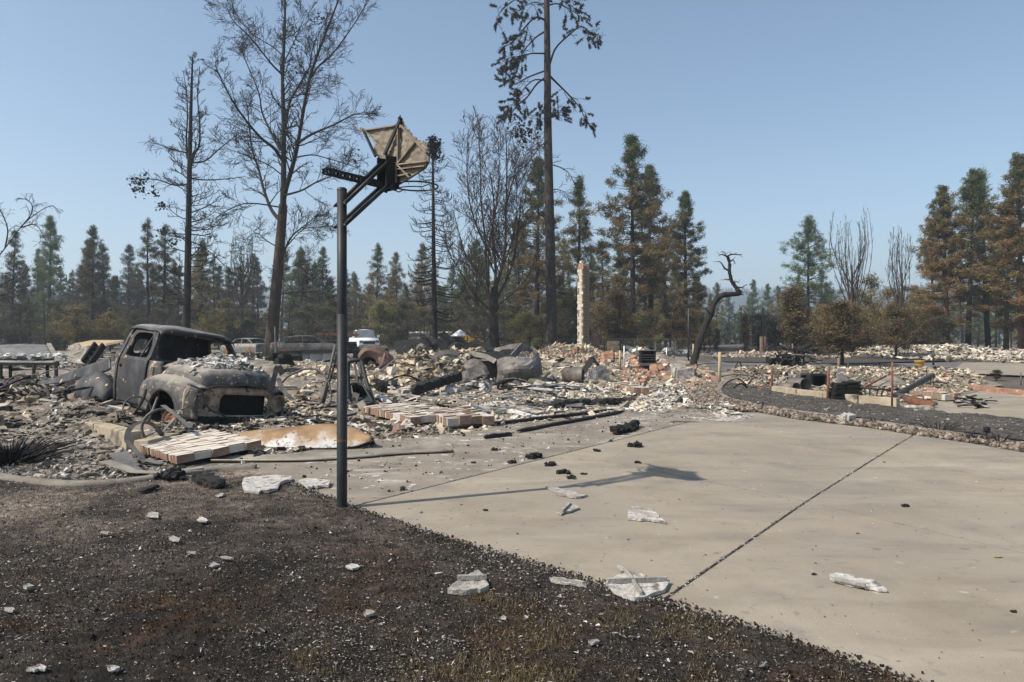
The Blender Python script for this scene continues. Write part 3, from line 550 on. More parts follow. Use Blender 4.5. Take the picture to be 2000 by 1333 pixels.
rubble('neighbour_rubble', nb_poly, 22000, .015, .12, nb_z, 'pale rubble of the ruined house beyond the black strip', [(.64,.56,.44),(.54,.46,.36),(.42,.36,.28),(.24,.2,.16),(.07,.06,.05),(.42,.22,.14)], [.2,.22,.22,.18,.14,.04])
far_poly = [G(1660,700), G(1860,706), G(2100,714), G(2300,712), G(2100,690), G(1860,687), G(1700,688)]
def far_z(x, y): return .12 + .15*vnoise(x, y, .3, 16) + .5*np.exp(-((x-30)/10)**2-((y-47)/4)**2)
rubble('far_rubble', far_poly, 13000, .05, .26, far_z, 'cream rubble of the ruin across the road', [(.66,.6,.5),(.55,.49,.4),(.42,.38,.33),(.2,.18,.16),(.07,.06,.055)], [.32,.26,.2,.12,.1])
far2 = [G(1360,694), G(1500,692), G(1660,692), G(1660,700), G(1500,698), G(1360,700)]
rubble('lot_rubble', far2, 1200, .08, .4, lambda x, y: .02+0*x, 'low pale rubble line beside the blackened yard', [(.6,.52,.42),(.45,.34,.27),(.2,.18,.16)], None)

crust = [G(1335,799), G(1400,803), G(1475,812), G(1440,826), G(1380,822), G(1340,815), G(1290,812), G(1260,822), G(1200,826), G(1180,815)]
p = sample_poly(crust, 5200); d_ = dens(p, 1.6, 91); p = p[d_ > .05]; n = len(p); s = RNG.gamma(1.5, .018, n)+.01
tag(scatter('ash_crust', SHARDS, np.c_[p, np.full(n, .007)], rand_rots(n, .08), np.c_[s*1.5, s, s*.3], pick_cols(n, [(.62,.61,.58),(.5,.48,.44),(.4,.37,.33)], None, .12), 'rubble'), 'white ash crust flaked over the far driveway end', 'ash', kind='stuff')

heap_poly = [Vector((-6,19.5,0)), Vector((-2.5,19,0)), Vector((.4,21,0)), Vector((1.2,25,0)), Vector((-1,26,0)), Vector((-4,24.5,0)), Vector((-6.5,22,0))]
rubble('heap_cover', heap_poly, 9000, .04, .26, heap_z, 'cream masonry crust over the highest rubble heap', [(.62,.53,.4),(.54,.45,.33),(.44,.37,.29),(.26,.22,.175),(.66,.6,.5),(.06,.05,.045)], [.26,.24,.2,.12,.12,.06])
mound_poly = [Vector((1,36,0)), Vector((5.5,35.5,0)), Vector((7,38,0)), Vector((5.5,41,0)), Vector((1.5,41,0))]
rubble('mound_cover', mound_poly, 5000, .06, .3, heap_z, 'cream and orange rubble mound at the chimney foot', [(.6,.52,.4),(.5,.42,.32),(.4,.34,.27),(.38,.2,.13),(.2,.17,.14)], [.28,.25,.2,.12,.15])
# ================================================================ basketball hoop
PB = Vector((-1.572, 6.31, 0)); hd = Vector((.68, .73, 0)).normalized(); he = Vector((hd.y, -hd.x, 0)); UP = Vector((0,0,1))
hoop = thing('basketball_hoop', 'dark steel basketball hoop pole with melted tan backboard beside the driveway', 'basketball hoop', PB)
mb = MB(); mb.tube([PB+UP*-.25, PB+UP*.0, PB+UP*1.79], .0475, 24); mb.build('pole', 'pole_paint', hoop, True)
mb = MB(); mb.tube([PB+UP*1.7, PB+UP*1.80, PB+UP*2.945], .0445, 24); up_ = mb.build('upper_pole', 'pole_paint', hoop, True)
mb = MB(); mb.lathe([(.0485,-.012),(.0495,0),(.0485,.012)], PB+UP*.625, 24); mb.build('collar', 'rust', hoop, True)
mb = MB(); mb.lathe([(0,.012),(.03,.012),(.0455,0),(.0455,-.02)], PB+UP*2.948, 24); mb.build('cap', 'pole_paint', up_, True)
def hp(t, s, z): return PB + hd*t + he*s + UP*z           # along, right, up
for s in (-.066, .066):
    mb = MB(); mb.tube([hp(-.02,s,2.80), hp(.50,s,3.30)], .019, 12); mb.build('support_arm', 'pole_paint', hoop, True)
    mb = MB(); mb.tube([hp(-.02,s,2.60), hp(.50,s,3.07)], .019, 12); mb.build('support_arm', 'pole_paint', hoop, True)
    for z in (2.80, 2.60):
        mb = MB(); mb.lathe([(0,.012),(.012,.012),(.014,0),(.014,-.01)], hp(-.02, s*1.3, z), 8, he*(1 if s > 0 else -1)); mb.build('bolt', 'steel_dark', hoop)
for s in (-.07, .07):
    mb = MB(); mb.prism([hp(.44,s,3.02), hp(.56,s,3.00), hp(.57,s,3.34), hp(.44,s,3.33)], he*.008); mb.build('bracket_plate', 'pole_paint', hoop)
mb = MB(); mb.bar(hp(.57,-.11,3.17), hp(.57,.11,3.17), .012, .30); mb.build('mounting_plate', 'pole_paint', hoop)
# height adjuster: two perforated bars running back over the arms
bar0, bar1 = hp(-.13,-.1,3.105), hp(.50,-.02,3.055)
dv = (bar1-bar0).normalized(); nv = he
for s in (0, .05):
    P0, P1 = bar0 + he*s, bar1 + he*s; L = (P1-P0).length; up2 = nv.cross(dv).normalized()
    if up2.z < 0: up2 = -up2
    mb = MB(); nseg = 9
    mb.bar(P0+up2*.024, P1+up2*.024, .007, .014, up2); mb.bar(P0-up2*.024, P1-up2*.024, .007, .014, up2)
    for k in range(nseg+1):
        q = P0.lerp(P1, k/nseg); w = .03 if k < 6 else .06
        mb.bar(q-up2*.03 + dv*(-w/2 if k else 0), q-up2*.03+dv*w/2, .0075, .001, up2); mb.box(q, (w, .0068, .05), Matrix((dv, nv, up2)).transposed())
    mb.build('adjuster_bar', 'pole_paint', hoop)
# board plane: point bp0, normal hd
bp0 = PB + hd*.575
def onboard(zx, zy, off=0.0):
    """pixel of the 5.333x zoom (600,200) -> point on the board plane"""
    px, py = 600 + zx/5.333, 200 + zy/5.333
    r = Vector(((px-1000)/FPX, 1, (HOR-py)/FPX)); o0 = Vector((0,0,CAMH)); q = bp0 + hd*off
    t = (q-o0).dot(hd)/r.dot(hd); return o0 + r*t
outl = [(530,312),(560,268),(600,292),(640,300),(760,276),(860,262),(930,240),(955,178),(985,172),(1012,240),(1080,320),(1150,398),(1200,405),(1258,448),(1266,620),(1235,682),(1150,738),(1070,790),(990,838),(930,868),(850,876),(742,884),(790,840),(826,800),(812,700),(720,560),(696,480),(720,428),(660,362),(630,335)]
dense = []
for i in range(len(outl)):
    a, b = outl[i], outl[(i+1) % len(outl)]; n_ = max(1, int(math.hypot(b[0]-a[0], b[1]-a[1])/16))
    for k in range(n_):
        t = k/n_; j = 5 if i < 13 or i > 23 else 1.5
        dense.append((a[0]+(b[0]-a[0])*t+random.uniform(-j,j), a[1]+(b[1]-a[1])*t+random.uniform(-j,j)))
front = [onboard(*q) for q in dense]
cs_ = 13; xs_ = np.arange(515, 1285, cs_); ys_ = np.arange(160, 900, cs_); GX, GY = np.meshgrid(xs_, ys_, indexing='ij')
cx_ = (GX[:-1,:-1]+cs_/2).ravel(); cy_ = (GY[:-1,:-1]+cs_/2).ravel(); ins_ = poly_in(dense, cx_, cy_).reshape(GX.shape[0]-1, -1)
ii_, jj_ = np.nonzero(ins_); idx_ = np.arange(GX.size).reshape(GX.shape); Fb = np.stack([idx_[ii_,jj_], idx_[ii_+1,jj_], idx_[ii_+1,jj_+1], idx_[ii_,jj_+1]], 1)
use_, inv_ = np.unique(Fb, return_inverse=True); Fb = inv_.reshape(Fb.shape)
def warp(zx, zy): return .016*float(vnoise(np.array([zx]), np.array([zy]), .006, 3)[0]) + .006*float(vnoise(np.array([zx]), np.array([zy]), .03, 4)[0])
edge_ = np.bincount(Fb.ravel(), minlength=len(use_)) < 4
Vb = [onboard(GX.ravel()[u] + (random.uniform(-5,5) if e else 0), GY.ravel()[u] + (random.uniform(-5,5) if e else 0), .006 + warp(GX.ravel()[u], GY.ravel()[u]) + (random.uniform(-.008,.008) if e else 0)) for u, e in zip(use_, edge_)]
mb = MB(); mb.add(Vb, [tuple(f) for f in Fb]); board = mb.build('backboard', 'melted', hoop)
so_ = board.modifiers.new('thickness', 'SOLIDIFY'); so_.thickness = .009; so_.offset = 0
def rib(a, b, w, h, name='rib', mat='melted'):
    A_, B_ = onboard(*a), onboard(*b); m_ = MB(); m_.bar(A_-hd*h/2, B_-hd*h/2, w, h, hd, .0015); m_.build(name, mat, board)
for a, b in (((965,270),(962,640)), ((948,655),(1140,425)), ((820,668),(1262,620)), ((815,720),(1240,668)), ((630,310),(1085,790)), ((990,245),(1260,530)), ((948,655),(850,790)), ((945,655),(945,840)), ((830,800),(1075,750)), ((930,250),(600,300))):
    rib(a, b, .012, .03)
mb = MB(); mb.tube([onboard(*q, .006) for q in ((1272,425),(1270,560),(1268,625),(1235,684),(1070,792),(930,872),(740,888))], .008, 8); mb.build('edge_frame', 'steel_dark', board, True)
for a, b, w in (((805,548,),(968,185),.034), ((712,565),(582,285),.022)):
    A_, B_ = onboard(*a, -.05), onboard(*b, -.02); m_ = MB(); m_.bar(A_, B_, w, .02, hd); m_.build('strut', 'pole_paint', hoop)
mb = MB()
for k in range(70):       # singed fibres curling off the melted top edge
    q = random.choice(front[:len(front)//2]); d = Vector((random.uniform(-1,1), random.uniform(-1,1), random.uniform(-.2,1.2))).normalized()*random.uniform(.01,.03)
    mb.tube([q, q+d*.6, q+d+Vector((0,0,-.006))], [.003,.002,.0008], 4)
tag(mb.build('singed_fringe', 'melted', board), kind='stuff')
mb = MB(); tp = onboard(972, 185); 
for k in range(9): mb.chunk(tp + Vector([random.uniform(-.015,.015) for _ in range(3)]) + UP*random.uniform(-.03,.02), (.02,.02,.03), None, .3)
mb.build('melted_knob', 'char', board)
rc = PB + hd*.87 + UP*3.11
ring = [rc + (hd*math.cos(a) + he*math.sin(a))*.225 for a in np.linspace(0, 2*math.pi, 41)]
mb = MB(); mb.tube(ring, .0085, 8, False); rim = mb.build('rim', 'pole_paint', hoop, True)
mb = MB(); r2 = [rc - UP*.045 + (hd*math.cos(a) + he*math.sin(a))*.2 for a in np.linspace(math.pi*.62, math.pi*1.38, 15)]
mb.tube(r2, .006, 6); mb.tube([r2[0], rc - hd*.0 + he*.21 - UP*.01], .006, 6); mb.tube([r2[-1], rc - he*.21 - UP*.01], .006, 6); mb.build('rim_brace', 'pole_paint', rim, True)
for a in np.linspace(.3, 2*math.pi-.3, 11):
    q = rc + (hd*math.cos(a)+he*math.sin(a))*.222 - UP*.012
    mb = MB(); mb.tube([q, q-UP*.012+he*.006, q-UP*.016-he*.004], .003, 5); mb.build('net_hook', 'steel_dark', rim)
# ---- melted pieces of the board lying about
def flat_piece(name, label, px_outline, mat, h=.012, ribs=(), cat='plastic fragment', jag=2.0, z=.006, curl=.012):
    """a thin melted piece traced on the ground from its outline; the far rim curls up a little"""
    P = []
    for i in range(len(px_outline)):
        a, b = px_outline[i], px_outline[(i+1) % len(px_outline)]; n_ = max(1, int(math.hypot(b[0]-a[0], b[1]-a[1])/7))
        for k in range(n_):
            t = k/n_; P.append(G(a[0]+(b[0]-a[0])*t+random.uniform(-jag,jag), a[1]+(b[1]-a[1])*t+random.uniform(-jag,jag)*.4, 0))
    c = sum(P, Vector())/len(P); t_ = thing(name, label, cat, (c.x, c.y, z)); top = []; m_ = MB()
    n = len(P); rings = []
    for s_, hh in ((1,0),(1,.7),(.86,1),(.5,.75),(.2,.9)):
        rings.append([Vector((c.x+(p.x-c.x)*s_, c.y+(p.y-c.y)*s_, z + h*hh + (curl*random.uniform(.2,1) if hh == .7 else random.uniform(-.002,.002)))) for p in P])
    V = [v for r in rings for v in r] + [Vector((c.x, c.y, z+h*.8))]; F = []
    for i in range(len(rings)-1): F += [(i*n+k, i*n+(k+1) % n, (i+1)*n+(k+1) % n, (i+1)*n+k) for k in range(n)]
    k0 = (len(rings)-1)*n; F += [(k0+k, k0+(k+1) % n, len(V)-1) for k in range(n)]
    m_.add(V, F); m_.build('shell', mat, t_)
    for a, b, w, hh in ribs:
        m2 = MB(); m2.bar(G(*a)+UP*(z+h+hh/2), G(*b)+UP*(z+h+hh/2), w, hh, (0,0,1), .002); m2.build('rib', 'melted_grey', t_)
    return t_
flat_piece('board_fragment', 'white fringed triangular board fragment with crossed ribs at the lawn corner', [(1183,1145),(1205,1132),(1228,1122),(1262,1135),(1308,1142),(1298,1158),(1270,1170),(1240,1178),(1205,1166)], 'melted_white', .02, [((1187,1148),(1302,1143),.02,.03), ((1222,1124),(1252,1172),.018,.025), ((1206,1118),(1262,1138),.014,.02)])
flat_piece('board_fragment', 'grey triangular board fragment with one rib on the black lawn', [(876,1167),(893,1148),(935,1129),(948,1140),(955,1160),(940,1166),(905,1169)], 'melted_grey', .035, [((893,1150),(950,1149),.016,.03)], z=.02)
flat_piece('board_fragment', 'lens shaped white frayed fragment alone on the right slab', [(1618,1128),(1640,1126),(1680,1133),(1712,1144),(1733,1160),(1700,1155),(1655,1146),(1628,1139)], 'melted_white', .018, [((1628,1140),(1690,1155),.018,.02)])
flat_piece('board_fragment', 'curled cream fragment with dark ridge lying below the backboard shadow', [(1226,1000),(1240,993),(1270,1002),(1282,1008),(1300,1024),(1268,1020),(1228,1018)], 'melted_white', .016, [((1232,1003),(1288,1016),.015,.02), ((1236,998),(1276,1004),.012,.02)])
flat_piece('board_fragment', 'small grey fragment with a bold dark rib on the driveway', [(1087,1004),(1100,994),(1118,988),(1130,997),(1112,1003),(1095,1008)], 'melted_grey', .012, [((1098,1004),(1113,989),.022,.022)])
flat_piece('board_fragment', 'crumbled grey fragment lying in the pole shadow', [(1066,954),(1090,957),(1120,966),(1148,972),(1118,975),(1088,968)], 'melted_grey', .014, [], jag=3)
flat_piece('board_fragment', 'thin cream strip caught where black lawn meets slab', [(1075,1137),(1100,1138),(1140,1145),(1146,1152),(1110,1148),(1078,1143)], 'melted_white', .012, [((1080,1140),(1140,1149),.014,.015)], z=.015)
flat_piece('plaster_slab', 'large white cracked plaster slab at the lawn edge near the pole', [(476,940),(520,936),(567,937),(568,944),(545,949),(540,962),(505,968),(478,966),(474,952)], 'melted_white', .03, [], 'plaster slab', z=.015)
flat_piece('plaster_slab', 'small white cracked plaster slab touching the driveway corner', [(584,944),(610,940),(646,946),(642,954),(600,957)], 'melted_white', .025, [], 'plaster slab', z=.012)
LF = [((395,1022),26,'white'),((340,1060),30,'grey'),((375,1087),26,'strip'),((418,1112),24,'grey'),((443,1098),30,'strip'),((690,1116),30,'white'),((718,1208),30,'grey'),((222,1318),26,'white'),((62,1320),22,'white'),((80,1317),30,'white'),((55,1155),26,'grey'),((300,1013),30,'grey'),((430,973),18,'grey'),((205,1048),22,'strip'),((20,1200),30,'grey'),((1160,1265),24,'grey'),((1490,1310),14,'grey'),((985,1218),16,'white')]
for (px, py), w, kd in LF:
    a = random.uniform(-.5,.5); hh = w*(.35 if kd != 'strip' else .14); n_ = 7
    ol = [(px + math.cos(t)*w/2*random.uniform(.6,1.1), py + math.sin(t)*hh/2*random.uniform(.6,1.1) + a*math.cos(t)*w*.15) for t in np.linspace(0, 2*math.pi, n_, endpoint=False)]
    t_ = flat_piece('ash_flake', {'white':'white curled ash flake lying on the black lawn','grey':'grey ash flake lying on the black lawn','strip':'narrow grey ash sliver lying on the black lawn'}[kd], ol, {'white':'melted_white','grey':'melted_grey','strip':'melted_grey'}[kd], .004, [], 'ash flake', 1.6, .024, .014)
    t_['group'] = 'larger %s ash pieces on the lawn' % kd
# charcoal lumps on the driveway and lawn
LUMPS = [(1045,895,14),(1075,910,9),(1100,925,10),(1115,935,8),(1140,927,5),(1240,873,12),(1165,882,6),(1245,905,5),(1260,1140,0),(1410,884,0),(948,998,4),(1605,1142,0),(935,1000,0),(1590,1123,4),(1305,1174,6),(1768,990,6),(1980,1196,5),(880,1100,6),(868,1096,7),(893,1104,5),(1000,905,7),(965,880,6),(925,905,4)]
for px, py, r in LUMPS:
    if not r: continue
    q = G(px, py); sc = q.y/FPX; mb = MB()
    for k in range(14):
        R_ = Matrix.Rotation(random.uniform(0,6), 3, 'Z') @ Matrix.Rotation(random.uniform(-1.2,1.2), 3, 'X')
        mb.chunk(q + Vector((random.uniform(-1,1)*r*sc, random.uniform(-.8,.8)*r*sc, r*sc*random.uniform(.1,.5))), (r*sc*random.uniform(.4,.9), r*sc*.6, r*sc*.5), R_, .35)
    tag(mb.build('charcoal_lump', 'char'), 'crumbly black charcoal lump lying loose by the driveway', 'charcoal', 'charcoal lumps on the driveway')
mb = MB(); q0, q1 = G(1200,851), G(1246,834)
for k in range(60):
    q = q0.lerp(q1, random.random()) + UP*random.uniform(.02,.09) + Vector((random.uniform(-.06,.06), random.uniform(-.1,.1), 0)); mb.chunk(q, (.09,.07,.06), Matrix.Rotation(random.uniform(0,3),3,'Z') @ Matrix.Rotation(random.uniform(-1,1),3,'X'), .35)
tag(mb.build('charred_log', 'char'), 'short broken charred log on the driveway joint', 'charred log')
mb = MB(); lf = G(1948,1090); pts = [lf+Vector((-.03,0,.006)), lf+Vector((-.01,.018,.012)), lf+Vector((.03,.012,.01)), lf+Vector((.035,-.006,.014)), lf+Vector((0,-.014,.008))]
mb.prism(pts, (0,0,.002)); mm = pm('leaf_yellow', [(.3,(.2,.2,.05)),(.7,(.33,.31,.1))], 20, 4, .7, 0); tag(mb.build('fallen_leaf', 'leaf_yellow'), 'single yellow green leaf fallen on the driveway', 'leaf')
# ================================================================ burnt pickup truck
def ring(outer, inner, thick):
    """frame between two outlines of equal count, with depth"""
    n = len(outer); V = [Vector(p) for p in outer] + [Vector(p) for p in inner]; t = Vector(thick)
    V += [v + t for v in V]; F = []
    for i in range(n):
        j = (i+1) % n
        F += [(i, j, n+j, n+i), (2*n+j, 2*n+i, 3*n+i, 3*n+j), (i, 2*n+i, 2*n+j, j), (n+i, n+j, 3*n+j, 3*n+i)]
    return MB().add(V, F)
def rrect(x0, x1, z0, z1, r, k=5):
    """rounded rectangle as 2D points, counter-clockwise"""
    out = []
    for cx, cz, a in ((x1-r,z1-r,0),(x0+r,z1-r,90),(x0+r,z0+r,180),(x1-r,z0+r,270)):
        for i in range(k):
            t = math.radians(a + 90*i/(k-1)); out.append((cx+r*math.cos(t), cz+r*math.sin(t)))
    return out
truck = thing('pickup_truck', 'burnt out vintage pickup with rounded fenders and ash on its hood', 'pickup truck')
HW = ([.34,.42,.7,1.0,1.16,1.3,1.6,1.68,1.76],[.82,.83,.87,.875,.86,.80,.70,.66,.58])
def hw(z): return float(np.interp(z, *HW))
def sag(x, y, z): return -.05*max(0, min(1, (y+.35)/.95))**1.5*max(0, min(1, (z-1.2)/.35))
for sd_ in (-1, 1):
    # door skin
    zs = [.40,.5,.62,.75,.88,1.0,1.1,1.17]; xs = [-.93,-.7,-.45,-.2,-.02]
    mb = MB(); Pg = patch([[(x - .02*abs(z-.8), sd_*(hw(z) + .012*math.sin((x+.95)*3.2)), z) for z in zs] for x in xs], 14, 18)
    if sd_ > 0: Pg = Pg[::-1]
    mb.grid(Pg, .02); door = mb.build('door', 'truck_paint', truck, True)
    # window frame
    out2 = [(-.02,1.165),(.0,1.22),(-.06,1.50),(-.11,1.62),(-.16,1.675),(-.30,1.70),(-.55,1.705),(-.78,1.695),(-.88,1.65),(-.93,1.55),(-.94,1.35),(-.93,1.165),(-.7,1.16),(-.45,1.16),(-.25,1.16)]
    in2 = [(-.12,1.21),(-.11,1.25),(-.15,1.47),(-.19,1.56),(-.23,1.60),(-.33,1.62),(-.55,1.625),(-.72,1.615),(-.79,1.58),(-.82,1.50),(-.83,1.35),(-.825,1.21),(-.7,1.195),(-.45,1.195),(-.27,1.195)]
    f3 = lambda q: Vector((q[0], sd_*hw(q[1]), q[1] + sag(q[0], sd_*hw(q[1]), q[1])))
    ring([f3(q) for q in out2], [f3(q) for q in in2], (0, -.05*sd_, 0)).build('window_frame', 'truck_paint', door, False)
    mb = MB(); mb.bar(f3((-.30,1.2)), f3((-.22,1.61)), .02, .022, (1,0,0)); mb.build('vent_post', 'truck_paint', door)
    mb = MB(); hq = Vector((-.84, sd_*(hw(1.02)+.014), 1.02)); mb.lathe([(0,.016),(.02,.014),(.028,.0),(.03,-.01)], hq, 12, (0,sd_,0)); mb.build('door_handle', 'dark_inside', door, True)
    # rear cab corner
    cx = []
    for z in (.40,.7,1.0,1.16,1.35,1.6,1.70):
        w = hw(z); cx.append([(-.945, sd_*w, z+sag(0,sd_*w,z)), (-1.05, sd_*(w-.02), z+sag(0,sd_*w,z)), (-1.12, sd_*(w-.09), z+sag(0,sd_*w,z)), (-1.15, sd_*(w-.2), z+sag(0,sd_*w,z))])
    Pg = patch(cx, 14, 8); Pg = Pg if sd_ > 0 else Pg[::-1]
    mb = MB(); mb.grid(Pg, .015); mb.build('cab_corner', 'truck_paint', truck, True)
    # cowl side with louvres
    Pg = patch([[(x, sd_*(hw(z)-.01-(.05*(x/.25)**2)), z) for z in (.55,.75,.95,1.1,1.17)] for x in (.0,.1,.2,.3)], 7, 10); Pg = Pg if sd_ < 0 else Pg[::-1]
    mb = MB(); mb.grid(Pg, .015); cs = mb.build('cowl_side', 'truck_mix', truck, True)
    for k in range(11):
        mb = MB(); z = .83 + k*.024; mb.bar((.08, sd_*(hw(z)-.006), z), (.165, sd_*(hw(z)-.02), z), .012, .009, (0,0,1)); mb.build('louvre', 'truck_bare', cs)
    # front fender (pontoon) with wheel arch
    secs = []
    for x in np.linspace(-.02, 1.44, 30):
        t = (x+.02)/1.46; top = .93 + .05*math.sin(math.pi*min(1, t*1.15)) - .10*max(0, (t-.72)/.28)**1.6
        outw = .885 + .085*math.sin(math.pi*min(1,.12+t*.86)) - .12*max(0, (t-.86)/.14)**2
        dx = x-.72; arch = .36 if abs(dx) >= .40 else .34 + math.sqrt(.40**2-dx*dx)
        pts = [(x, sd_*.54, top-.05), (x, sd_*.66, top), (x, sd_*.79, top-.012), (x, sd_*(outw-.05), top-.10), (x, sd_*outw, top-.22)]
        zb = min(arch, top-.24)
        pts += [(x, sd_*(outw+.0), .5*(top-.22)+.5*zb), (x, sd_*(outw-.015), zb)]
        secs.append(catmull(pts, 18))
    Pg = np.array(secs); Pg = Pg if sd_ < 0 else Pg[:, ::-1]
    mb = MB(); mb.grid(Pg, .015); fen = mb.build('front_fender', 'hood_dusty', truck, True)
    lip = [(.72+.405*math.cos(a), sd_*.935, .34+.405*math.sin(a)) for a in np.linspace(.05, math.pi-.05, 18)]
    mb = MB(); mb.tube(lip, .014, 6); mb.build('arch_lip', 'truck_paint', fen, True)
    # bare wheel
    mb = MB(); wc = Vector((.72, sd_*.74, .22)); mb.lathe([(.06,.02),(.10,.05),(.15,.03),(.19,.035),(.205,.06),(.215,.06),(.215,-.06),(.205,-.06),(.19,-.04),(0,-.03)], wc, 24, (0,sd_,0)); mb.build('wheel', 'rust', truck, True)
    # rear fender
    Pg = []
    for x in np.linspace(-2.75, -1.4, 20):
        u = (x+2.05)/.68; h = math.sqrt(max(0, 1-u*u)); Pg.append([(x, sd_*(.62+.28*math.cos(b)*h**.5), .34+.46*h*math.sin(b)) for b in np.linspace(math.pi/2, -.15, 10)])
    Pg = np.array(Pg); Pg = Pg if sd_ < 0 else Pg[:, ::-1]
    mb = MB(); mb.grid(Pg, .012); mb.build('rear_fender', 'truck_paint', truck, True)
    if sd_ > 0: mb = MB(); mb.box((-2.1, sd_*.66, .80), (1.75, .03, .42)); mb.build('bed_side', 'truck_paint', truck)
    # headlight bowl
    mb = MB(); mb.lathe([(.0,-.09),(.07,-.085),(.115,-.05),(.13,.0),(.145,.006),(.15,-.004)], (1.425, sd_*.70, .63), 24, (1,0,-.12)); mb.build('headlight_bowl', 'truck_bare', truck, True)
# roof with left side sunk
rg = []
for x, dz in ((-1.16,-.20),(-1.14,-.08),(-1.0,-.015),(-.7,.0),(-.4,-.005),(-.15,-.03),(-.04,-.07),(-.02,-.11)):
    row = []
    for y, ey in ((-.70,-.105),(-.66,-.055),(-.5,-.012),(-.25,.0),(0,.004),(.25,.0),(.5,-.012),(.66,-.055),(.70,-.105)):
        z = 1.785 + dz + ey; row.append((x, y*(1-.04*(x < -1.1)), z + sag(x, y, 1.7)*1.0 + .012*math.sin(x*9+y*5)))
    rg.append(row)
mb = MB(); mb.grid(patch(rg, 24, 30), .012); mb.build('roof', 'roof_dusty', truck, True)
# windscreen frame
def ws(y, t):      # t 0 cowl .. 1 header
    return Vector((.14 - .27*t - .10*(y/.8)**2, y*(1-.17*t), 1.16 + .53*t + sag(0, y, 1.16+.53*t)))
oo = rrect(-.83,.83,-.04,1.06,.16,6); ii = rrect(-.74,.74,.06,.90,.12,6)
def densify(P, k=3): return [((1-t)*P[i][0]+t*P[(i+1) % len(P)][0], (1-t)*P[i][1]+t*P[(i+1) % len(P)][1]) for i in range(len(P)) for t in np.linspace(0,1,k,endpoint=False)]
ring([ws(*q) for q in densify(oo)], [ws(*q) for q in densify(ii)], (-.05,0,-.015)).build('windscreen_frame', 'truck_paint', truck, True)
# back of cab with window
bo = rrect(-.68,.68,.40,1.70,.08,6); bi = rrect(-.62,-.34,1.24,1.5,.08,6)
fb = lambda q: Vector((-1.15, q[0]*(hw(q[1])/.88), q[1]+sag(0, q[0], q[1])))
ring([fb(q) for q in densify(bo)], [fb(q) for q in densify(bi)], (.03,0,0)).build('cab_back', 'truck_paint', truck)
mb = MB(); mb.box((-.45,0,.42), (1.35,1.6,.05)); mb.build('floor_pan', 'char', truck)
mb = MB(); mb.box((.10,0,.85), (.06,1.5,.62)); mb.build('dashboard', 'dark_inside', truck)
mb = MB(); mb.box((-.95,0,.85), (.10,1.35,.6), Matrix.Rotation(.15,3,'Y')); mb.box((-.7,0,.58), (.5,1.35,.14)); mb.build('seat_frame', 'char', truck)
sw = Vector((-.16,.36,1.16)); sax = Vector((-.62,0,.78)).normalized(); sx = Vector((0,1,0)); sy = sax.cross(sx)
mb = MB(); mb.tube([sw + (sx*math.cos(a)+sy*math.sin(a))*.215 for a in np.linspace(0,2*math.pi,33)], .012, 8, False); swo = mb.build('steering_wheel', 'sheet', truck, True)
for a in (.5, 2.6, 4.7):
    mb = MB(); mb.tube([sw - sax*.03, sw + (sx*math.cos(a)+sy*math.sin(a))*.21], .009, 6); mb.build('spoke', 'sheet', swo, True)
mb = MB(); mb.tube([sw-sax*.02, sw-sax*.6], .02, 8); mb.build('column', 'rust', swo)
# hood
def hood_pt(u, v):
    """u 0 cowl .. 1 nose, v -1..1 across"""
    x = .22 + 1.10*min(u, .86)/.86 + .14*math.sin(max(0, (u-.86)/.14)*math.pi/2)
    w = .80 - .03*u + .03*math.sin(u*3); zt = 1.22 - .02*u - .06*u*u
    edge = .16*abs(v)**3.2 + .12*max(0, abs(v)-.86)/.14
    drop = .22*max(0, (u-.82)/.18)**1.7
    crease = .014*math.cos(v*9)*max(0, 1-abs(v))*(u*.6+.3)
    return (x - .16*abs(v)**2.5*u, v*w, zt - edge - drop + crease)
HP = np.array([[hood_pt(u, v) for v in np.linspace(-1, 1, 41)] for u in np.linspace(0, 1, 40)])
mb = MB(); mb.grid(HP, .014); hood = mb.build('hood', 'hood_dusty', truck, True)
lip = [Vector(hood_pt(1, v)) for v in np.linspace(-.97, .97, 24)]
mb = MB(); mb.tube(lip, .02, 6); mb.build('hood_lip', 'truck_paint', hood, True)
mb = MB(); mb.grid(patch([[(.10,y,1.165-.12*abs(y/.8)**3),(.24,y*1.0,1.185-.14*abs(y/.8)**3)] for y in (-.82,-.5,-.2,.2,.5,.82)], 16, 4), .012); mb.build('cowl', 'hood_dusty', truck, True)
# front panel with grille opening
def fr3(y, z): return Vector((1.43 - .14*(abs(y)/.93)**3 - .05*max(0, (z-.7)/.2)**2, y, z))
go = rrect(-.93,.93,.34,.88,.14,6); gi = rrect(-.40,.52,.43,.76,.10,6)
ring([fr3(*q) for q in densify(go, 4)], [fr3(*q) for q in densify(gi, 4)], (-.03,0,0)).build('grille_panel', 'truck_bare', truck, True)
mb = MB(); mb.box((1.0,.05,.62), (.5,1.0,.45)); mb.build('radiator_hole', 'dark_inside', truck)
mb = MB(); mb.grid(patch([[(1.42-.12*(abs(y)/.9)**3, y, .40), (1.46-.12*(abs(y)/.9)**3, y, .33), (1.40-.12*(abs(y)/.9)**3, y, .24)] for y in (-.9,-.5,0,.5,.9)], 20, 8), .01); mb.build('valance', 'char', truck, True)
mb = MB(); mb.box((.25,0,.33), (2.9,.75,.12)); mb.build('chassis', 'char', truck)
mb = MB(); mb.box((-2.1,0,.62), (1.7,1.3,.05)); mb.build('bed_floor', 'char', truck)
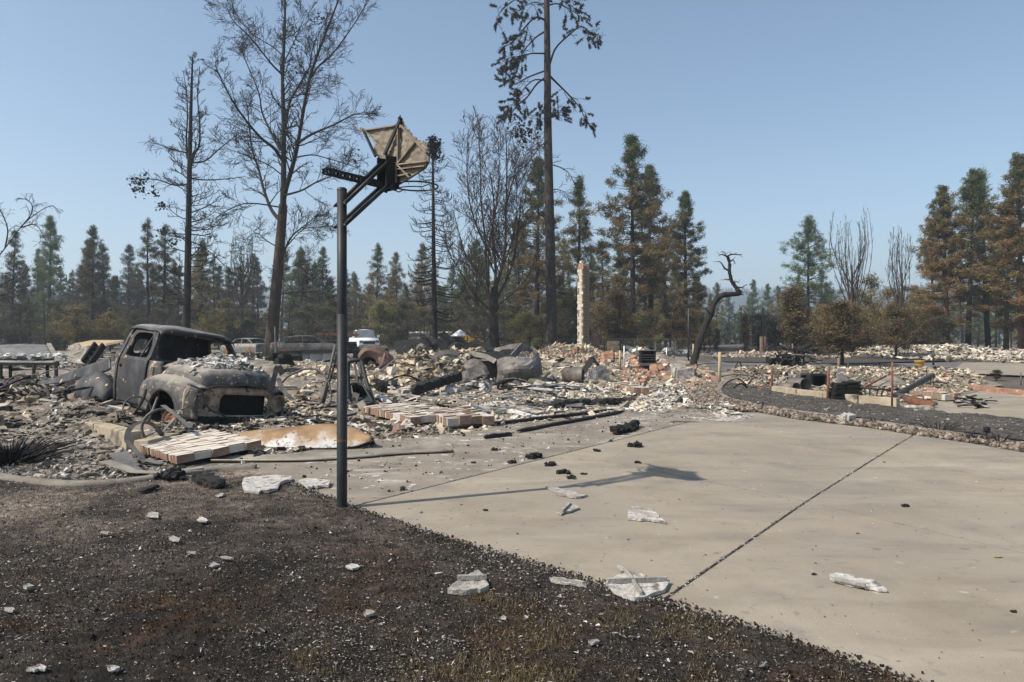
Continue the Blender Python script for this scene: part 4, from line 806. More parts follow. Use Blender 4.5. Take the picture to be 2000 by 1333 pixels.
for sd_ in (-1, 1):
    for xs_ in ((-.005,), (-.945,)):
        mb = MB(); mb.tube([(xs_[0]-.02*abs(z-.8)*(xs_[0] > -.5), sd_*(hw(z)+.006), z) for z in (.42,.6,.8,1.0,1.16)], .009, 5); mb.build('door_gap', 'dark_inside', truck)
    mb = MB(); mb.tube([(-.9, sd_*(hw(.43)+.004), .43), (-.02, sd_*(hw(.43)+.004), .43)], .009, 5); mb.build('door_gap', 'dark_inside', truck)
    mb = MB(); mb.tube([Vector(hood_pt(u, sd_*.985))+Vector((0,sd_*.006,-.004)) for u in np.linspace(.02,.84,14)], .008, 5); mb.build('hood_gap', 'dark_inside', truck)
mb = MB(); mb.tube([Vector(hood_pt(u, 0))+Vector((0,0,.004)) for u in np.linspace(.05,.97,16)], .011, 6); mb.build('hood_ridge', 'hood_dusty', hood, True)
aT = math.radians(56)
fwd = Vector((math.sin(aT), -math.cos(aT), 0)); lft = Vector((0,0,1)).cross(fwd)
R0 = Matrix((fwd, lft, Vector((0,0,1)))).transposed()
RT = R0 @ Matrix.Rotation(math.radians(-6.0), 3, 'X') @ Matrix.Rotation(math.radians(3.0), 3, 'Y')
anchor = Vector((-.03, -.85, .42)); target = Vector((-6.12, 11.3, .42)); LT = target - RT @ anchor
truck.location = LT; truck.rotation_euler = RT.to_euler()
toT = lambda p: RT @ Vector(p) + LT
# ash on the hood
pts, nn = [], 0
for k in range(5200):
    u = random.betavariate(1.1, 1.5)*.82; v = random.triangular(-.8, 1.0, .3)
    if v < -.2 and random.random() < .55: continue
    hgt = .15*math.exp(-((u-.12)/.3)**2 - ((v-.45)/.5)**2); q = Vector(hood_pt(u, v)) + Vector((0,0,.012 + hgt*random.uniform(.2,1)))
    pts.append(toT(q))
pts = np.array(pts); n = len(pts); s = RNG.gamma(1.8, .016, n)+.012
tag(scatter('hood_ash', SHARDS+CHUNKS[6:], pts, rand_rots(n, .45), np.c_[s*1.4, s, s*.7], pick_cols(n, [(.66,.65,.63),(.5,.48,.45),(.35,.33,.3),(.2,.18,.16),(.06,.055,.05)], [.3,.25,.2,.15,.1]), 'rubble'), 'white and grey ash flakes heaped on the pickup hood', 'ash', kind='stuff')
HZ = np.array([[Vector(hood_pt(u, v)) + Vector((0,0,.005+.14*math.exp(-((u-.12)/.28)**2 - ((v-.45)/.45)**2)+.012*vnoise(u*9, v*9, 1, 3))) for v in np.linspace(-.62,.98,30)] for u in np.linspace(-.02,.70,24)])
mb = MB(); mb.grid(np.array([[toT(q) for q in r] for r in HZ])); tag(mb.build('hood_ash_bed', 'ash_mix', smooth=True), 'grey ash layer bedded on the pickup hood', 'ash', kind='stuff')
for q, sz, lb in (((1.0,-.35,1.10),.14,'burnt lump of debris sitting on the pickup hood edge'), ((1.05,-.66,1.0),.12,'dark flaky lump resting on the pickup fender')):
    mb = MB(); c = toT(q)
    for k in range(6): mb.chunk(c + Vector((random.uniform(-.06,.06), random.uniform(-.05,.05), .03+k*.008)), (sz,sz*.7,sz*.5), Matrix.Rotation(random.uniform(0,3),3,'Z') @ Matrix.Rotation(random.uniform(-.8,.8),3,'X'), .3)
    tag(mb.build('debris_lump', 'ash_mix'), lb, 'debris')
# ================================================================ things round the truck
def ribbon(pts, w, t=.004, side=None, n=24, wvar=0.0):
    """a flat strap swept along points"""
    P = catmull(np.array([tuple(p) for p in pts]), n); L = []
    for i in range(n):
        d = Vector(P[min(i+1,n-1)] - P[max(i-1,0)]).normalized()
        s_ = Vector(side).normalized() if side is not None else d.cross(Vector((0,0,1)))
        if s_.length < 1e-3: s_ = Vector((1,0,0))
        s_ = (s_ - d*s_.dot(d)).normalized(); ww = w*(1+wvar*math.sin(i*1.3))
        L.append([Vector(P[i]) - s_*ww/2, Vector(P[i]), Vector(P[i]) + s_*ww/2])
    return MB().grid(np.array(L), t)
def strap(name, label, pts, w, mat='strap', cat='metal strap', side=None, n=24, t=.004):
    return tag(ribbon(pts, w, t, side, n, .1).build(name, mat), label, cat)
def rod(name, label, pts, r, mat='strap', cat='metal rod', n=20, group=None):
    mb = MB(); mb.tube(catmull(np.array([tuple(p) for p in pts]), n), r, 7); return tag(mb.build(name, mat, smooth=True), label, cat, group)
def beam(label, a, b, w, h, mat='charwood', name='charred_beam', cat='charred beam', segs=9, wob=.25):
    """a burnt beam: a bar of uneven, cracked sections"""
    a, b = Vector(a), Vector(b); d = (b-a).normalized(); s_ = d.cross(Vector((0,0,1))).normalized(); u = s_.cross(d); L = []
    for i in range(segs+1):
        c = a.lerp(b, i/segs); ww = w/2*(1+random.uniform(-wob,wob)); hh = h/2*(1+random.uniform(-wob,wob)); e = .35 if i in (0,segs) else 1
        L.append([c+s_*(x*ww*random.uniform(.85,1.1)*e)+u*(z*hh*random.uniform(.85,1.1)*e) for x, z in ((-1,-1),(0,-1.1),(1,-1),(1.1,0),(1,1),(0,1.1),(-1,1),(-1.1,0),(-1,-1))])
        L[-1][8] = L[-1][0]
    mb = MB(); mb.grid(np.array(L)); n = 9
    mb.f += [tuple(range(8)), tuple(range(segs*9+7, segs*9-1, -1))]
    return tag(mb.build(name, mat), label, cat)
strap('bent_strap', 'dark steel strap bent into a high loop over the fallen brick panel', [A(284,905,8.35), A(270,887,8.5), A(256,870,8.7), A(247,861,8.8), A(250,844,8.9), A(262,830,9.0), A(282,825,9.15), A(300,831,9.3), A(312,844,9.4), A(318,852,9.45)], .06, side=(.75,.66,0), t=.006)
# foundation wall of the garage
fw = thing('foundation_wall', 'low tan concrete foundation wall beside the fallen brick panel', 'foundation wall', G(200,868))
for a, b in (((126,842),(196,860)), ((197.2,860.4),(262,880))):
    mb = MB(); P0, P1 = G(*a), G(*b); mb.bar(P0+UP*.11, P1+UP*.11, .2, .30, (0,0,1), .006); mb.build('wall_section', 'foundation', fw, bevel=.01)
mb = MB(); mb.bar(G(275,888)+UP*.09, G(338,872)+UP*.09, .2, .2, (0,0,1), .006); mb.build('wall_section', 'foundation', fw, bevel=.01)
# fallen brick panel
def brick_panel(name, label, o, eu, ev, nu, nv, bl, bw, bh, mats, tilt=0.0, miss=0.0, zc=.0, rough_=.006, stretcher=True):
    """a toppled wall piece: nu x nv bricks on a bed; o corner, eu/ev unit directions"""
    e2 = Vector((-eu.y, eu.x, 0)); sg_ = 1 if e2.dot(ev) > 0 else -1
    RB = Matrix((eu, e2, Vector((0,0,1)))).transposed(); t_ = thing(name, label, 'brick wall', (o.x, o.y, zc)); meshes = []
    for k in range(4):
        mb = MB(); mb.box((0,0,0), (bl-.004, bw-.004, bh), None, .003); me_o = mb.build('brick', mats[k % len(mats)]); meshes.append(me_o.data); bpy.data.objects.remove(me_o)
    for i in range(nu):
        for j in range(nv):
            if random.random() < miss and (i in (0, nu-1) or j in (0, nv-1)): continue
            b = bpy.data.objects.new('brick', random.choice(meshes)); COL.objects.link(b); b.parent = t_
            off = eu*((i+.5 + (.5 if (stretcher and j % 2) else 0))*bl) + ev*((j+.5)*bw)
            z = bh/2 + tilt*(j+.5)*bw + random.uniform(-rough_, rough_)
            b.location = (off.x, off.y, z)
            b.rotation_euler = RB.to_euler()
            b.rotation_euler.z += random.gauss(0,.035); b.rotation_euler.x += sg_*math.atan(tilt)*.9 + random.uniform(-.03,.03); b.rotation_euler.y += random.uniform(-.03,.03)
    c = o + eu*nu*bl*.5 + ev*nv*bw*.5
    mb = MB(); mb.box((c.x, c.y, zc+bh*.47+tilt*nv*bw*.5), (nu*bl*.965, nv*bw*.965, bh*.86), RB @ Matrix.Rotation(sg_*math.atan(tilt),3,'X')); mb.build('mortar_bed', 'mortar_dusty', t_)
    return t_
oF, oL, oR = G(345,913), G(262,884), G(428,884)
eu = (oL-oF).normalized(); ev = Vector((-eu.y, eu.x, 0)); ev = ev if ev.y > 0 else -ev
brick_panel('fallen_brick_panel', 'white topped toppled brick panel under the bent strap', oF, eu, ev, 19, 5, .079, .215, .10, ['brick_dusty','brick_dusty','brick_dusty','brick_dusty'], .07, .2, .03)
mb = MB(); mb.box(G(434,893)+UP*.05, (.1,.16,.1), Matrix.Rotation(.4,3,'Z'), .004); tag(mb.build('loose_brick', 'brick_red'), 'single red brick beside the white topped panel', 'brick')
# curled rusty door skin and long strip in front of it
top = [(428,853,9.9),(470,846,9.95),(520,839,10),(580,834,10),(640,829,10),(690,836,9.95),(728,857,9.7)]
bot = [(440,871,9.75),(480,875,9.6),(530,878,9.5),(590,879,9.45),(650,878,9.45),(695,872,9.5),(728,860,9.6)]
rows = []
for t_, b_ in zip(top, bot):
    T_, B_ = A(*t_), A(*b_); B_.z = max(B_.z, .02); m1 = T_.lerp(B_, .35) + Vector((0,-.09,.05)); m2 = T_.lerp(B_, .7) + Vector((0,-.07,.0))
    rows.append([T_+Vector((0,.25,-.14)), T_, m1, m2, B_])
mb = MB(); mb.grid(patch(rows, 40, 16), .008); tag(mb.build('curled_metal_door', 'door_skin', smooth=True), 'curled garage door skin, rusty brown above and white below', 'metal sheet')
top = [(412,903,8.75),(500,897,8.85),(600,892,9.0),(700,884,9.2),(780,874,9.4),(830,866,9.5),(856,861,9.5),(884,880,9.25)]
bot = [(412,909,8.5),(500,908,8.5),(600,905,8.55),(700,899,8.75),(780,893,9.0),(830,889,9.1),(860,886,9.15),(886,883,9.2)]
rows = []
for t_, b_ in zip(top, bot):
    T_, B_ = A(*t_), A(*b_); T_.z = max(T_.z,.03); B_.z = max(B_.z, .015); rows.append([T_+Vector((0,.03,-.05)), T_+Vector((0,0,.0)), T_.lerp(B_,.5)+Vector((0,0,-.012)), B_, B_+Vector((0,-.01,.03))])
mb = MB(); mb.grid(patch(rows, 40, 12), .006); tag(mb.build('metal_trim', 'sheet', smooth=True), 'long tan metal door strip lying along the garage apron', 'metal strip')
strap('metal_trim', 'crumpled yellowish metal strip on the edge of the lawn edging', [G(205,921)+UP*.12, G(235,925)+UP*.08, G(270,929)+UP*.04, G(330,927)+UP*.03, G(396,922)+UP*.05], .14, 'sheet', 'metal strip', t=.006)
strap('metal_trim', 'ribbed grey metal offcut beside the crumpled strip', [G(232,910)+UP*.16, G(246,919)+UP*.1, G(262,929)+UP*.03], .2, 'sheet_grey', 'metal strip', t=.006)
strap('metal_trim', 'flat dark strip lying below the white topped brick panel', [G(236,904)+UP*.03, G(270,905)+UP*.05, G(318,911)+UP*.03], .1, 'sheet_grey', 'metal strip', t=.006)
beam('grey charred beam end on the lawn by the plaster slab', G(384,938)+UP*.05, G(430,958)+UP*.05, .14, .09, segs=12, wob=.18)
beam('small charred board lying flat on the lawn', G(272,968)+UP*.035, G(308,955)+UP*.04, .08, .03, segs=8)
mb = MB()
for k in range(50): mb.chunk(G(335+random.gauss(0,12), 936+random.gauss(0,3))+UP*random.uniform(.02,.08), (.07,.05,.045), Matrix.Rotation(random.uniform(0,3),3,'Z') @ Matrix.Rotation(random.uniform(-1,1),3,'X'), .35)
tag(mb.build('charcoal_heap', 'char'), 'black charcoal heap against the curved lawn edging', 'charcoal')
# wheels, hoops and springs in front of the truck
def hoop_ring(label, c, r, ax, mat='strap', tw=.012, name='wheel_hoop', spokes=0):
    ax = Vector(ax).normalized(); x = ax.orthogonal().normalized(); y = ax.cross(x); c = Vector(c); t_ = thing(name, label, 'metal hoop', c)
    mb = MB(); mb.tube([c+(x*math.cos(a)+y*math.sin(a))*r for a in np.linspace(0,2*math.pi,29)], tw, 7, False); mb.build('rim', mat, t_, True)
    for k in range(spokes):
        a = k*2*math.pi/spokes+.3; mb = MB(); mb.tube([c, c+(x*math.cos(a)+y*math.sin(a))*r], .007, 5); mb.build('spoke', mat, t_)
hoop_ring('dark burnt wheel rim leaning before the truck wheel arch', A(318,835,9.9), .27, (.5,-.8,.35), tw=.022, spokes=5)
hoop_ring('thin hoop lying flat beneath the truck door', A(230,795,10.8), .17, (.2,-.3,.9), tw=.01)
hoop_ring('tilted thin hoop leaning on the truck fender edge', A(268,800,10.4), .2, (.7,-.6,.3), tw=.012, spokes=2)
rod('bent_pipe', 'bent dark pipe hanging down over the truck headlight', [toT((1.35,-.93,.90)), toT((1.5,-.80,.82)), toT((1.53,-.74,.66)), toT((1.56,-.62,.52)), toT((1.55,-.38,.44)), toT((1.52,-.34,.33))], .016, 'steel_dark', 'pipe')
rod('bent_pipe', 'straight grey pipe propped in the wheel arch', [A(289,826,10.1), A(308,776,10.3)], .018, 'strap', 'pipe', 4)
rod('bent_pipe', 'short pipe crossing the burnt wheel rim', [A(330,812,9.9), A(372,792,10.0)], .014, 'strap', 'pipe', 4)
rod('bent_pipe', 'dark pipe strut standing beside the truck door', [A(262,810,10.3), A(280,780,10.5), A(285,762,10.6)], .02, 'char', 'pipe', 6)
strap('flat_strap', 'pale flat strap leaning in front of the truck fender', [A(318,792,9.9), A(345,812,9.7), A(372,836,9.5)], .07, 'sheet_grey')
strap('flat_strap', 'dark flat strap crossing under the truck fender', [A(352,802,9.8), A(330,830,9.6), A(300,860,9.4), A(284,858,9.3)], .05, 'strap')
# foundation-side left debris
strap('flat_strap', 'long dark strap arching over the rubble left of the truck', [G(30,860)+UP*.02, A(70,840,10.5), A(110,813,10.7), A(150,797,10.8), A(195,799,10.7), A(235,818,10.4), A(258,826,10.2)], .07, 'strap', n=34)
mb = MB(); mb.prism([A(82,836,11), A(100,826,11), A(150,806,11), A(157,812,11), A(152,820,11), A(112,842,11), A(92,846,11)], (.1,.35,0)); tag(mb.build('rusted_channel', 'rust'), 'rust brown steel channel propped on the foundation wall', 'steel channel')
mb = MB(); mb.bar(A(88,855,10.6), A(148,818,10.9), .12, .06, (0,0,1), .01); tag(mb.build('charred_board', 'charwood'), 'charred board leaning under the rusted channel', 'charred board')
P = [[A(75,747,14.5), A(78,752,14.3)], [A(110,738,14), A(112,750,13.8)], [A(150,722,13.5), A(153,742,13.3)], [A(190,708,13), A(194,732,12.8)], [A(216,698,12.7), A(218,722,12.5)]]
mb = MB(); mb.grid(patch(P, 20, 6), .02); tag(mb.build('dark_panel', 'truck_paint', smooth=True), 'long dark sheet panel slanting down from the pickup bed', 'metal panel')
rods = [((0,700+60),(60,735)),((20,800),(90,770)),((0,815),(45,790)),((40,745),(95,760)),((10,770),(70,790)),((55,800),(110,790)),((95,770),(165,805)),((120,760),(140,800))]
for k, (a, b) in enumerate(rods):
    ya = 12.5+random.uniform(-1,1.5); rod('charred_stick', 'thin charred stick poking from the rubble left of the truck', [A(a[0],a[1],ya), A((a[0]+b[0])/2,(a[1]+b[1])/2-2,ya), A(b[0],b[1],ya+.2)], .018, 'charwood', 'stick', 5, 'charred sticks left of the truck')
for px, py, w, h_, lb in ((120,770,30,12,'pale flat stone slab in rubble below the dark panel'),(158,786,46,10,'broad pale slab by the truck cab corner'),(30,790,46,14,'tan stone slab at the outer side of the rubble'),(108,752,26,10,'tan block under the long dark panel'),(188,760,24,12,'grey flat stone beneath the rear fender')):
    q = G(px, py+h_/2); mb = MB(); sc = q.y/FPX; mb.chunk(q+UP*.12, (w*sc, w*sc*.7, h_*sc*.9), Matrix.Rotation(random.uniform(-.4,.4),3,'Z') @ Matrix.Rotation(.25,3,'X'), .15); tag(mb.build('stone_slab', 'ash_mix'), lb, 'stone')
# burnt bush at the left
def spiky(name, label, c, n, h, spread, mat='char', r=.006, cat='burnt plant', group=None):
    mb = MB()
    for k in range(n):
        a = random.uniform(0, 6.28); l = random.uniform(.5,1)*h; s_ = random.uniform(.1,1)*spread; b = c + Vector((math.cos(a), math.sin(a), 0))*s_*.35
        mid = b + Vector((math.cos(a)*s_*.4, math.sin(a)*s_*.4, l*.6)); mb.tube([b, mid, mid+Vector((math.cos(a)*s_*.4, math.sin(a)*s_*.4, l*.3))], [r, r*.8, r*.3], 4, False)
    return tag(mb.build(name, mat), label, cat, group)
spiky('burnt_bush', 'black burnt bush stubble beside the lawn edging', G(20,905), 260, .30, .75, r=.009, cat='bush')
# frame of a shed with ash on its roof, crate wreck
sh = thing('scorched_canopy', 'scorched flat canopy on charred posts with white ash heaps', 'canopy', A(40,740,21))
def sq(u, v): return A(-60+175*u - (18*v*u), 708-35*v, 20+3.0*v)
mb = MB(); mb.grid(patch([[sq(u, v) + UP*.02*math.sin(u*7+v*3) for v in (0,.5,1)] for u in (0,.33,.66,1)], 14, 10), .03); mb.build('roof_sheet', 'sheet_grey', sh, True)
mb = MB(); mb.bar(sq(0,0)-UP*.05, sq(1,0)-UP*.05, .06, .09); mb.build('front_beam', 'charwood', sh)
mb = MB(); mb.bar(sq(.99,0)+UP*.03, sq(.99,1)+UP*.03, .12, .03); mb.build('edge_trim', 'sheet', sh)
for u, v in ((.02,0),(.35,0),(.72,0),(.97,0),(.95,.8),(.5,.8)):
    q = sq(u, v); mb = MB(); mb.bar(Vector((q.x,q.y,-.02)), q-UP*.04, .07, .07, (0,1,0), .006); mb.build('post', 'charwood', sh)
for u, n_, lb in ((.42,40,'white plaster sheets lying on the canopy'),(.84,60,'white ash heap lying on the canopy near its trim')):
    q = sq(u,.12); mb = MB()
    for k in range(n_): mb.chunk(q+Vector((random.gauss(0,.22), random.gauss(.2,.12), random.uniform(.06,.16))), (.22,.14,.05), Matrix.Rotation(random.uniform(0,3),3,'Z') @ Matrix.Rotation(random.gauss(0,.3),3,'X'), .3)
    tag(mb.build('ash_heap', 'ash_white'), lb, 'ash', kind='stuff')
bx = thing('collapsed_cabinet', 'collapsed tan cabinet full of plaster behind the pickup cab', 'cabinet', A(180,715,19))
mb = MB(); mb.prism([A(143,672,19.5), A(206,672,19.5), A(207,676,19.4), A(144,676,19.4)], (0,.9,.1)); mb.build('top_panel', 'wood_pale', bx)
for a, b in (((188,672),(162,708)),((203,674),(176,712))):
    mb = MB(); mb.bar(A(*a,18.9), A(*b,18.6), .05, .25, (0,1,0)); mb.build('side_panel', 'char', bx)
for k in range(4):
    t = .15+k*.24; mb = MB(); mb.bar(A(188,672,18.9).lerp(A(162,708,18.6), t), A(203,674,18.9).lerp(A(176,712,18.6), t), .04, .2, (0,1,0)); mb.build('shelf', 'char', bx)
mb = MB(); mb.grid(patch([[A(140,675,20), A(138,690,19.4), A(134,708,18.8)], [A(165,676,19.8), A(160,692,19.2), A(155,712,18.6)], [A(186,676,19.6), A(175,695,19.1), A(166,712,18.6)]], 8, 10), .03); mb.build('back_panel', 'ash_mix', bx)
for k in range(26):
    q = A(random.uniform(138,176), random.uniform(680,708), 18.9); mb = MB(); mb.chunk(q, (.28,.06,.12), Matrix.Rotation(random.uniform(0,3),3,'Y'), .2); tag(mb.build('plaster_piece', 'brick_cream'), 'broken plaster piece spilling from the collapsed cabinet', 'plaster piece', 'plaster pieces in the cabinet')
strap('sheet_offcut', 'rusty tan sheet offcut lying under the canopy', [A(5,742,17.5), A(40,736,17.5), A(85,730,17.3)], .35, 'sheet_rust', 'metal sheet', t=.01)
# ================================================================ middle: wrecks, brick walls, beams, chimney
def crushed(name, label, rows, mat, cat='metal sheet', nu=13, nv=9, t=.012, noise=.03, parent=None):
    P = patch(rows, nu, nv); P[..., 2] += noise*vnoise(P[...,0], P[...,1]+P[...,2], 7, 3); P[..., 1] += noise*vnoise(P[...,0], P[...,2], 6, 5)
    mb = MB(); mb.grid(P, t); o = mb.build(name, mat, parent, False)
    return o if parent is not None else tag(o, label, cat)
# crumpled hatchback shell
cw = thing('crumpled_car', 'crumpled grey car shell with open window holes above green remnants', 'car wreck', G(985,755))
crushed('rear_body', None, [[A(972,705,20.6),A(974,725,20.2),A(978,742,20.2)],[A(985,698,20.4),A(990,722,19.9),A(994,743,20.0)],[A(1005,700,20.3),A(1012,722,19.7),A(1014,744,19.9)],[A(1035,700,20.6),A(1040,720,20.1),A(1040,740,20.2)],[A(1050,690,21.2),A(1056,712,20.9),A(1058,732,20.9)]], 'wreck_dusty', parent=cw, t=.03)
crushed('side_panel', None, [[A(1050,688,21.2),A(1056,712,20.9),A(1059,734,20.9)],[A(1044,682,22),A(1052,705,21.8),A(1058,730,21.8)],[A(1036,678,22.8),A(1044,700,22.7),A(1052,722,22.7)]], 'wreck_dusty', parent=cw)
for pts, w in (([A(968,707,20.6),A(950,698,20.8),A(930,693,21),A(916,691,21.2),A(918,697,21)], .16), ([A(1000,699,20.4),A(1010,688,20.9),A(1022,677,21.4),A(1036,681,21.8)], .2), ([A(1036,680,21.9),A(1046,688,21.6),A(1050,698,21.3)], .14), ([A(1020,676,21.6),A(1000,678,22.4),A(975,684,22.8),A(950,688,23)], .18)):
    ribbon(pts, w, .03, (0,.5,.85), 9).build('pillar', 'wreck_dusty', cw)
crushed('sunk_roof', None, [[A(934,690,22),A(936,699,21)],[A(960,688,22.2),A(965,701,20.9)],[A(990,684,22.4),A(992,697,21)],[A(1014,679,22.6),A(1010,690,21.2)]], 'char', parent=cw, noise=.05)
crushed('open_hatch', None, [[A(970,710,20.3),A(986,712,20.3)],[A(972,730,20.1),A(985,735,20.0)],[A(966,748,19.9),A(980,755,19.8)],[A(960,762,19.7),A(971,765,19.5)]], 'wreck_dusty', parent=cw, noise=.03)
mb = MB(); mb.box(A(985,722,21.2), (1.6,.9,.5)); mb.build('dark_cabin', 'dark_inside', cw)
for x0, x1, lb in ((983,1002,0),(1032,1068,1)):
    crushed('bumper_remnant', None, [[A(x0,742,19.9),A(x0+1,752,19.7),A(x0+4,758,19.8)],[A((x0+x1)/2,743,19.7),A((x0+x1)/2,754,19.5),A((x0+x1)/2,759,19.7)],[A(x1,742,19.9),A(x1-1,750,19.8),A(x1-5,756,19.9)]], 'green_paint', parent=cw, noise=.01, t=.05)
# bonnet-like curled metal pieces left of it
crushed('torn_panel', 'curled olive grey metal panel tilted against the crumpled car', [[A(906,708,20.4),A(908,722,20)],[A(925,702,20.4),A(930,722,19.9)],[A(945,712,20.1),A(940,735,19.7)],[A(955,730,19.9),A(946,742,19.6)]], 'wreck_metal', t=.03)
crushed('torn_panel', 'folded grey metal sheet sliding down the rubble', [[A(888,738,19),A(894,750,18.8)],[A(915,722,19.3),A(922,742,19.0)],[A(938,715,19.6),A(950,733,19.2)]], 'wreck_metal', t=.03)
# red-brown wreck with wheel arch
rw = thing('wreck_fender', 'rust brown rounded car fender with wheel arch in the rubble', 'car wreck', G(735,740))
rows = []
for a in np.linspace(math.pi*.86, .12, 16):
    cx, cy = 720, 712; c_, s_ = math.cos(a), math.sin(a); ex = 24 if c_ < 0 else 46
    rows.append([A(cx+15*c_, cy-14*s_, 20.62), A(cx+16*c_, cy-15*s_, 20.55), A(cx+(16+ex)*.5*c_, cy-27*s_, 20.5), A(cx+ex*c_, cy-35*s_-1, 20.62), A(cx+ex*c_*1.0+2, cy-37*s_-1, 21.0), A(cx+ex*c_*.8+8, cy-37.5*s_-1, 22.2)])
mb = MB(); mb.grid(catmull(np.array(rows), 18), .03); mb.build('fender', 'wreck_red', rw)
crushed('torn_door', None, [[A(738,700,20.5),A(742,722,20.3),A(745,735,20.2)],[A(748,692,20.6),A(752,715,20.4),A(750,729,20.2)],[A(757,694,20.7),A(760,712,20.5),A(756,722,20.3)]], 'wreck_red', parent=rw, noise=.04)
mb = MB(); mb.box(A(724,704,21.5), (.9,.9,.7)); mb.build('wheel_well', 'dark_inside', rw)
for pts in ([A(738,728,20.3),A(725,715,20.4),A(720,712,20.4)], [A(752,690,20.5),A(745,712,20.3),A(730,725,20.2)], [A(756,686,20.5),A(760,700,20.4)]):
    ribbon(pts, .07, .01).build('torn_strip', 'wreck_red', rw, True)
# beams and panels poking from the heap
for pts, w, lb in (([A(812,690,21.5),A(830,672,21.8),A(842,668,22)], .4, 'dark twisted sheet on the crest of the heap'), ([A(775,690,22.5),A(800,684,22.6),A(838,682,22.8)], .5, 'long sagging black sheet along the crest of the heap'), ([A(838,676,22),A(850,668,22),A(862,672,22),A(872,684,21.8)], .3, 'bent dark strip curling over the crest of the heap'), ([A(770,672,25),A(810,668,25),A(850,664,25)], .35, 'black roof sheet edge lying behind the heap'), ([A(862,660,24),A(870,655,24.2),A(876,668,24)], .3, 'upright black sheet shard behind the heap'),([A(842,700,20.5),A(870,688,20.8),A(895,690,21)], .2, 'thin grey sheet draped over the heap'),([A(690,742,18.5),A(740,725,18.8),A(775,700,19.2),A(795,702,19.2)], .06, 'bent thin strap lying across the rubble'),([A(905,680,22.5),A(925,671,22.8),A(945,673,22.8),A(962,684,22.5)], .22, 'thin dark strip arched above the crumpled car')):
    strap('twisted_sheet', lb, pts, w, 'char' if 'black' in lb or 'dark' in lb else 'wreck_metal', 'metal sheet', t=.012, side=(.2,.8,.55))
beam('thick charred timber slanting toward the curled panel', A(806,763,16.8), A(898,734,18.6), .24, .22, segs=26, wob=.2)
beam('charred timber end jutting beside the black chair shell', A(735,758,16.5), A(752,765,16.3), .22, .2)
beam('flat cracked charred timber before the white ash', G(1078,799)+UP*.08, G(1150,794)+UP*.09, .34, .16, segs=12)
beam('charred timber continuing toward the ash, narrower', G(1150,796)+UP*.08, G(1208,790)+UP*.08, .3, .13)
beam('long thin burnt rail along the edge of the apron', G(868,842)+UP*.03, G(1205,803)+UP*.03, .10, .05, segs=26, wob=.15)
beam('second thin burnt rail beside the driveway slab', G(1010,846)+UP*.03, G(1222,806)+UP*.03, .10, .05, segs=20, wob=.15)
beam('short burnt rail lying near the garage rubble', G(700,826)+UP*.03, G(770,842)+UP*.04, .1, .06)
beam('broken burnt stick on the sooty apron', G(945,858)+UP*.03, G(1000,851)+UP*.03, .07, .06)
# toppled brick walls
e1 = (G(815,835)-G(700,806)).normalized(); e1n = Vector((-e1.y, e1.x, 0)); e1n = e1n if e1n.y > 0 else -e1n
brick_panel('toppled_brick_wall', 'long toppled wall of tan bricks dusted white before the rubble', G(702,808), e1, e1n, 27, 5, .085, .21, .13, ['brick_dusty','brick_dusty_tan','brick_dusty','brick_dusty'], .02, .45, .03, .025)
e2 = (G(878,838)-G(826,815)).normalized(); e2n = Vector((-e2.y, e2.x, 0)); e2n = e2n if e2n.y > 0 else -e2n
brick_panel('toppled_brick_wall', 'shorter brown toppled brick wall with dark broken top', G(828,818), e2, e2n, 17, 4, .088, .21, .15, ['brick_dusty','brick_dusty_tan','brick_red','brick_dusty_tan'], .03, .45, .03, .03)
e3 = (G(1250,775)-G(1195,758)).normalized(); e3n = Vector((-e3.y, e3.x, 0)); e3n = e3n if e3n.y > 0 else -e3n
brick_panel('toppled_brick_wall', 'narrow row of toppled bricks in the white ash', G(1193,760), e3, e3n, 14, 2, .16, .2, .17, ['brick_dusty','brick_dusty_tan','brick_dusty','brick_dusty'], .0, .2, .03, .03)
def loose_bricks(spots, label, group, mats, size=(.2,.1,.07), zf=None):
    base = []
    for m_ in mats:
        mb = MB(); mb.box((0,0,0), size, None, .004); o = mb.build('loose_brick', m_); base.append(o.data); bpy.data.objects.remove(o)
    for q in spots:
        o = bpy.data.objects.new('loose_brick', random.choice(base)); COL.objects.link(o); tag(o, label, 'brick', group)
        o.location = q; o.rotation_euler = (random.gauss(0,.5), random.gauss(0,.5), random.uniform(0,3.1))
def gz(px, py, dz=.04):
    q = G(px, py); q.z = float(heap_z(np.array([q.x]), np.array([q.y]))[0]) + dz; return q
loose_bricks([gz(random.uniform(770,815), random.uniform(832,846)) for _ in range(9)], 'loose pinkish brick in front of the long toppled wall', 'bricks before the toppled wall', ['brick_red','brick_cream'])
loose_bricks([gz(random.uniform(895,950), random.uniform(818,836)) for _ in range(14)], 'loose tan brick beyond the brown toppled wall', 'bricks beside the brown wall', ['brick_red','brick_tan','brick_cream'])
sp = [gz(random.gauss(1200,45), random.uniform(700,716)) for _ in range(110)] + [gz(random.uniform(1190,1400), random.gauss(735,8)) for _ in range(120)]
loose_bricks(sp, 'loose orange brick strewn between chimney and pebble border', 'orange bricks below the chimney', ['brick_orange','brick_orange','brick_cream','brick_red','brick_tan'], (.26,.15,.12))
loose_bricks([gz(random.uniform(1240,1300), random.uniform(712,730), .2) for _ in range(16)], 'big orange block heaped at the foot of the stove', 'orange blocks by the stove', ['brick_orange','brick_cream'], (.4,.25,.22))
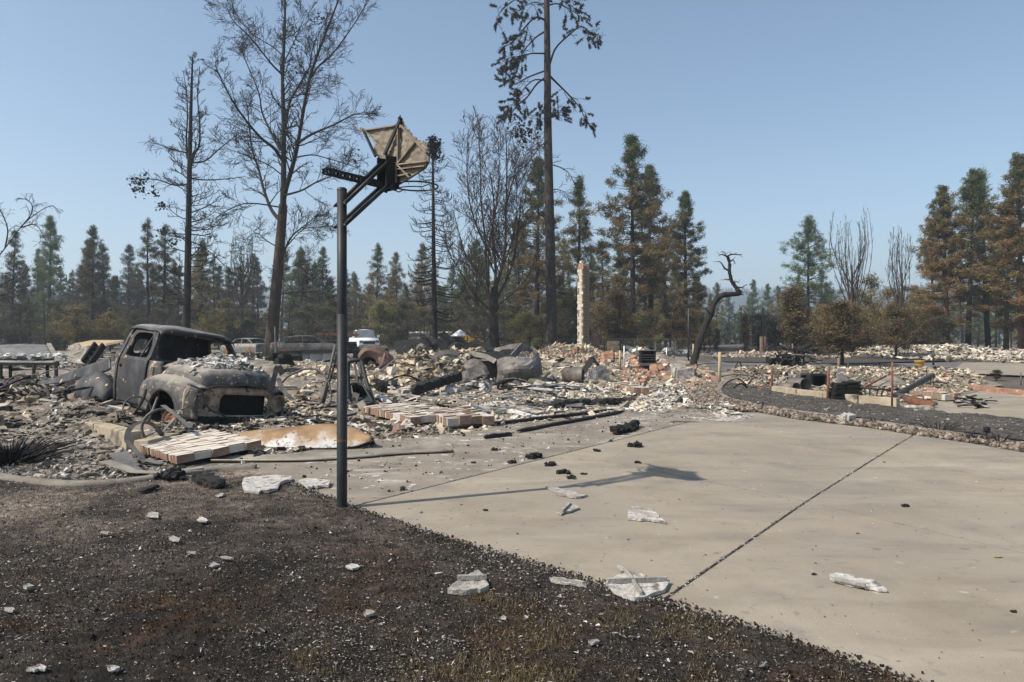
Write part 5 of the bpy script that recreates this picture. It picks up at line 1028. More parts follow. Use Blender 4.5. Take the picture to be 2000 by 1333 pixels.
# chimney built of blocks
CH = A(1140,700,39.5); CH.z = 0; chim = thing('chimney', 'tall free standing brick chimney, cream spalled on one side', 'chimney', CH)
cu = Vector((.80,.60,0)); cv = Vector((-.60,.80,0)); W1, W2 = .50, .46
bms = {}
for key, mt in (('a','brick_tan'),('b','brick_cream'),('c','brick_orange'),('d','brick_white')):
    mb = MB(); mb.box((0,0,0), (.245,.12,.165), None, .004); o = mb.build('brick', mt); bms[key] = o.data; bpy.data.objects.remove(o)
nc = 31
for k in range(nc):
    z = .09 + k*.182; off = .03*(k % 2)
    for i in range(2):
        for side_ in range(4):
            if side_ == 0: c = cu*(-.125+.25*i + off - .03) - cv*(W2/2-.06); rot = 0; key = 'a'          # shaded face
            elif side_ == 1: c = -cu*(W1/2-.06) + cv*(-.10+.23*i - off + .03); rot = math.pi/2; key = random.choice('bbbd')
            elif side_ == 2: c = cu*(-.125+.25*i) + cv*(W2/2-.06); rot = 0; key = 'a'
            else: c = cu*(W1/2-.06) + cv*(-.10+.23*i); rot = math.pi/2; key = 'a'
            if k == nc-1 and random.random() < .5: continue
            b = bpy.data.objects.new('brick', bms['c' if k > nc-3 and random.random() < .6 else key]); COL.objects.link(b); b.parent = chim
            j = .012 if side_ == 1 else .004
            b.location = (c.x+random.uniform(-j,j), c.y+random.uniform(-j,j), z); b.rotation_euler = (0, random.uniform(-.012,.012), math.atan2(cu.y, cu.x)+rot+random.uniform(-.02,.02))
mb = MB(); mb.box((CH.x, CH.y, nc*.182/2), (W1-.035, W2-.035, nc*.182-.1), Matrix((cu, cv, UP)).transposed()); mb.build('mortar_core', 'mortar', chim)
mb = MB(); mb.box((CH.x-.1, CH.y, nc*.182+.04), (.22,.2,.2), Matrix((cu, cv, UP)).transposed(), .03); mb.build('flue_stub', 'brick_cream', chim)
# brick pier, stove, barrel and the like
pr = thing('brick_pier', 'short tan block pier behind the chain link fence', 'brick pier', A(1198,690,44))
P0 = A(1198,690,44); P0.z = 0
for k in range(4):
    for i in range(3):
        mb = MB(); mb.box(P0+Vector((-.19+.19*i*2*.5, 0, .14+k*.27)), (.185*2*.5+.17,.35,.25), None, .01); mb.build('block', 'brick_tan', pr)
st = thing('wood_stove', 'small black iron fireplace box with an open front among orange bricks', 'stove', G(1266,727))
S0 = G(1266,727); S0.z = .1
for dx in (-.29,.29):
    mb = MB(); mb.box(S0+Vector((dx,.2,.52)), (.06,.4,.5), None, .01); mb.build('side_plate', 'char', st)
mb = MB(); mb.box(S0+Vector((0,.36,.52)), (.54,.05,.5)); mb.build('back_plate', 'dark_inside', st)
mb = MB(); mb.box(S0+Vector((0,.2,.785)), (.66,.44,.04), None, .01); mb.build('top_plate', 'wreck_metal', st)
mb = MB(); mb.box(S0+Vector((.1,.1,.22)), (.95,.5,.08), None, .015); mb.build('hearth_slab', 'sheet_grey', st)
for k in range(3):
    mb = MB(); mb.box(S0+Vector((0,.02,.4+.1*k)), (.5,.02,.02)); mb.build('grate_bar', 'wreck_metal', st)
mb = MB(); mb.box(S0+Vector((.05,.2,.08)), (.4,.3,.2)); mb.build('ash_drawer', 'char', st)
br = thing('crumpled_drum', 'crumpled grey steel drum lying open in the white ash', 'drum', G(1115,748))
P = []
for i, (cx, cy, Y) in enumerate(((1100,733,21.6),(1112,733,21.2),(1130,733,20.9),(1139,733,20.8))):
    ry = (14,16,16,15)[i]; P.append([A(cx+3*math.sin(a)+random.uniform(-1,1), cy-ry*math.cos(a)*(1+.1*math.sin(3*a)), Y+.28*math.sin(a)) for a in np.linspace(0,2*math.pi,17)])
    P[-1][-1] = P[-1][0]
mb = MB(); mb.grid(catmull(np.array(P), 12), .02); mb.build('drum_wall', 'wreck_metal', br, True)
mb = MB(); mb.lathe([(0,0),(.3,0)], A(1116,733,21.2), 12, (1,-.35,0)); mb.build('drum_end', 'dark_inside', br)
crushed('torn_panel', 'crinkled pale metal sheet beyond the steel drum', [[A(1150,728,22),A(1152,748,21.6)],[A(1170,716,22.4),A(1172,745,21.8)],[A(1192,722,22.4),A(1190,746,22)]], 'sheet_grey', noise=.06)
strap('tent_sheet', 'dark folded sheet standing like a tent below the chimney', [A(1140,726,24), A(1152,708,24), A(1160,704,24), A(1175,722,24)], .7, 'char', 'metal sheet', side=(0,.9,.3))
for px, py, w_, h_, lb, mt in ((1340,728,44,26,'grey stone lumps heaped at the foot of the leaning snag','ash_mix'),(1378,728,40,14,'concrete block with curved edge beside the pebble border','foundation'),(1165,735,40,18,'white plaster lump beside the drum','ash_white'),(1290,770,30,10,'square white plaster lump on the ash','ash_white'),(1185,703,30,22,'orange broken masonry block by the chimney foot','brick_orange'),(1168,752,30,14,'tan concrete block in the white ash','foundation'),(820,795,36,10,'pale block lying before the rubble','brick_cream'),(1080,790,16,10,'small tan cone of ash by the charred timber','ash_mix')):
    q = gz(px, py+h_/2, 0); sc = q.y/FPX; mb = MB()
    for k in range(4): mb.chunk(q+Vector((random.uniform(-.25,.25)*w_*sc, random.uniform(-.1,.3)*w_*sc, h_*sc*.35)), (w_*sc*.6, w_*sc*.45, h_*sc*.8), Matrix.Rotation(random.uniform(-.5,.5),3,'Z') @ Matrix.Rotation(random.uniform(-.2,.2),3,'X'), .2)
    tag(mb.build('masonry_lump', mt), lb, 'masonry')
# black chair shell and frame left of it
chs = thing('burnt_chair', 'black burnt chair shell with frame standing behind the hoop pole', 'chair', G(705,792))
mb = MB(); mb.tube(catmull(np.array([A(682,792,14.6),A(680,740,14.8),A(680,712,14.9),A(686,705,14.9),A(698,704,14.9),A(706,708,14.9),A(714,740,14.6),A(724,770,14.3),A(730,790,14.1)]), 34), .045, 8); mb.build('frame', 'sofa_black', chs, True)
mb = MB(); mb.tube(catmull(np.array([A(688,790,14.3),A(684,760,14.4),A(686,750,14.4),A(695,748,14.4),A(706,750,14.3),A(718,768,14.1),A(726,784,13.9),A(718,788,13.9),A(700,786,14)]), 30), .022, 7); mb.build('seat_rim', 'sofa_black', chs, True)
mb = MB(); mb.grid(patch([[A(686,752,14.5),A(690,770,14.8),A(694,788,14.4)],[A(698,749,14.5),A(704,768,15),A(708,787,14.3)],[A(708,752,14.4),A(717,770,14.7),A(724,784,14)]], 10, 10), .02); mb.build('seat_shell', 'sofa_black', chs, True)
for a, b in (((692,706),(699,750)),((700,706),(708,750)),((684,738),(712,738))):
    mb = MB(); mb.bar(A(*a,14.9), A(*b,14.6), .05, .03, (0,1,0)); mb.build('slat', 'sofa_black', chs)
mb = MB(); mb.box(A(694,776,13.6), (.12,.05,.16), Matrix.Rotation(.3,3,'Y')); tag(mb.build('tile_piece', 'sheet_grey'), 'grey tile leaning in the black chair shell', 'tile')
mb = MB(); mb.box(A(706,790,13.2), (.14,.06,.12), Matrix.Rotation(-.5,3,'Y')); tag(mb.build('tile_piece', 'brick_cream'), 'tan tile propped in front of the black chair shell', 'tile')
rod('bent_hose', 'long dark hose arching between pickup and hoop pole', [A(548,752,12.5),A(560,738,12.5),A(580,727,12.6),A(600,721,12.6),A(622,724,12.6),A(638,740,12.5),A(646,765,12.4),A(645,785,12.3),A(634,797,12.2)], .018, 'strap', 'hose', 40)
strap('bent_strap', 'dark metal strap bent sharply beside the pickup grille', [A(526,768,11.3),A(532,750,11.4),A(541,718,11.5),A(545,716,11.5),A(552,732,11.6)], .10, 'strap', side=(.6,.8,0))
strap('bent_strap', 'thin strap curling down past the pickup grille', [A(543,738,11.4),A(550,756,11.2),A(562,772,11),A(572,782,10.9)], .08, 'strap', side=(.7,.7,.2))
rod('bent_rod', 'straight leaning rod beside the dark frame poles', [A(628,790,14),A(641,735,14.2),A(655,675,14.5)], .03, 'strap', 'metal rod', 6)
rod('bent_rod', 'second leaning rod, closer to the hoop pole', [A(632,788,14),A(648,730,14.2),A(660,690,14.5)], .022, 'char', 'metal rod', 6)
mb = MB(); mb.bar(A(636,731,14.2), A(650,731,14.2), .03, .04); tag(mb.build('cross_bar', 'strap'), 'short cross bar between the leaning rods', 'metal bar')
# small boards and sticks over the garage floor
for k in range(46):
    px, py = random.uniform(430,690), random.uniform(792,832); q = G(px, py); L_ = random.uniform(.2,.8); a = random.gauss(0,.5); d = Vector((math.cos(a), math.sin(a), random.gauss(0,.12)))
    q.z = float(heap_z(np.array([q.x]), np.array([q.y]))[0])+.06
    mb = MB(); mb.bar(q-d*L_/2, q+d*L_/2, random.uniform(.03,.1), random.uniform(.015,.04), (0,0,1), .008); kd = random.choice(('charwood','wood_pale','ash_mix','strap'))
    tag(mb.build('board_scrap', kd), {'charwood':'black board scrap on the garage floor','wood_pale':'tan board scrap on the garage floor','ash_mix':'ash grey board scrap on the garage floor','strap':'grey metal scrap on the garage floor'}[kd], 'scrap', 'scraps on the garage floor, '+kd.replace('_',' '))
for k in range(60):
    px, py = random.uniform(680,1120), random.uniform(758,815); q = gz(px, py, .07); L_ = random.uniform(.25,1.1); a = random.gauss(0,.7); d = Vector((math.cos(a), math.sin(a), random.gauss(0,.15)))
    mb = MB(); mb.bar(q-d*L_/2, q+d*L_/2, random.uniform(.05,.2), random.uniform(.02,.05), (0,0,1), .012); kd = random.choice(('charwood','ash_mix','ash_white','sheet_grey'))
    tag(mb.build('board_scrap', kd), {'charwood':'black board scrap lying on the house rubble','ash_white':'white board scrap lying on the house rubble','ash_mix':'ash grey board scrap lying on the house rubble','sheet_grey':'grey metal scrap lying on the house rubble'}[kd], 'scrap', 'scraps on the house rubble, '+kd.replace('_',' '))
for k in range(150):        # larger masonry pieces that can be told apart on the heap
    px, py = random.uniform(740,1080), random.uniform(690,775)
    if 900 < px < 1070 and py < 760: continue
    q = gz(px, py, .05); s_ = random.uniform(.1,.27); mb = MB(); mb.chunk(q, (s_*1.3, s_, s_*random.uniform(.3,.8)), Matrix.Rotation(random.uniform(0,3),3,'Z') @ Matrix.Rotation(random.gauss(0,.5),3,'X'), .28)
    kd = random.choice(('brick_cream','ash_mix','ash_white','brick_cream'))
    tag(mb.build('masonry_chunk', kd), {'brick_cream':'cream broken masonry chunk on the rubble heap','ash_mix':'grey broken masonry chunk on the rubble heap','ash_white':'white broken masonry chunk on the rubble heap'}[kd], 'masonry', 'masonry chunks on the heap, '+kd.replace('_',' '))

# bent strips, wires and sheets tangled over the heap
for k in range(64):
    px, py = random.uniform(650,1100), random.uniform(688,770); q = gz(px, py, .05); a = random.uniform(0,3.14); d = Vector((math.cos(a), math.sin(a)*.5, 0)); L_ = random.uniform(.4,1.5); b_ = random.uniform(.05,.4)
    pts = [q-d*L_/2, q-d*L_*.2+UP*b_*.8+Vector((0,random.gauss(0,.1),0)), q+d*L_*.15+UP*b_, q+d*L_/2+UP*random.uniform(0,.25)]
    kd = k % 3
    if kd == 0: o = ribbon(pts, random.uniform(.05,.16), .005, (random.gauss(0,.5),1,random.gauss(0,.6)), 8, .15).build('bent_sheet', random.choice(('wreck_metal','sheet_grey','char'))); tag(o, 'bent burnt sheet strip tangled in the rubble heap', 'metal sheet', 'bent sheets in the heap')
    elif kd == 1: rod('bent_wire', 'bent dark wire curling out of the rubble heap', pts, random.uniform(.012,.025), random.choice(('strap','char')), 'wire', 12, 'bent wires in the heap')
    else: beam('short charred timber stub buried in the rubble heap', pts[0]+UP*.03, pts[0]+d*L_*.7+UP*random.uniform(.03,.2), random.uniform(.08,.16), random.uniform(.06,.12), segs=5)['group'] = 'timber stubs in the heap'
for k in range(30):
    px, py = random.uniform(1430,1880), random.uniform(728,776); q = G(px, py)+UP*.15; a = random.uniform(0,3.14); d = Vector((math.cos(a), math.sin(a)*.5, 0)); L_ = random.uniform(.4,1.3); b_ = random.uniform(.05,.3)
    pts = [q-d*L_/2, q-d*L_*.2+UP*b_*.8, q+d*L_*.15+UP*b_, q+d*L_/2]
    if k % 2: tag(ribbon(pts, random.uniform(.05,.15), .005, (random.gauss(0,.5),1,random.gauss(0,.6)), 8, .15).build('bent_sheet', random.choice(('wreck_metal','sheet_grey','char'))), 'bent burnt sheet strip lying in the neighbouring ruin', 'metal sheet', 'bent sheets in the ruin')
    else: rod('bent_wire', 'bent dark wire curling in the neighbouring ruin', pts, random.uniform(.012,.025), random.choice(('strap','char')), 'wire', 12, 'bent wires in the ruin')
for k in range(44):
    px, py = random.uniform(-20,210), random.uniform(742,830); q = gz(px, py, .06); a = random.uniform(0,3.14); d = Vector((math.cos(a), math.sin(a)*.5, 0)); L_ = random.uniform(.3,1.2); b_ = random.uniform(.05,.3)
    pts = [q-d*L_/2, q-d*L_*.2+UP*b_*.8, q+d*L_*.15+UP*b_, q+d*L_/2]
    if k % 3 == 0: tag(ribbon(pts, random.uniform(.04,.13), .005, (random.gauss(0,.5),1,random.gauss(0,.6)), 8, .15).build('bent_sheet', random.choice(('strap','sheet_grey','char'))), 'bent burnt sheet strip left of the old truck', 'metal sheet', 'bent sheets left of the truck')
    elif k % 3 == 1: rod('bent_wire', 'bent dark wire in the rubble left of the truck', pts, random.uniform(.01,.02), 'strap', 'wire', 12, 'bent wires left of the truck')
    else: beam('charred board piece in the rubble left of the truck', pts[0]+UP*.03, pts[0]+d*L_*.8+UP*random.uniform(.03,.2), random.uniform(.06,.14), random.uniform(.03,.07), segs=5)['group'] = 'charred boards left of the truck'
# ================================================================ right: neighbour's ruin, posts, plants
for px, pb, pt, r, lb in ((1405,746,688,.05,'brown wooden post standing by the curved edging'),(1507,767,715,.033,'rusty red post by the low tan foundation, beside the two pipes'),(1617,786,724,.033,'rusty red post next to the black shingle stacks'),(1742,799,708,.022,'thin rusty stake at the end of the tan foundation')):
    b_ = G(px, pb); t_ = A(px+1, pt, b_.y); mb = MB(); mb.tube([b_-UP*.1, b_.lerp(t_,.5), t_], [r,r,r*.97], 10); tag(mb.build('fence_post', 'rust' if r < .05 else 'wood_pale', smooth=True), lb, 'post')
# tan foundation line
nf = thing('foundation_wall', 'low tan foundation wall of the neighbouring ruin', 'foundation wall', G(1620,782))
pts = [G(1512,769), G(1560,776), G(1612,782), G(1680,790), G(1755,796)]
for i in range(4):
    d = (pts[i+1]-pts[i]).normalized()*.006; mb = MB(); mb.bar(pts[i]+d+UP*.06, pts[i+1]-d+UP*.06, .18, .28, (0,0,1), .005); mb.build('wall_section', 'foundation', nf, bevel=.01)
# shingle stacks
for dx, n_, lb in ((-.16,12,'burnt shingle stack, the narrower of the two beside the red post'),(.2,13,'burnt shingle stack, the wider of the two beside the metal legs')):
    q = G(1647,786)+Vector((dx,0,0)); t_ = thing('shingle_stack', lb, 'shingles', q)
    for k in range(n_):
        mb = MB(); w_ = (.34 if dx < 0 else .42) - k*.012; mb.box(q+Vector((random.gauss(0,.008)+ (.004*k if dx < 0 else -.004*k), random.gauss(0,.01), .022+k*.037)), (w_, .4-k*.008, .034), Matrix.Rotation(random.gauss(0,.05),3,'Z') @ Matrix.Rotation(random.gauss(0,.04),3,'Y'), .008); mb.build('shingle', 'shingle', t_)
rod('coiled_hose', 'pale bent hose looped over the shingle stacks', [A(1637,732,16.5), A(1645,728,16.5), A(1652,733,16.4), A(1657,740,16.4)], .02, 'sheet', 'hose', 14)
mb = MB(); mb.prism([A(1635,752,16.6),A(1638,720,16.9),A(1653,720,16.9),A(1651,752,16.6)], (0,.06,.0)); tag(mb.build('grey_panel', 'sheet_grey'), 'upright dark grey panel behind the shingle stacks', 'panel')
lg = thing('trestle', 'burnt trestle frame of thin metal legs standing by the shingle stacks', 'metal frame', G(1698,784))
for k, (px, tilt) in enumerate(((1680,-4),(1690,-1),(1698,1),(1710,5),(1716,12))):
    b_ = G(px, 784); t_ = A(px+tilt, 757+k % 2*3, b_.y); mb = MB(); mb.tube([b_, b_.lerp(t_,.5), t_], .016, 6); mb.build('leg', 'steel_dark', lg)
for k in range(2):
    mb = MB(); mb.tube([G(1725+k*3,789), G(1725+k*3,789)+UP*.12], .02, 8); tag(mb.build('pipe_stub', 'char'), 'short black pipe stub beside the tan foundation', 'pipe', 'black pipe stubs')
rod('long_bar', 'horizontal dark bar lying above the metal legs', [A(1670,757,16.5), A(1705,760,16.2), A(1740,762,15.8)], .02, 'char', 'metal rod', 6)
rod('crossed_bar', 'rusty bar rising across the white bent sheet', [A(1690,755,18), A(1730,735,18.4)], .03, 'rust', 'metal rod', 4)
for off, lb in ((0,'long grey steel beam slanting up to the rubble, upper one'),(5,'long grey steel beam slanting up to the rubble, lower one')):
    mb = MB(); mb.bar(A(1745,772+off*.6,16.2), A(1823+off*.3,731+off,19.5), .07, .06); tag(mb.build('steel_beam', 'steel_dark'), lb, 'steel beam')
mb = MB(); mb.bar(A(1753,770,15.8), A(1830,789,15.2), .12, .05); tag(mb.build('steel_beam', 'strap'), 'flat steel beam resting on the orange plank', 'steel beam')
beam('orange brown brick plank tipped on the neighbour driveway', G(1768,790)+UP*.12, G(1825,797)+UP*.06, .2, .1, 'rust', 'tipped_plank', 'plank')
beam('long red brown plank lying beside the white ash', G(1813,772)+UP*.16, G(1866,784)+UP*.06, .22, .1, 'brick_orange', 'tipped_plank', 'plank')
beam('pale log lying before the orange plank', G(1766,799)+UP*.05, G(1825,803)+UP*.05, .14, .1, 'ash_mix', 'pale_log', 'log')
e4 = (G(1829,781)-G(1775,775)).normalized(); e4n = Vector((-e4.y, e4.x, 0)); e4n = e4n if e4n.y > 0 else -e4n
brick_panel('toppled_brick_wall', 'toppled brick row between the steel beams and the red brown plank', G(1776,777), e4, e4n, 9, 2, .115, .2, .16, ['brick_dusty','brick_dusty_tan','brick_dusty','brick_dusty'], .0, .2, .02, .02)
for a, b, lb in (((1822,742),(1857,740),'brown rolled slab at the rubble edge'),((1820,731),(1860,733),'long dark board at the rubble top')):
    beam(lb, G(*a)+UP*.15, G(*b)+UP*.15, .35, .2, 'brick_tan' if 'brown' in lb else 'charwood', 'rubble_slab', 'slab')
# heap of charred planks on the driveway
for k in range(26):
    q = G(random.uniform(1872,1930), random.uniform(786,798)); a = random.uniform(-.8,.8); d = Vector((math.cos(a), math.sin(a), random.gauss(0,.15))); L_ = random.uniform(.15,.5)
    mb = MB(); mb.bar(q-d*L_/2+UP*random.uniform(.03,.15), q+d*L_/2+UP*random.uniform(.03,.15), .07, .025, (0,0,1), .01); kd = random.choice(('charwood','charwood','ash_mix')); tag(mb.build('burnt_plank', kd), 'burnt plank in the low heap on the neighbour driveway' if kd == 'charwood' else 'ash grey plank in the low heap on the neighbour driveway', 'plank', 'planks heaped on the neighbour driveway, '+('black' if kd == 'charwood' else 'grey'))
# brick edging row
bk = thing('brick_edging', 'red brick edging row bordering the neighbour driveway', 'brick edging', G(1950,766))
r0, r1 = G(1900,761), G(2060,780)
for k in range(26):
    q = r0.lerp(r1, (k+.5)/26); mb = MB(); d = (r1-r0).normalized(); mb.box(q+UP*.06, (.30,.2,.13), Matrix.Rotation(math.atan2(d.y,d.x)+random.uniform(-.04,.04),3,'Z'), .012); mb.build('brick', 'brick_orange' if k % 3 else 'brick_red', bk)
# pot, boxes, poles
pt = thing('flower_pot', 'large yellow ochre flower pot beyond the rubble', 'flower pot', A(1796,722,30))
q = A(1796,722,30); mb = MB(); mb.lathe([(0,0),(.135,0),(.17,.22),(.185,.30),(.205,.30),(.21,.385),(.19,.385),(.17,.30),(0,.28)], q, 24); mb.build('pot_body', 'yellow_pot', pt, True)
for r, z, nm in ((.212,.375,'rim'),):
    mb = MB(); mb.tube([q+UP*z+Vector((math.cos(a)*r, math.sin(a)*r, 0)) for a in np.linspace(0,2*math.pi,25)], .014, 6, False); mb.build(nm, 'yellow_pot', pt, True)
ub = thing('utility_box', 'grey green utility box standing across the road', 'utility box', A(1581,711,37)); q = A(1581,711,37)
mb = MB(); mb.box(q+UP*.2, (.66,.5,.42), None, 0); mb.build('cabinet', 'utility_green', ub, bevel=.02)
mb = MB(); mb.box(q+UP*.43, (.7,.54,.04)); mb.build('lid', 'utility_green', ub)
mb = MB(); mb.box(q+Vector((-.1,-.255,.14)), (.08,.012,.1)); mb.build('latch', 'foundation', ub)
mk = thing('marker_post', 'short pale marker post with orange top beside the utility box', 'marker post', A(1597,711,36.5)); q = A(1597,711,36.5)
mb = MB(); mb.box(q+UP*.17, (.12,.1,.36)); mb.build('stem', 'wood_pale', mk); mb = MB(); mb.box(q+UP*.395, (.125,.105,.09)); mb.build('top', 'brick_orange', mk)
for px, pb, ptp, Y, lb, mt, r in ((1823,714,684,34,'thin dark pole standing beyond the flower pot','steel_dark',.045),(1657,729,708,27,'short dark pole behind the shingle stacks','steel_dark',.04),(1638,728,700,28,'pinkish pole behind the shingle stacks','brick_red',.05),(1994,762,728,22,'thin wire stake by the brown shrub','strap',.02),(1219,715,676,31,'white fence post beside the stove','white_paint',.03),(1302,706,680,38,'white fence post beyond the stove','white_paint',.03),(1211,716,685,30,'short wooden stake near the chimney foot','wood_pale',.05),(1354,706,672,38,'pale wooden stake behind the leaning snag','wood_pale',.05),(1345,712,585,36,'tall dark lamp post behind the leaning snag','steel_dark',.05)):
    b_ = A(px, pb, Y); t_ = A(px, ptp, Y); b_.z = min(b_.z, 0); mb = MB(); mb.tube([b_, t_], [r, r*.9], 8); tag(mb.build('pole', mt, smooth=True), lb, 'pole')
mb = MB(); c = A(1341,597,36); mb.bar(c, A(1346,597,36), .22, .1); tag(mb.build('lamp_head', 'steel_dark'), 'box shaped lamp head on the tall dark post', 'lamp')
# two pipes, appliance carcasses, junk tangle, bent white sheet
for px, py, r, lb in ((1556,762,.15,'open dark stove pipe lying in the rubble, smaller'),(1574,760,.20,'wide grey metal duct lying in the rubble')):
    q = G(px, py+8)+UP*r; mb = MB(); mb.lathe([(r,-.5),(r*1.02,0),(r*.95,0),(r*.9,-.45),(0,-.48)], q, 16, (.35,-.9,.05)); tag(mb.build('metal_duct', 'wreck_metal', smooth=True), lb, 'duct')
for px, py, w_, h_, lb, mt in ((1600,745,34,28,'black burnt appliance carcass behind the red post','char'),(1572,742,20,26,'rounded grey appliance carcass beside the duct','wreck_metal'),(1526,734,22,14,'white crumpled appliance shell in the rubble','sheet_grey')):
    q = G(px, py+h_/2); sc = q.y/FPX; t_ = thing('appliance_carcass', lb, 'appliance', q)
    mb = MB(); o2 = rrect(-w_*sc/2, w_*sc/2, 0, h_*sc, .06, 4); i2 = rrect(-w_*sc*.36, w_*sc*.36, h_*sc*.15, h_*sc*.85, .04, 4)
    ring([q+Vector((a,0,b)) for a, b in o2], [q+Vector((a,0,b)) for a, b in i2], (.05,.4,0)).build('casing', mt, t_); mb.box(q+Vector((.02,.3,h_*sc*.5)), (w_*sc*.75,.1,h_*sc*.75)); mb.build('inner_wall', 'dark_inside', t_)
jt = thing('scrap_tangle', 'black tangle of burnt pipes and sheets heaped beside the road', 'scrap heap', G(1545,726)); q = G(1545,722)
for k in range(30):
    a = Vector((random.gauss(0,.45), random.gauss(0,.4), random.uniform(.05,.9))); b = Vector((random.gauss(0,.6), random.gauss(0,.4), random.uniform(.05,1.15)))
    mb = MB(); mb.tube(catmull(np.array([q+a, q+(a+b)/2+Vector((0,0,random.uniform(-.1,.25))), q+b]), 6), random.uniform(.02,.06), 6); mb.build('burnt_pipe', 'char' if k % 4 else 'wreck_metal', jt, True)
for k in range(12):
    c = q+Vector((random.gauss(0,.5), random.gauss(0,.3), random.uniform(.1,.6))); mb = MB(); mb.chunk(c, (.45,.05,.35), Matrix.Rotation(random.uniform(0,3),3,'Z') @ Matrix.Rotation(random.uniform(-1,1),3,'X'), .3); mb.build('bent_sheet', 'char' if k % 3 else 'wreck_metal', jt)
crushed('bent_sheet', 'white bent metal sheet propped behind the thin stake', [[A(1706,752,18.5),A(1712,742,18.8),A(1720,738,19)],[A(1722,754,18.2),A(1730,742,18.6),A(1736,736,19)],[A(1745,752,18),A(1755,745,18.4),A(1748,735,18.8)],[A(1768,750,18),A(1772,749,18.3),A(1765,744,18.6)]], 'sheet', noise=.02)
wf = thing('wire_rack', 'rusty wire rack standing in the rubble', 'wire rack', A(1735,735,24))
for k in range(7):
    mb = MB(); x = 1718+k*6; mb.tube([A(x,730,24), A(x,714+abs(k-3),24.2)], .012, 5); mb.build('wire', 'strap', wf)
for y in (716,723,730):
    mb = MB(); mb.tube([A(1716,y,24), A(1758,y+1,24)], .012, 5); mb.build('wire', 'strap', wf)
# burnt tufts and light along the rock border
for px, py, h_, n_, lb in ((1605,811,.10,22,'tiny burnt tuft at the curved end of the rock border'),(1707,829,.15,40,'burnt spiky tuft in the rock border near the white rock'),(1765,836,.12,30,'low flat burnt tuft in the pebble border'),(1832,846,.26,50,'widest burnt tuft with long fine stalks in the pebbles'),(1897,861,.2,46,'dense burnt tuft beside the path light'),(1952,868,.2,46,'burnt fan shaped tuft beyond the path light')):
    spiky('burnt_tuft', lb, G(px, py), n_, h_, .22 if 'widest' not in lb else .4, r=.004)
mb = MB(); q = G(1653,826)
for k in range(5): mb.chunk(q+Vector((random.uniform(-.05,.05), random.uniform(-.04,.04), .07)), (.16,.14,.13), Matrix.Rotation(random.uniform(0,3),3,'Z') @ Matrix.Rotation(random.uniform(-.4,.4),3,'X'), .25)
tag(mb.build('white_rock', 'melted_white'), 'rounded white rock sitting in the pebble border', 'rock')
pl = thing('path_light', 'small black tiered path light in the rock border', 'path light', G(1927,864)); q = G(1927,864)
mb = MB(); mb.tube([q, q+UP*.15], .011, 8); mb.build('stem', 'steel_dark', pl)
for k, (r, z) in enumerate(((.05,.15),(.06,.175),(.055,.20))):
    mb = MB(); mb.lathe([(0,.012),(r*.6,.012),(r,0),(r*.95,-.008),(0,-.004)], q+UP*z, 16); mb.build('tier', 'tyre', pl, True)
mb = MB(); mb.lathe([(0,.02),(.03,.015),(.045,0),(0,0)], q+UP*.215, 16); mb.build('cap', 'tyre', pl, True)
for k, (px, py) in enumerate(((1490,798),(1504,775))):
    mb = MB(); b_ = G(px, py); mb.tube([b_, b_+UP*(.14 if k == 0 else .1)], .015, 6); tag(mb.build('burnt_stub', 'charwood'), 'short burnt stub on the black strip' if k else 'short burnt stub beside the pebble border', 'stub')
# ruin across the road: foundation walls
ff = thing('foundation_wall', 'long cream foundation wall of the ruin across the road', 'foundation wall', A(1760,700,48))
for a, b in (((1725,697),(1772,697)),((1773,696),(1838,697)),((1839,697),(1872,698))):
    P0, P1 = A(*a,50), A(*b,49); P0.z = P1.z = .35; mb = MB(); mb.bar(P0, P1, .3, .8, (0,0,1), .02); mb.build('wall_section', 'foundation', ff)
fp = thing('brick_pier', 'red brick pier standing in the lot across the road', 'brick pier', A(1491,692,60)); q = A(1491,692,60); q.z = 0
for k in range(9):
    mb = MB(); mb.box(q+UP*(.1+k*.14), (.5,.45,.125), None, .01); mb.build('brick_course', 'brick_red', fp)
fp = thing('brick_pier', 'broad orange brick pier behind the chimney', 'brick pier', A(1163,690,62)); q = A(1163,690,62); q.z = 0
for k in range(14):
    mb = MB(); mb.box(q+UP*(.1+k*.14), (.75,.5,.125), None, .01); mb.build('brick_course', 'brick_orange', fp)
for px, w_, lb in ((1320,50,'white broken boards heaped beyond the chain link fence'),(1245,34,'cream rubble mound beyond the chain link fence')):
    mb = MB(); q = A(px,690,48); q.z = 0
    for k in range(22): mb.chunk(q+Vector((random.uniform(-.5,.5)*w_/FPX*48, random.uniform(-.5,.5), random.uniform(.1,.5))), (.6,.3,.12), Matrix.Rotation(random.uniform(0,3),3,'Z') @ Matrix.Rotation(random.gauss(0,.4),3,'Y'), .25)
    tag(mb.build('board_heap', 'ash_white'), lb, 'rubble', kind='stuff')
mb = MB(); mb.box(A(1372,706,36)+UP*.15, (.75,.6,.35), None, .02); tag(mb.build('concrete_block', 'kerb'), 'pale concrete block right behind the leaning snag', 'concrete block')
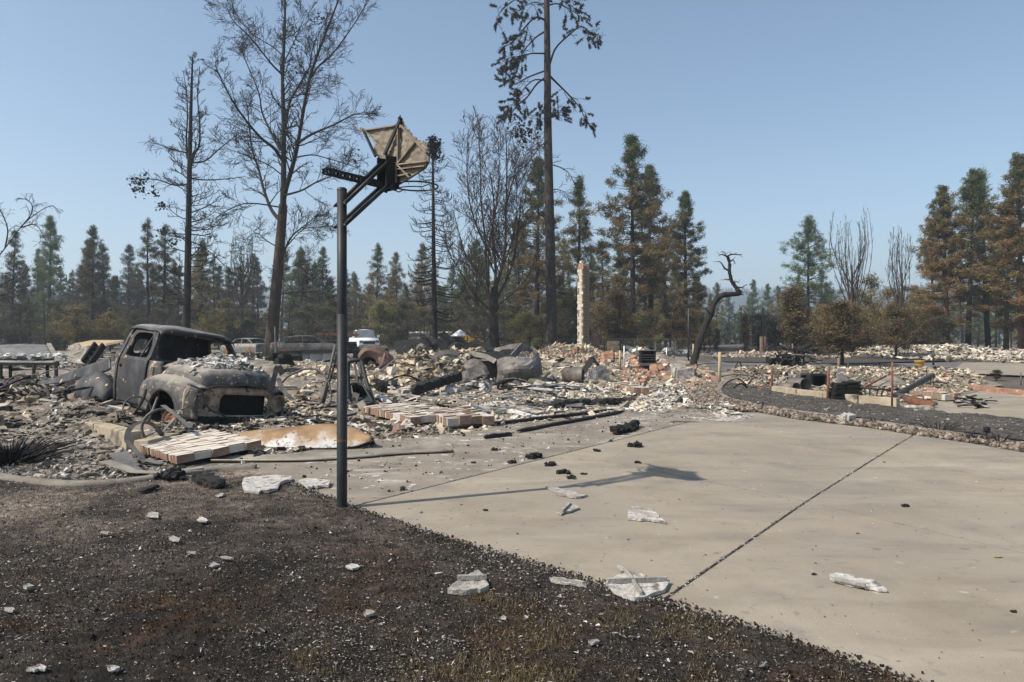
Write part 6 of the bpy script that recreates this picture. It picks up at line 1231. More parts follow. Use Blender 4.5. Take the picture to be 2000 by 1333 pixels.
# chain link fence
fc = thing('chain_link_fence', 'thin chain link fence running behind the chimney', 'fence', A(1200,690,47))
fx = [A(px, 690, 47) for px in range(1040, 1361, 40)]
for p_ in fx:
    mb = MB(); mb.tube([Vector((p_.x,p_.y,-.05)), Vector((p_.x,p_.y,1.18))], .025, 6); mb.build('post', 'sheet_grey', fc)
mb = MB(); mb.tube([Vector((fx[0].x,fx[0].y,1.17)), Vector((fx[-1].x,fx[-1].y,1.17))], .02, 6); mb.build('top_rail', 'sheet_grey', fc)
mb = MB(); x = fx[0].x
while x < fx[-1].x:
    for s_ in (-1, 1):
        xe = x+s_*1.1
        if fx[0].x < xe < fx[-1].x: mb.tube([Vector((x,fx[0].y+.01*s_,.03)), Vector((xe,fx[0].y+.01*s_,1.14))], .003, 3, False)
    x += .14
tag(mb.build('wire_mesh', 'sheet_grey', fc), kind='stuff')
# ================================================================ middle distance: wall, burnt cars, vehicles
lw = thing('low_wall', 'low pale grey wall capped by a burnt timber behind the pickup', 'wall', A(600,705,33))
for a, b in ((552,578),(579,605),(606,630),(631,654)):
    P0, P1 = A(a,700,33), A(b,700,33.2); P0.z = P1.z = .3; mb = MB(); mb.bar(P0, P1, .15, .75, (0,0,1), .004); mb.build('wall_panel', 'plain_grey', lw)
P0, P1 = A(520,692,33), A(660,690,33); mb = MB(); mb.bar(P0+UP*.05, P1+UP*.1, .2, .16, (0,0,1), .02); mb.build('cap_timber', 'charwood', lw)
mb = MB(); q = A(565,712,26)
for k in range(10): mb.chunk(q+Vector((random.gauss(0,.25), random.gauss(0,.2), random.uniform(.1,.35))), (.4,.3,.2), Matrix.Rotation(random.uniform(0,3),3,'Z'), .3)
tag(mb.build('charcoal_heap', 'char'), 'black melted heap before the low grey wall', 'charcoal')
sk = thing('plank_stack', 'stack of dark burnt planks beside the white truck', 'plank stack', A(683,695,33))
for k in range(9):
    P0, P1 = A(668,690-k*2.6,33), A(695,690-k*2.6,33.3); mb = MB(); mb.bar(P0, P1, .5, .055, (0,0,1), .012); mb.build('plank', 'charwood', sk)
mb = MB(); P0, P1 = A(620,653,42), A(700,655,42); mb.bar(P0, P1, .12, .12, (0,0,1), .01); tag(mb.build('long_boom', 'rust'), 'long rusty horizontal boom beyond the plank stack', 'boom')
def car_shell(name, label, px, py, Y, yaw, s, mat, parts_mat='dark_inside', roof=True, cat='car wreck', h=1.35, wheels=True):
    """sedan: lower body with arches, pillars, roof, window openings; local x forward"""
    t_ = thing(name, label, cat); L = 4.3*s; W = .85*s
    prof = [(-2.1,.30,.80),(-2.0,.28,.95),(-1.5,.28,.97),(-.9,.28,.97),(0,.28,.96),(.8,.28,.93),(1.4,.28,.88),(2.0,.28,.80),(2.15,.32,.62)]
    rows = []
    for x, z0, z1 in prof:
        w = W*(1-.06*(abs(x)/2.1)**3)
        rows.append([(x*s,-w,z0*s),(x*s,-w*1.03,(z0*.5+z1*.5)*s),(x*s,-w*.97,z1*s*.97),(x*s,-w*.7,z1*s),(x*s,0,z1*s*1.02),(x*s,w*.7,z1*s),(x*s,w*.97,z1*s*.97),(x*s,w*1.03,(z0*.5+z1*.5)*s),(x*s,w,z0*s)])
    rows = catmull(np.array(rows), 24); mb = MB(); mb.grid(rows); n9 = 9; mb.f += [tuple(range(9)), tuple(range(23*9+8, 23*9-1, -1))]; mb.build('body', mat, t_, True)
    if roof:
        rz = h*s; mb = MB(); mb.grid(patch([[(-1.15*s,y*W*.80,(rz-.06*s)-.05*s*abs(y)**2),(-.6*s,y*W*.82,rz-.04*s*abs(y)**2),(.1*s,y*W*.82,rz-.04*s*abs(y)**2),(.45*s,y*W*.8,rz-.08*s-.05*s*abs(y)**2)] for y in (-1,-.5,0,.5,1)], 10, 10), .03); mb.build('roof', mat, t_, True)
        for sd_ in (-1,1):
            for a, b in (((.95,.93),(.42,h-.07)),((-.35,.95),(-.38,h-.03)),((-1.65,.95),(-1.12,h-.08))):
                mb = MB(); mb.bar((a[0]*s,sd_*W*.9,a[1]*s),(b[0]*s,sd_*W*.8,b[1]*s),.07*s,.06*s,(0,1,0)); mb.build('pillar', mat, t_)
        mb = MB(); mb.box((-.35*s,0,.99*s), (1.9*s,W*1.5,.06*s)); mb.build('cabin_floor', parts_mat, t_)
    for sd_ in (-1,1):
        for x in (-1.3,1.35):
            mb = MB(); mb.lathe([(0,.02),(.2*s,.03),(.3*s,.0),(.31*s,-.12*s),(0,-.14*s)], (x*s,sd_*W*1.02,.30*s), 16, (0,sd_,0)); mb.build('wheel', 'rust' if mat != 'white_paint' else 'tyre', t_, True)
    q = A(px, py, Y); t_.location = (q.x, q.y, q.z); t_.rotation_euler = (0,0,yaw); return t_
for args in (('burnt_car','pale burnt sedan shell behind the pickup roof',482,694,48,2.6,.9,'sheet_grey'),('burnt_car','dark burnt sedan with ashy roof behind the low wall',602,697,42,.35,1.05,'wreck_metal'),('burnt_car','ash white burnt car farther back near the bare poplar',470,676,72,.4,.95,'sheet_grey')):
    q = car_shell(*args); q.location.z = max(0, q.location.z*0)
wt = thing('white_truck', 'clean white pickup truck parked beyond the rubble', 'pickup truck')
mb = MB(); mb.grid(catmull(np.array([[(x,-w,.45),(x,-w,z*.8),(x,-w*.93,z),(x,0,z*1.02),(x,w*.93,z),(x,w,z*.8),(x,w,.45)] for x, z, w in ((-2.8,1.15,.95),(-.6,1.18,.97),(.8,1.16,.97),(1.9,1.08,.94),(2.2,.98,.88),(2.25,.6,.86))]), 16)); mb.f += [tuple(range(7)), tuple(range(15*7+6, 15*7-1, -1))]; mb.build('body', 'white_paint', wt, True)
mb = MB(); mb.grid(catmull(np.array([[(x,-w*.9,1.12),(x,-w*.8,z*.97),(x,0,z),(x,w*.8,z*.97),(x,w*.9,1.12)] for x, z, w in ((-1.0,1.8,.92),(-.8,1.88,.92),(.0,1.9,.92),(.15,1.86,.92))]), 10), .02); mb.build('cab', 'white_paint', wt, True)
mb = MB(); mb.grid(patch([[(.85,-.82,1.16),(.85,.82,1.16)],[(.17,-.7,1.84),(.17,.7,1.84)]], 4, 4), .02); mb.build('windscreen', 'glass_dark', wt)
for sd_ in (-1,1):
    mb = MB(); mb.prism([(.75,sd_*.9,1.18),(.12,sd_*.8,1.8),(-.9,sd_*.8,1.8),(-.9,sd_*.9,1.18)], (0,sd_*.015,0)); mb.build('side_window', 'glass_dark', wt)
    mb = MB(); mb.box((2.24,sd_*.68,.86), (.05,.3,.2)); mb.build('headlight', 'glass_dark', wt)
    mb = MB(); mb.box((.75,sd_*1.08,1.3), (.12,.2,.2)); mb.build('mirror', 'white_paint', wt)
    for x in (-1.9,1.4):
        mb = MB(); mb.lathe([(0,.02),(.22,.03),(.36,.0),(.37,-.2),(0,-.22)], (x,sd_*.95,.37), 16, (0,sd_,0)); mb.build('wheel', 'tyre', wt, True)
mb = MB(); mb.box((2.28,0,.78), (.05,1.0,.26)); mb.build('grille', 'steel_dark', wt)
mb = MB(); mb.box((2.3,0,.5), (.1,1.8,.16)); mb.build('bumper', 'plain_grey', wt)
q = A(712,684,60); wt.location = (q.x, q.y, 0); wt.rotation_euler = (0,0,math.radians(-68))
um = thing('patio_umbrella', 'white domed umbrella standing beyond the heap', 'umbrella', A(898,675,50)); q = A(898,657,50)
mb = MB(); mb.lathe([(0,.48),(.08,.44),(.25,.34),(.5,.14),(.72,.0),(.70,-.01),(.4,.17),(0,.38)], q, 24); mb.build('canopy', 'white_paint', um, True)
mb = MB(); mb.tube([Vector((q.x,q.y,-.05)), q+UP*.4], .05, 8); mb.build('pole', 'steel_dark', um)
mb = MB(); mb.box(Vector((q.x,q.y,.6)), (.7,.5,1.2), None, .05); tag(mb.build('burnt_cabinet', 'char'), 'dark burnt cabinet below the white umbrella', 'cabinet')
ld = thing('yellow_loader', 'small yellow loader beyond the white umbrella', 'loader', A(916,674,70)); q = A(916,672,70); q.z = 0
mb = MB(); mb.box(q+UP*.9, (1.5,1.2,.7), None, .03); mb.build('body', 'yellow_steel', ld, bevel=.05)
mb = MB(); mb.box(q+Vector((-.3,0,1.55)), (.8,1,.7), None, .02); mb.build('cab', 'rust', ld)
mb = MB(); mb.bar(q+Vector((.5,0,1.1)), q+Vector((1.5,-.4,.6)), .2, .2); mb.build('arm', 'yellow_steel', ld)
for dx in (-.5,.5):
    mb = MB(); mb.lathe([(0,.05),(.3,.05),(.42,0),(.42,-.25),(0,-.25)], q+Vector((dx,-.6,.42)), 14, (0,-1,0)); mb.build('wheel', 'tyre', ld, True)
for px, w_, lb in ((818,2.4,'white van parked far behind the rubble heap'),(858,3.6,'long white trailer parked far behind the rubble heap')):
    q = A(px,668,85); q.z = 0; t_ = thing('white_van' if w_ < 3 else 'white_trailer', lb, 'van' if w_ < 3 else 'trailer', q)
    mb = MB(); mb.box(q+UP*1.1, (w_,1.8,1.3)); mb.build('body', 'white_paint', t_, bevel=.15)
    mb = MB(); mb.box(q+Vector((0,-.905,1.35)), (w_*.6,.03,.4)); mb.build('window_band', 'glass_dark', t_)
    for dx in (-.3,.3):
        mb = MB(); mb.lathe([(0,.03),(.3,.03),(.34,0),(.34,-.2),(0,-.2)], q+Vector((dx*w_,-.88,.34)), 14, (0,-1,0)); mb.build('wheel', 'tyre', t_, True)
mb = MB(); P0 = A(537,696,33); mb.tube([Vector((P0.x+.25,P0.y-.5,-.1)), A(537,638,32.5)], .05, 8); tag(mb.build('steel_pole', 'sheet_grey'), 'pale steel pole standing against the bare maple trunk', 'pole')
# ================================================================ trees
def rot_about(v, ax, a): return Matrix.Rotation(a, 3, ax) @ v
class Tree:
    """grows branches into two meshes: trunk (thick) and branches"""
    def __init__(s): s.t = MB(); s.b = MB(); s.tips = []
    def limb(s, pts, r0, r1, n=None, main=False, sides=None):
        P = [Vector(p) for p in catmull(np.array([tuple(p) for p in pts]), n or max(4, len(pts)*3))]; m = len(P)
        rs = [r0+(r1-r0)*i/(m-1) for i in range(m)]
        (s.t if main else s.b).tube(P, rs, sides or (10 if main else (6 if r0 > .05 else (4 if r0 > .02 else 3))), main)
        return P, rs
    def grow(s, p, d, L, r, lvl, up=.1, kids=4, ang=.7, wig=.25, ratio=.55, rmin=.008, droop=0.0, spread=None, start=.25):
        """a branch and, by levels, its own branches"""
        nseg = 5 if lvl > 0 else 3; P = [Vector(p)]; d = Vector(d).normalized()
        for i in range(nseg):
            d = (d + Vector((random.gauss(0,wig), random.gauss(0,wig), random.gauss(0,wig)*.6 + up - droop*i/nseg))*.5).normalized(); P.append(P[-1] + d*(L/nseg))
        r1 = max(rmin, r*.35); rs = [r+(r1-r)*i/nseg for i in range(nseg+1)]
        s.b.tube(P, rs, 5 if r > .05 else (4 if r > .02 else 3), False)
        if lvl <= 0: s.tips.append((P[-1], d)); return
        for k in range(kids):
            t = start + (1-start)*(k+random.random())/kids; i = min(int(t*nseg), nseg-1); q = P[i].lerp(P[i+1], t*nseg-i)
            dd = (P[i+1]-P[i]).normalized(); ax = dd.orthogonal().normalized(); ax = rot_about(ax, dd, random.uniform(0,6.28))
            nd = rot_about(dd, ax, random.uniform(ang*.6, ang*1.3))
            s.grow(q, nd, L*ratio*random.uniform(.7,1.2)*(1.15-t*.5), max(rmin, r*.5*(1.1-t*.5)), lvl-1, up, kids, ang, wig, ratio, rmin, droop, start=.15)
    def finish(s, name, label, base, mat, cat='tree', group=None, bmat=None, loc=None):
        t_ = thing(name, label, cat, base, group); s.t.build('trunk', mat, t_, True); s.b.build('branches', bmat or mat, t_, True); return t_
def twigs_along(T, P, rs, n, L, lvl, ang=.8, up=.15, kids=4, wig=.3, rmin=.009, droop=0, t0=.15, ratio=.55, flat=None):
    m = len(P)
    for k in range(n):
        t = t0 + (1-t0)*(k+random.random())/n; i = min(int(t*(m-1)), m-2); q = P[i].lerp(P[i+1], t*(m-1)-i)
        dd = (P[i+1]-P[i]).normalized(); ax = rot_about(dd.orthogonal().normalized(), dd, random.uniform(0,6.28)); nd = rot_about(dd, ax, random.uniform(ang*.6, ang*1.3))
        T.grow(q, nd, L*random.uniform(.6,1.2)*(1.1-.5*t), max(rmin, rs[i]*.38), lvl, up, kids, ang, wig, ratio, rmin, droop)
# ---- big bare maple (limbs traced in its own plane, each leaning to or from us)
YM = 43
def mp(lst): return [A(x, y, YM+dz) for x, y, dz in lst]
T = Tree(); base = A(528,697,YM); base.z = -.1
P, rs = T.limb([base, A(530,670,YM), A(534,620,YM), A(540,560,YM), A(545,500,YM), A(550,440,YM), A(553,400,YM)], .42, .26, 24, True)
lead = [([(553,400,0),(554,330,.2),(554,250,.4),(552,150,.6),(556,60,.8),(557,-30,1)], .2,.05), ([(549,430,0),(556,380,-.5),(570,330,-1),(580,290,-1.4),(592,220,-1.8),(606,150,-2.2),(630,80,-2.6),(650,30,-3),(668,-20,-3.4)], .17,.035),
 ([(602,160,-2.1),(622,130,-1.6),(650,105,-1.2),(690,50,-.8),(715,8,-.3)], .07,.02), ([(557,250,.4),(566,200,1.6),(585,165,2.4),(605,130,3),(612,90,3.4),(640,30,4)], .10,.02),
 ([(548,432,0),(530,410,.8),(515,370,1.4),(505,330,1.8),(492,290,2.2),(485,225,2.5),(482,200,2.6)], .13,.025), ([(549,310,.3),(535,290,-.8),(510,270,-1.6),(480,235,-2.2),(450,190,-2.8),(425,140,-3.2),(421,120,-3.4)], .11,.02),
 ([(547,293,.3),(530,260,1),(512,220,1.6),(505,180,1.8),(480,120,2.2),(470,95,2.4)], .09,.02), ([(550,145,.5),(530,125,-.3),(490,75,-1),(455,40,-1.6),(440,5,-2)], .07,.015), ([(548,105,.6),(530,90,1.5),(490,65,2),(460,30,2.6)], .05,.012),
 ([(581,280,-1.4),(610,262,-2.2),(650,245,-2.8),(690,225,-3.4),(720,220,-3.7)], .09,.015), ([(577,308,-1.1),(610,303,-.2),(640,310,.4),(680,322,1),(700,330,1.3)], .05,.012), ([(556,382,-.5),(590,372,-1.6),(620,355,-2.2),(650,344,-2.6),(665,336,-3)], .07,.015),
 ([(549,508,0),(560,480,-.8),(572,460,-1.2),(590,445,-1.6),(612,428,-2)], .085,.02), ([(560,482,-.8),(590,450,-2),(620,444,-2.4),(655,443,-3)], .05,.012), ([(545,485,0),(520,470,1),(500,455,1.5),(480,470,2),(455,510,2.3)], .045,.012), ([(546,405,.2),(500,398,-1),(470,400,-1.6),(430,420,-2.2),(405,445,-2.6)], .05,.012),
 ([(544,575,0),(570,572,-1),(620,568,-2),(655,560,-2.4)], .045,.012), ([(540,575,0),(515,560,1),(490,545,1.6),(470,530,2)], .04,.012), ([(548,340,.2),(520,320,-1.4),(470,300,-2.4),(440,290,-2.8)], .05,.012), ([(556,200,.4),(600,180,1.2),(640,170,1.6)], .04,.01), ([(556,120,.6),(580,70,1.6),(600,20,2.4)], .05,.012), ([(546,530,0),(580,520,1.5),(610,540,2.2)], .035,.01)]
for pts, r0, r1 in lead:
    P, rs = T.limb(mp(pts), r0, r1, len(pts)*3); n_ = int(5+sum((P[i+1]-P[i]).length for i in range(len(P)-1))*2.4)
    twigs_along(T, P, rs, n_, 1.9, 2, .75, .08, 5, .36, .010, t0=.2)
tr = T.finish('bare_maple', 'tall bare burnt deciduous tree with forked leader behind the low wall', base, 'bark_brown', bmat='bark_burnt')
def leaf_clumps(spots, size, n_each, pal, name, parent, rad=.25, mat='leafcol'):
    pos = np.repeat(np.array([tuple(p) for p in spots]), n_each, 0) + RNG.normal(0, rad, (len(spots)*n_each, 3)); n = len(pos); s = RNG.uniform(.6,1.2,n)*size
    return scatter(name, [tmpl_quad()], pos, rand_rots(n), s, pick_cols(n, pal), mat, parent)
lv = leaf_clumps([A(580,80,44),A(575,65,44.3),A(600,60,44.5),A(585,95,44),A(573,125,44),A(582,118,44),A(570,135,44),A(625,32,40),A(620,38,40),A(690,310,41),A(700,305,41),A(685,318,41)], .16, 9, [(.012,.011,.01),(.025,.02,.015)], 'shrivelled_leaves', tr, .22); tag(lv, kind='stuff')
# ---- bare burnt conifer left of it
YC = 40; T = Tree(); base = A(364,665,YC); base.z = -.1
P, rs = T.limb([base, A(364,640,YC), A(366,560,YC), A(368,450,YC), A(370,340,YC), A(372,250,YC), A(374,180,YC), A(376,112,YC)], .27, .04, 30, True)
P2, r2 = T.limb([A(371,330,YC), A(380,300,YC-.4), A(389,285,YC-.6), A(390,240,YC-.8), A(386,190,YC-.8), A(390,130,YC-.8)], .09, .02, 18)
P3, r3 = T.limb([A(366,310,YC), A(364,270,YC+.4), A(366,230,YC+.5), A(364,180,YC+.5), A(358,140,YC+.5)], .06, .015, 14)
for PP, rr in ((P2, r2), (P3, r3)): twigs_along(T, PP, rr, 22, 1.0, 1, 1.1, .22, 4, .3, .009, t0=.1)
def whorls(T, base, H, z0, n, Lf, lvl=1, el=(-.15,.5), kids=5, wig=.25, droop=0.0, up=.18, rmin=.009, rfac=.018, xoff=None):
    for k in range(n):
        z = z0 + (H-z0)*(k+random.random())/n; t = (z-z0)/(H-z0); a = random.uniform(0,6.28); e = el[0]+(el[1]-el[0])*t + random.gauss(0,.12); L = Lf(t)*random.uniform(.7,1.15)
        p = Vector((base.x + (xoff(z) if xoff else 0), base.y, z)); T.grow(p, Vector((math.cos(a)*math.cos(e), math.sin(a)*math.cos(e), math.sin(e))), L, max(rmin, L*rfac), lvl, up, kids, .75, wig, .42, rmin, droop)
HC = A(376,112,YC).z
whorls(T, base, HC, 2.6, 95, lambda t: 2.7*(1-.78*t)*(.55+.45*min(1,t*3)), 2, (-.25,.6), 5, .35, rmin=.011, xoff=lambda z: (z/HC)*.38)
for pts, r0 in (([(368,360),(340,362),(310,352),(280,350),(258,352)], .06), ([(370,318),(400,315),(430,290),(465,262)], .06), ([(369,348),(400,352),(440,350),(480,345)], .05), ([(368,300),(330,290),(310,282),(295,280)], .04), ([(368,470),(400,485),(440,520),(470,548)], .035)):
    P, rs = T.limb([A(x, y, YC+random.uniform(-.6,.6)*i*.4) for i, (x, y) in enumerate(pts)], r0, .015, 14); twigs_along(T, P, rs, 18, .9, 1, 1.0, .0, 4, .35, .009, .25)
tr = T.finish('bare_conifer', 'slender bare burnt conifer with curling twigs behind the pickup', base, 'bark_burnt')
tag(leaf_clumps([A(262,350,YC),A(268,368,YC),A(275,375,YC),A(280,350,YC),A(300,375,YC),A(318,455,YC),A(345,470,YC),A(312,400,YC)], .17, 26, [(.012,.011,.01),(.03,.026,.02)], 'singed_needles', tr, .17), kind='stuff')
# ---- bare spruce with tufted top (right of the backboard)
YS = 46; T = Tree(); base = A(849,668,YS); base.z = -.1
P, rs = T.limb([base, A(849,620,YS), A(847,500,YS), A(846,380,YS), A(845,280,YS)], .22, .06, 20, True); HS = A(845,280,YS).z
for k in range(120):
    z = 2.4 + (HS-2.6)*(k+random.random())/120; t = z/HS; a = random.uniform(0,6.28); L = (2.7*(1-.72*t)*(.6+.4*min(1,t*3)))*random.uniform(.6,1.1); p = Vector((base.x-.1*t, base.y, z))
    d0 = Vector((math.cos(a), math.sin(a), -.25)); P_ = [p, p+d0*L*.45, p+d0*L*.8+Vector((0,0,.10*L)), p+d0*L*.95+Vector((0,0,.35*L))]; Q, rq = T.limb(P_, max(.022,L*.022), .014, 7); twigs_along(T, Q, rq, 7, .55, 0, .6, .35, 3, .25, .013, 0, .25)
tr = T.finish('bare_spruce', 'straight bare spruce with upturned twigs and tufted black top', base, 'bark_burnt')
tag(leaf_clumps([Vector((base.x-.1+random.gauss(0,.22), base.y+random.gauss(0,.22), HS+random.uniform(-.9,.35))) for _ in range(40)], .17, 14, [(.012,.012,.012),(.02,.02,.018)], 'needle_tuft', tr, .12), kind='stuff')
# ---- multi-stemmed bare tree
YB = 45; T = Tree(); base = A(966,690,YB); base.z = -.1
P, rs = T.limb([base, A(966,670,YB), A(964,630,YB), A(965,590,YB), A(966,560,YB)], .36, .24, 14, True)
stems = [([(966,580,0),(968,520,.3),(962,460,.5),(965,400,.6),(958,340,.7)],.13,.03),([(966,570,0),(985,500,-.6),(988,420,-1),(990,330,-1.4),(988,250,-1.6)],.13,.025),([(964,600,0),(945,560,.6),(925,520,1),(910,500,1.2),(895,450,1.8),(885,410,2)],.10,.02),([(960,600,0),(950,540,-.5),(948,470,-.8),(940,400,-1),(938,320,-1.2),(935,260,-1.3)],.10,.02),([(968,590,0),(1000,520,.8),(1012,450,1.2),(1020,380,1.6),(1040,330,2)],.09,.02),([(962,610,0),(930,580,-1),(905,540,-1.5),(880,500,-2),(868,470,-2.4)],.08,.018),([(966,640,0),(945,610,.5),(930,590,1),(915,580,1.4)],.06,.02),([(955,560,0),(955,480,1),(970,400,1.6),(975,320,2),(972,270,2.2)],.08,.018),([(968,600,0),(1005,570,-1),(1030,540,-1.6),(1045,500,-2)],.06,.015),([(962,640,0),(950,665,-.5),(940,640,-1),(925,600,-1.4)],.05,.015),([(990,400,-1),(1005,345,-1.4),(1030,320,-1.8),(1055,285,-2)],.05,.012),([(958,500,.2),(930,440,-1.5),(915,380,-2),(912,300,-2.2),(915,250,-2.3)],.07,.015),([(966,560,0),(1000,470,1.8),(1010,390,2.4),(1005,300,2.8)],.06,.015)]
for pts, r0, r1 in stems:
    P, rs = T.limb([A(x, y, YB+dz) for x, y, dz in pts], r0, r1, len(pts)*3); n_ = int(6+sum((P[i+1]-P[i]).length for i in range(len(P)-1))*3.0); twigs_along(T, P, rs, n_, 2.1, 2, .7, .16, 4, .26, .012, t0=.12)
tr = T.finish('bare_tree', 'dense vase shaped bare tree with many upright stems', base, 'bark_burnt', bmat='bark_brown')
tag(leaf_clumps([A(1025+random.gauss(0,14), 255+random.gauss(0,14), 46) for _ in range(24)], .22, 7, [(.03,.022,.018),(.018,.015,.013)], 'shrivelled_leaves', tr, .2), kind='stuff')
# ---- tall ponderosa with scorched tufts
YP = 46; T = Tree(); base = A(1077,692,YP); base.z = -.2
P, rs = T.limb([base, A(1077,680,YP), A(1076,560,YP), A(1073,400,YP), A(1070,250,YP), A(1069,120,YP), A(1068,0,YP), A(1068,-120,YP)], .44, .15, 36, True)
limbs = [([(1068,150,0),(1048,165,.3),(1030,190,.8),(1012,205,1),(998,222,1.2),(985,228,1.3)],.07),([(1066,40,0),(1045,35,-.6),(1020,60,-1),(1000,85,-1.4),(985,90,-1.6)],.08),([(1064,62,0),(1045,75,.8),(1020,105,1.2),(1000,150,1.6)],.07),([(1066,105,0),(1040,105,-.8),(1015,110,-1.2),(990,115,-1.4)],.06),([(1066,138,0),(1030,152,1),(1005,165,1.4),(985,155,1.6)],.06),([(1068,158,0),(1040,158,-1.2),(1010,190,-1.8),(998,210,-2)],.05),([(1074,125,0),(1085,95,-.6),(1110,70,-1),(1135,52,-1.4),(1150,62,-1.6),(1172,70,-2)],.08),([(1075,150,0),(1090,165,.6),(1115,190,1),(1135,215,1.4),(1145,240,1.6)],.08),([(1074,10,0),(1090,8,1),(1115,20,1.6),(1130,30,2)],.06),([(1066,20,0),(1050,5,.8),(1030,10,1.3),(1010,25,1.6)],.05),([(1068,200,0),(1060,215,-.6),(1050,230,-1)],.04),([(1074,220,0),(1085,222,.5),(1090,215,.8)],.03),([(1072,320,0),(1100,330,.8),(1115,345,1.2),(1130,380,1.5)],.045),([(1070,275,0),(1050,290,-.5),(1030,300,-1),(1005,345,-1.3)],.04),([(1070,-20,0),(1050,-10,-1),(1010,-2,-1.6),(980,20,-2),(968,45,-2.2)],.06),([(1072,-10,0),(1100,0,-1),(1120,-20,-1.5)],.06),([(1076,370,0),(1095,372,.6),(1115,385,1)],.03)]
spots = []
for pts, r0 in limbs:
    P, rs = T.limb([A(x, y, YP+dz) for x, y, dz in pts], r0, .018, len(pts)*3); n0 = len(T.tips); twigs_along(T, P, rs, 13, .95, 1, .8, .02, 3, .45, .011, droop=.1, t0=.3)
    tips = T.tips[n0:]
    if pts[0][1] < 260: spots += random.sample(tips, min(len(tips), 17)) + [(P[-1], Vector((0,0,-1)))]
tr = T.finish('burnt_pine', 'towering burnt pine with singed needle tufts on its upper limbs', base, 'bark_pine', bmat='bark_burnt')
V = []; N_ = []
for (p, d) in spots:
    ax = (d + Vector((0,0,random.uniform(-.6,.3)))).normalized(); L = random.uniform(.3,.7)
    for k in range(90):
        c = p + ax*random.uniform(0, L); o_ = Vector((random.gauss(0,1), random.gauss(0,1), random.gauss(0,1))).normalized(); V.append((c, (o_ + ax*.9).normalized()*random.uniform(.14,.24)))
n = len(V); b_ = np.array([tuple(a) for a, _ in V]); t_ = b_ + np.array([tuple(c) for _, c in V]); sd3 = np.cross(t_-b_, RNG.normal(0,1,(n,3))); sd3 = sd3/np.linalg.norm(sd3,axis=1,keepdims=True)*.026
VV = np.stack([b_-sd3, b_+sd3, t_], 1).reshape(-1,3) - world_loc(tr); ii = np.arange(n)*3
tag(mesh_np('needle_tufts', VV, [np.stack([ii,ii+1,ii+2],1)], np.repeat(pick_cols(n, [(.05,.042,.03),(.03,.026,.022),(.1,.08,.055)]),3,0), 'leafcol', tr), kind='stuff')
# ---- leaning snag
YN = 33; T = Tree(); base = A(1353,716,YN); base.z = -.1
P, rs = T.limb([base, A(1353,718,YN), A(1360,690,YN), A(1372,650,YN), A(1385,620,YN), A(1396,590,YN+.1), A(1410,578,YN+.2), A(1428,575,YN+.2), A(1444,573,YN+.3), A(1436,560,YN+.4), A(1428,548,YN+.4), A(1425,530,YN+.4), A(1424,512,YN+.3), A(1421,500,YN+.2)], .195, .05, 60, True, 10)
T.t.v = [tuple(Vector(v)+Vector((random.gauss(0,.018), random.gauss(0,.018), random.gauss(0,.012)))) for v in T.t.v]
for pts, r0 in (([(1421,502),(1412,498),(1404,498)],.05),([(1421,501),(1430,497),(1444,498),(1450,497)],.045),([(1425,530),(1415,524),(1408,513),(1400,511)],.06),([(1425,512),(1432,508),(1436,516)],.045),([(1436,560),(1448,562),(1458,556)],.05),([(1444,573),(1452,577)],.06),([(1430,550),(1422,546),(1414,547)],.04),([(1430,552),(1438,551),(1444,552)],.03),([(1388,612),(1378,604),(1372,602)],.05),([(1418,498),(1414,493),(1408,492)],.025),([(1384,690),(1390,668),(1400,650)],.04)):
    P, rs = T.limb([A(x, y, YN+random.uniform(-.25,.25)) for x, y in pts], r0, .012, 8); twigs_along(T, P, rs, 3, .25, 0, .8, .1, 2, .4, .01)
T.finish('leaning_snag', 'twisted dead snag leaning over with a crooked top', base, 'bark_burnt')
# ---- bare columnar poplars and edge branches
def poplar(label, px, pyt, pyb, Y, w, mat='bark_brown', n=26):
    T = Tree(); base = A(px, pyb, Y); base.z = -.1; H = A(px, pyt, Y).z; T.limb([base, base+Vector((.05,0,H*.3)), base+Vector((0,.05,H*.62))], H*.016, H*.006, 10, True)
    for k in range(n):
        z = H*random.uniform(.14,.55); a = random.uniform(0,6.28); L = (H-z)*random.uniform(.55,1.0); b = base+Vector((0,0,z)); o_ = Vector((math.cos(a), math.sin(a), 0))*w*random.uniform(.35,1)
        P, rs = T.limb([b, b+o_*.6+Vector((0,0,L*.3)), b+o_+Vector((0,0,L*.65)), b+o_*.85+Vector((0,0,L))], H*.0035, .010, 8); twigs_along(T, P, rs, 10, H*.085, 1, .35, .45, 2, .2, .009)
    return T.finish('bare_poplar', label, base, mat, group=None)
poplar('widest bare columnar poplar between green pine and brown trees', 1664, 408, 690, 52, 1.6)
poplar('narrow bare columnar poplar beside the orange scorched pines', 1762, 432, 690, 50, 1.0, n=18)
poplar('grey bare poplar behind the bare conifer', 470, 445, 672, 80, 1.6)
poplar('small bare poplar behind the bare maple', 592, 470, 672, 85, 1.4)
poplar('bare sapling clump behind the rubble heap', 700, 560, 668, 75, 1.2)
T = Tree(); base = A(-80,690,30); base.z = 0
T.limb([base, A(-78,600,30), A(-70,540,30)], .16, .1, 8, True)
for pts in ([(-70,560,0),(-20,520,0),(10,485,.2),(40,445,.3),(70,418,.4),(100,402,.5),(113,412,.6)],[(40,445,.3),(60,420,0),(62,400,-.2),(48,388,-.3)],[(-60,590,0),(-10,580,.5),(30,565,.8),(60,520,1)],[(10,485,.2),(15,450,.6),(5,420,.8),(-10,400,1)],[(40,445,.3),(70,440,-.3),(90,470,-.5)],[(-60,600,0),(0,560,-.5),(50,530,-.8)]):
    P, rs = T.limb([A(x, y, 30+dz) for x, y, dz in pts], .035, .012, 18); twigs_along(T, P, rs, 14, .7, 1, .9, -.05, 3, .5, .007, droop=.25, t0=.15)
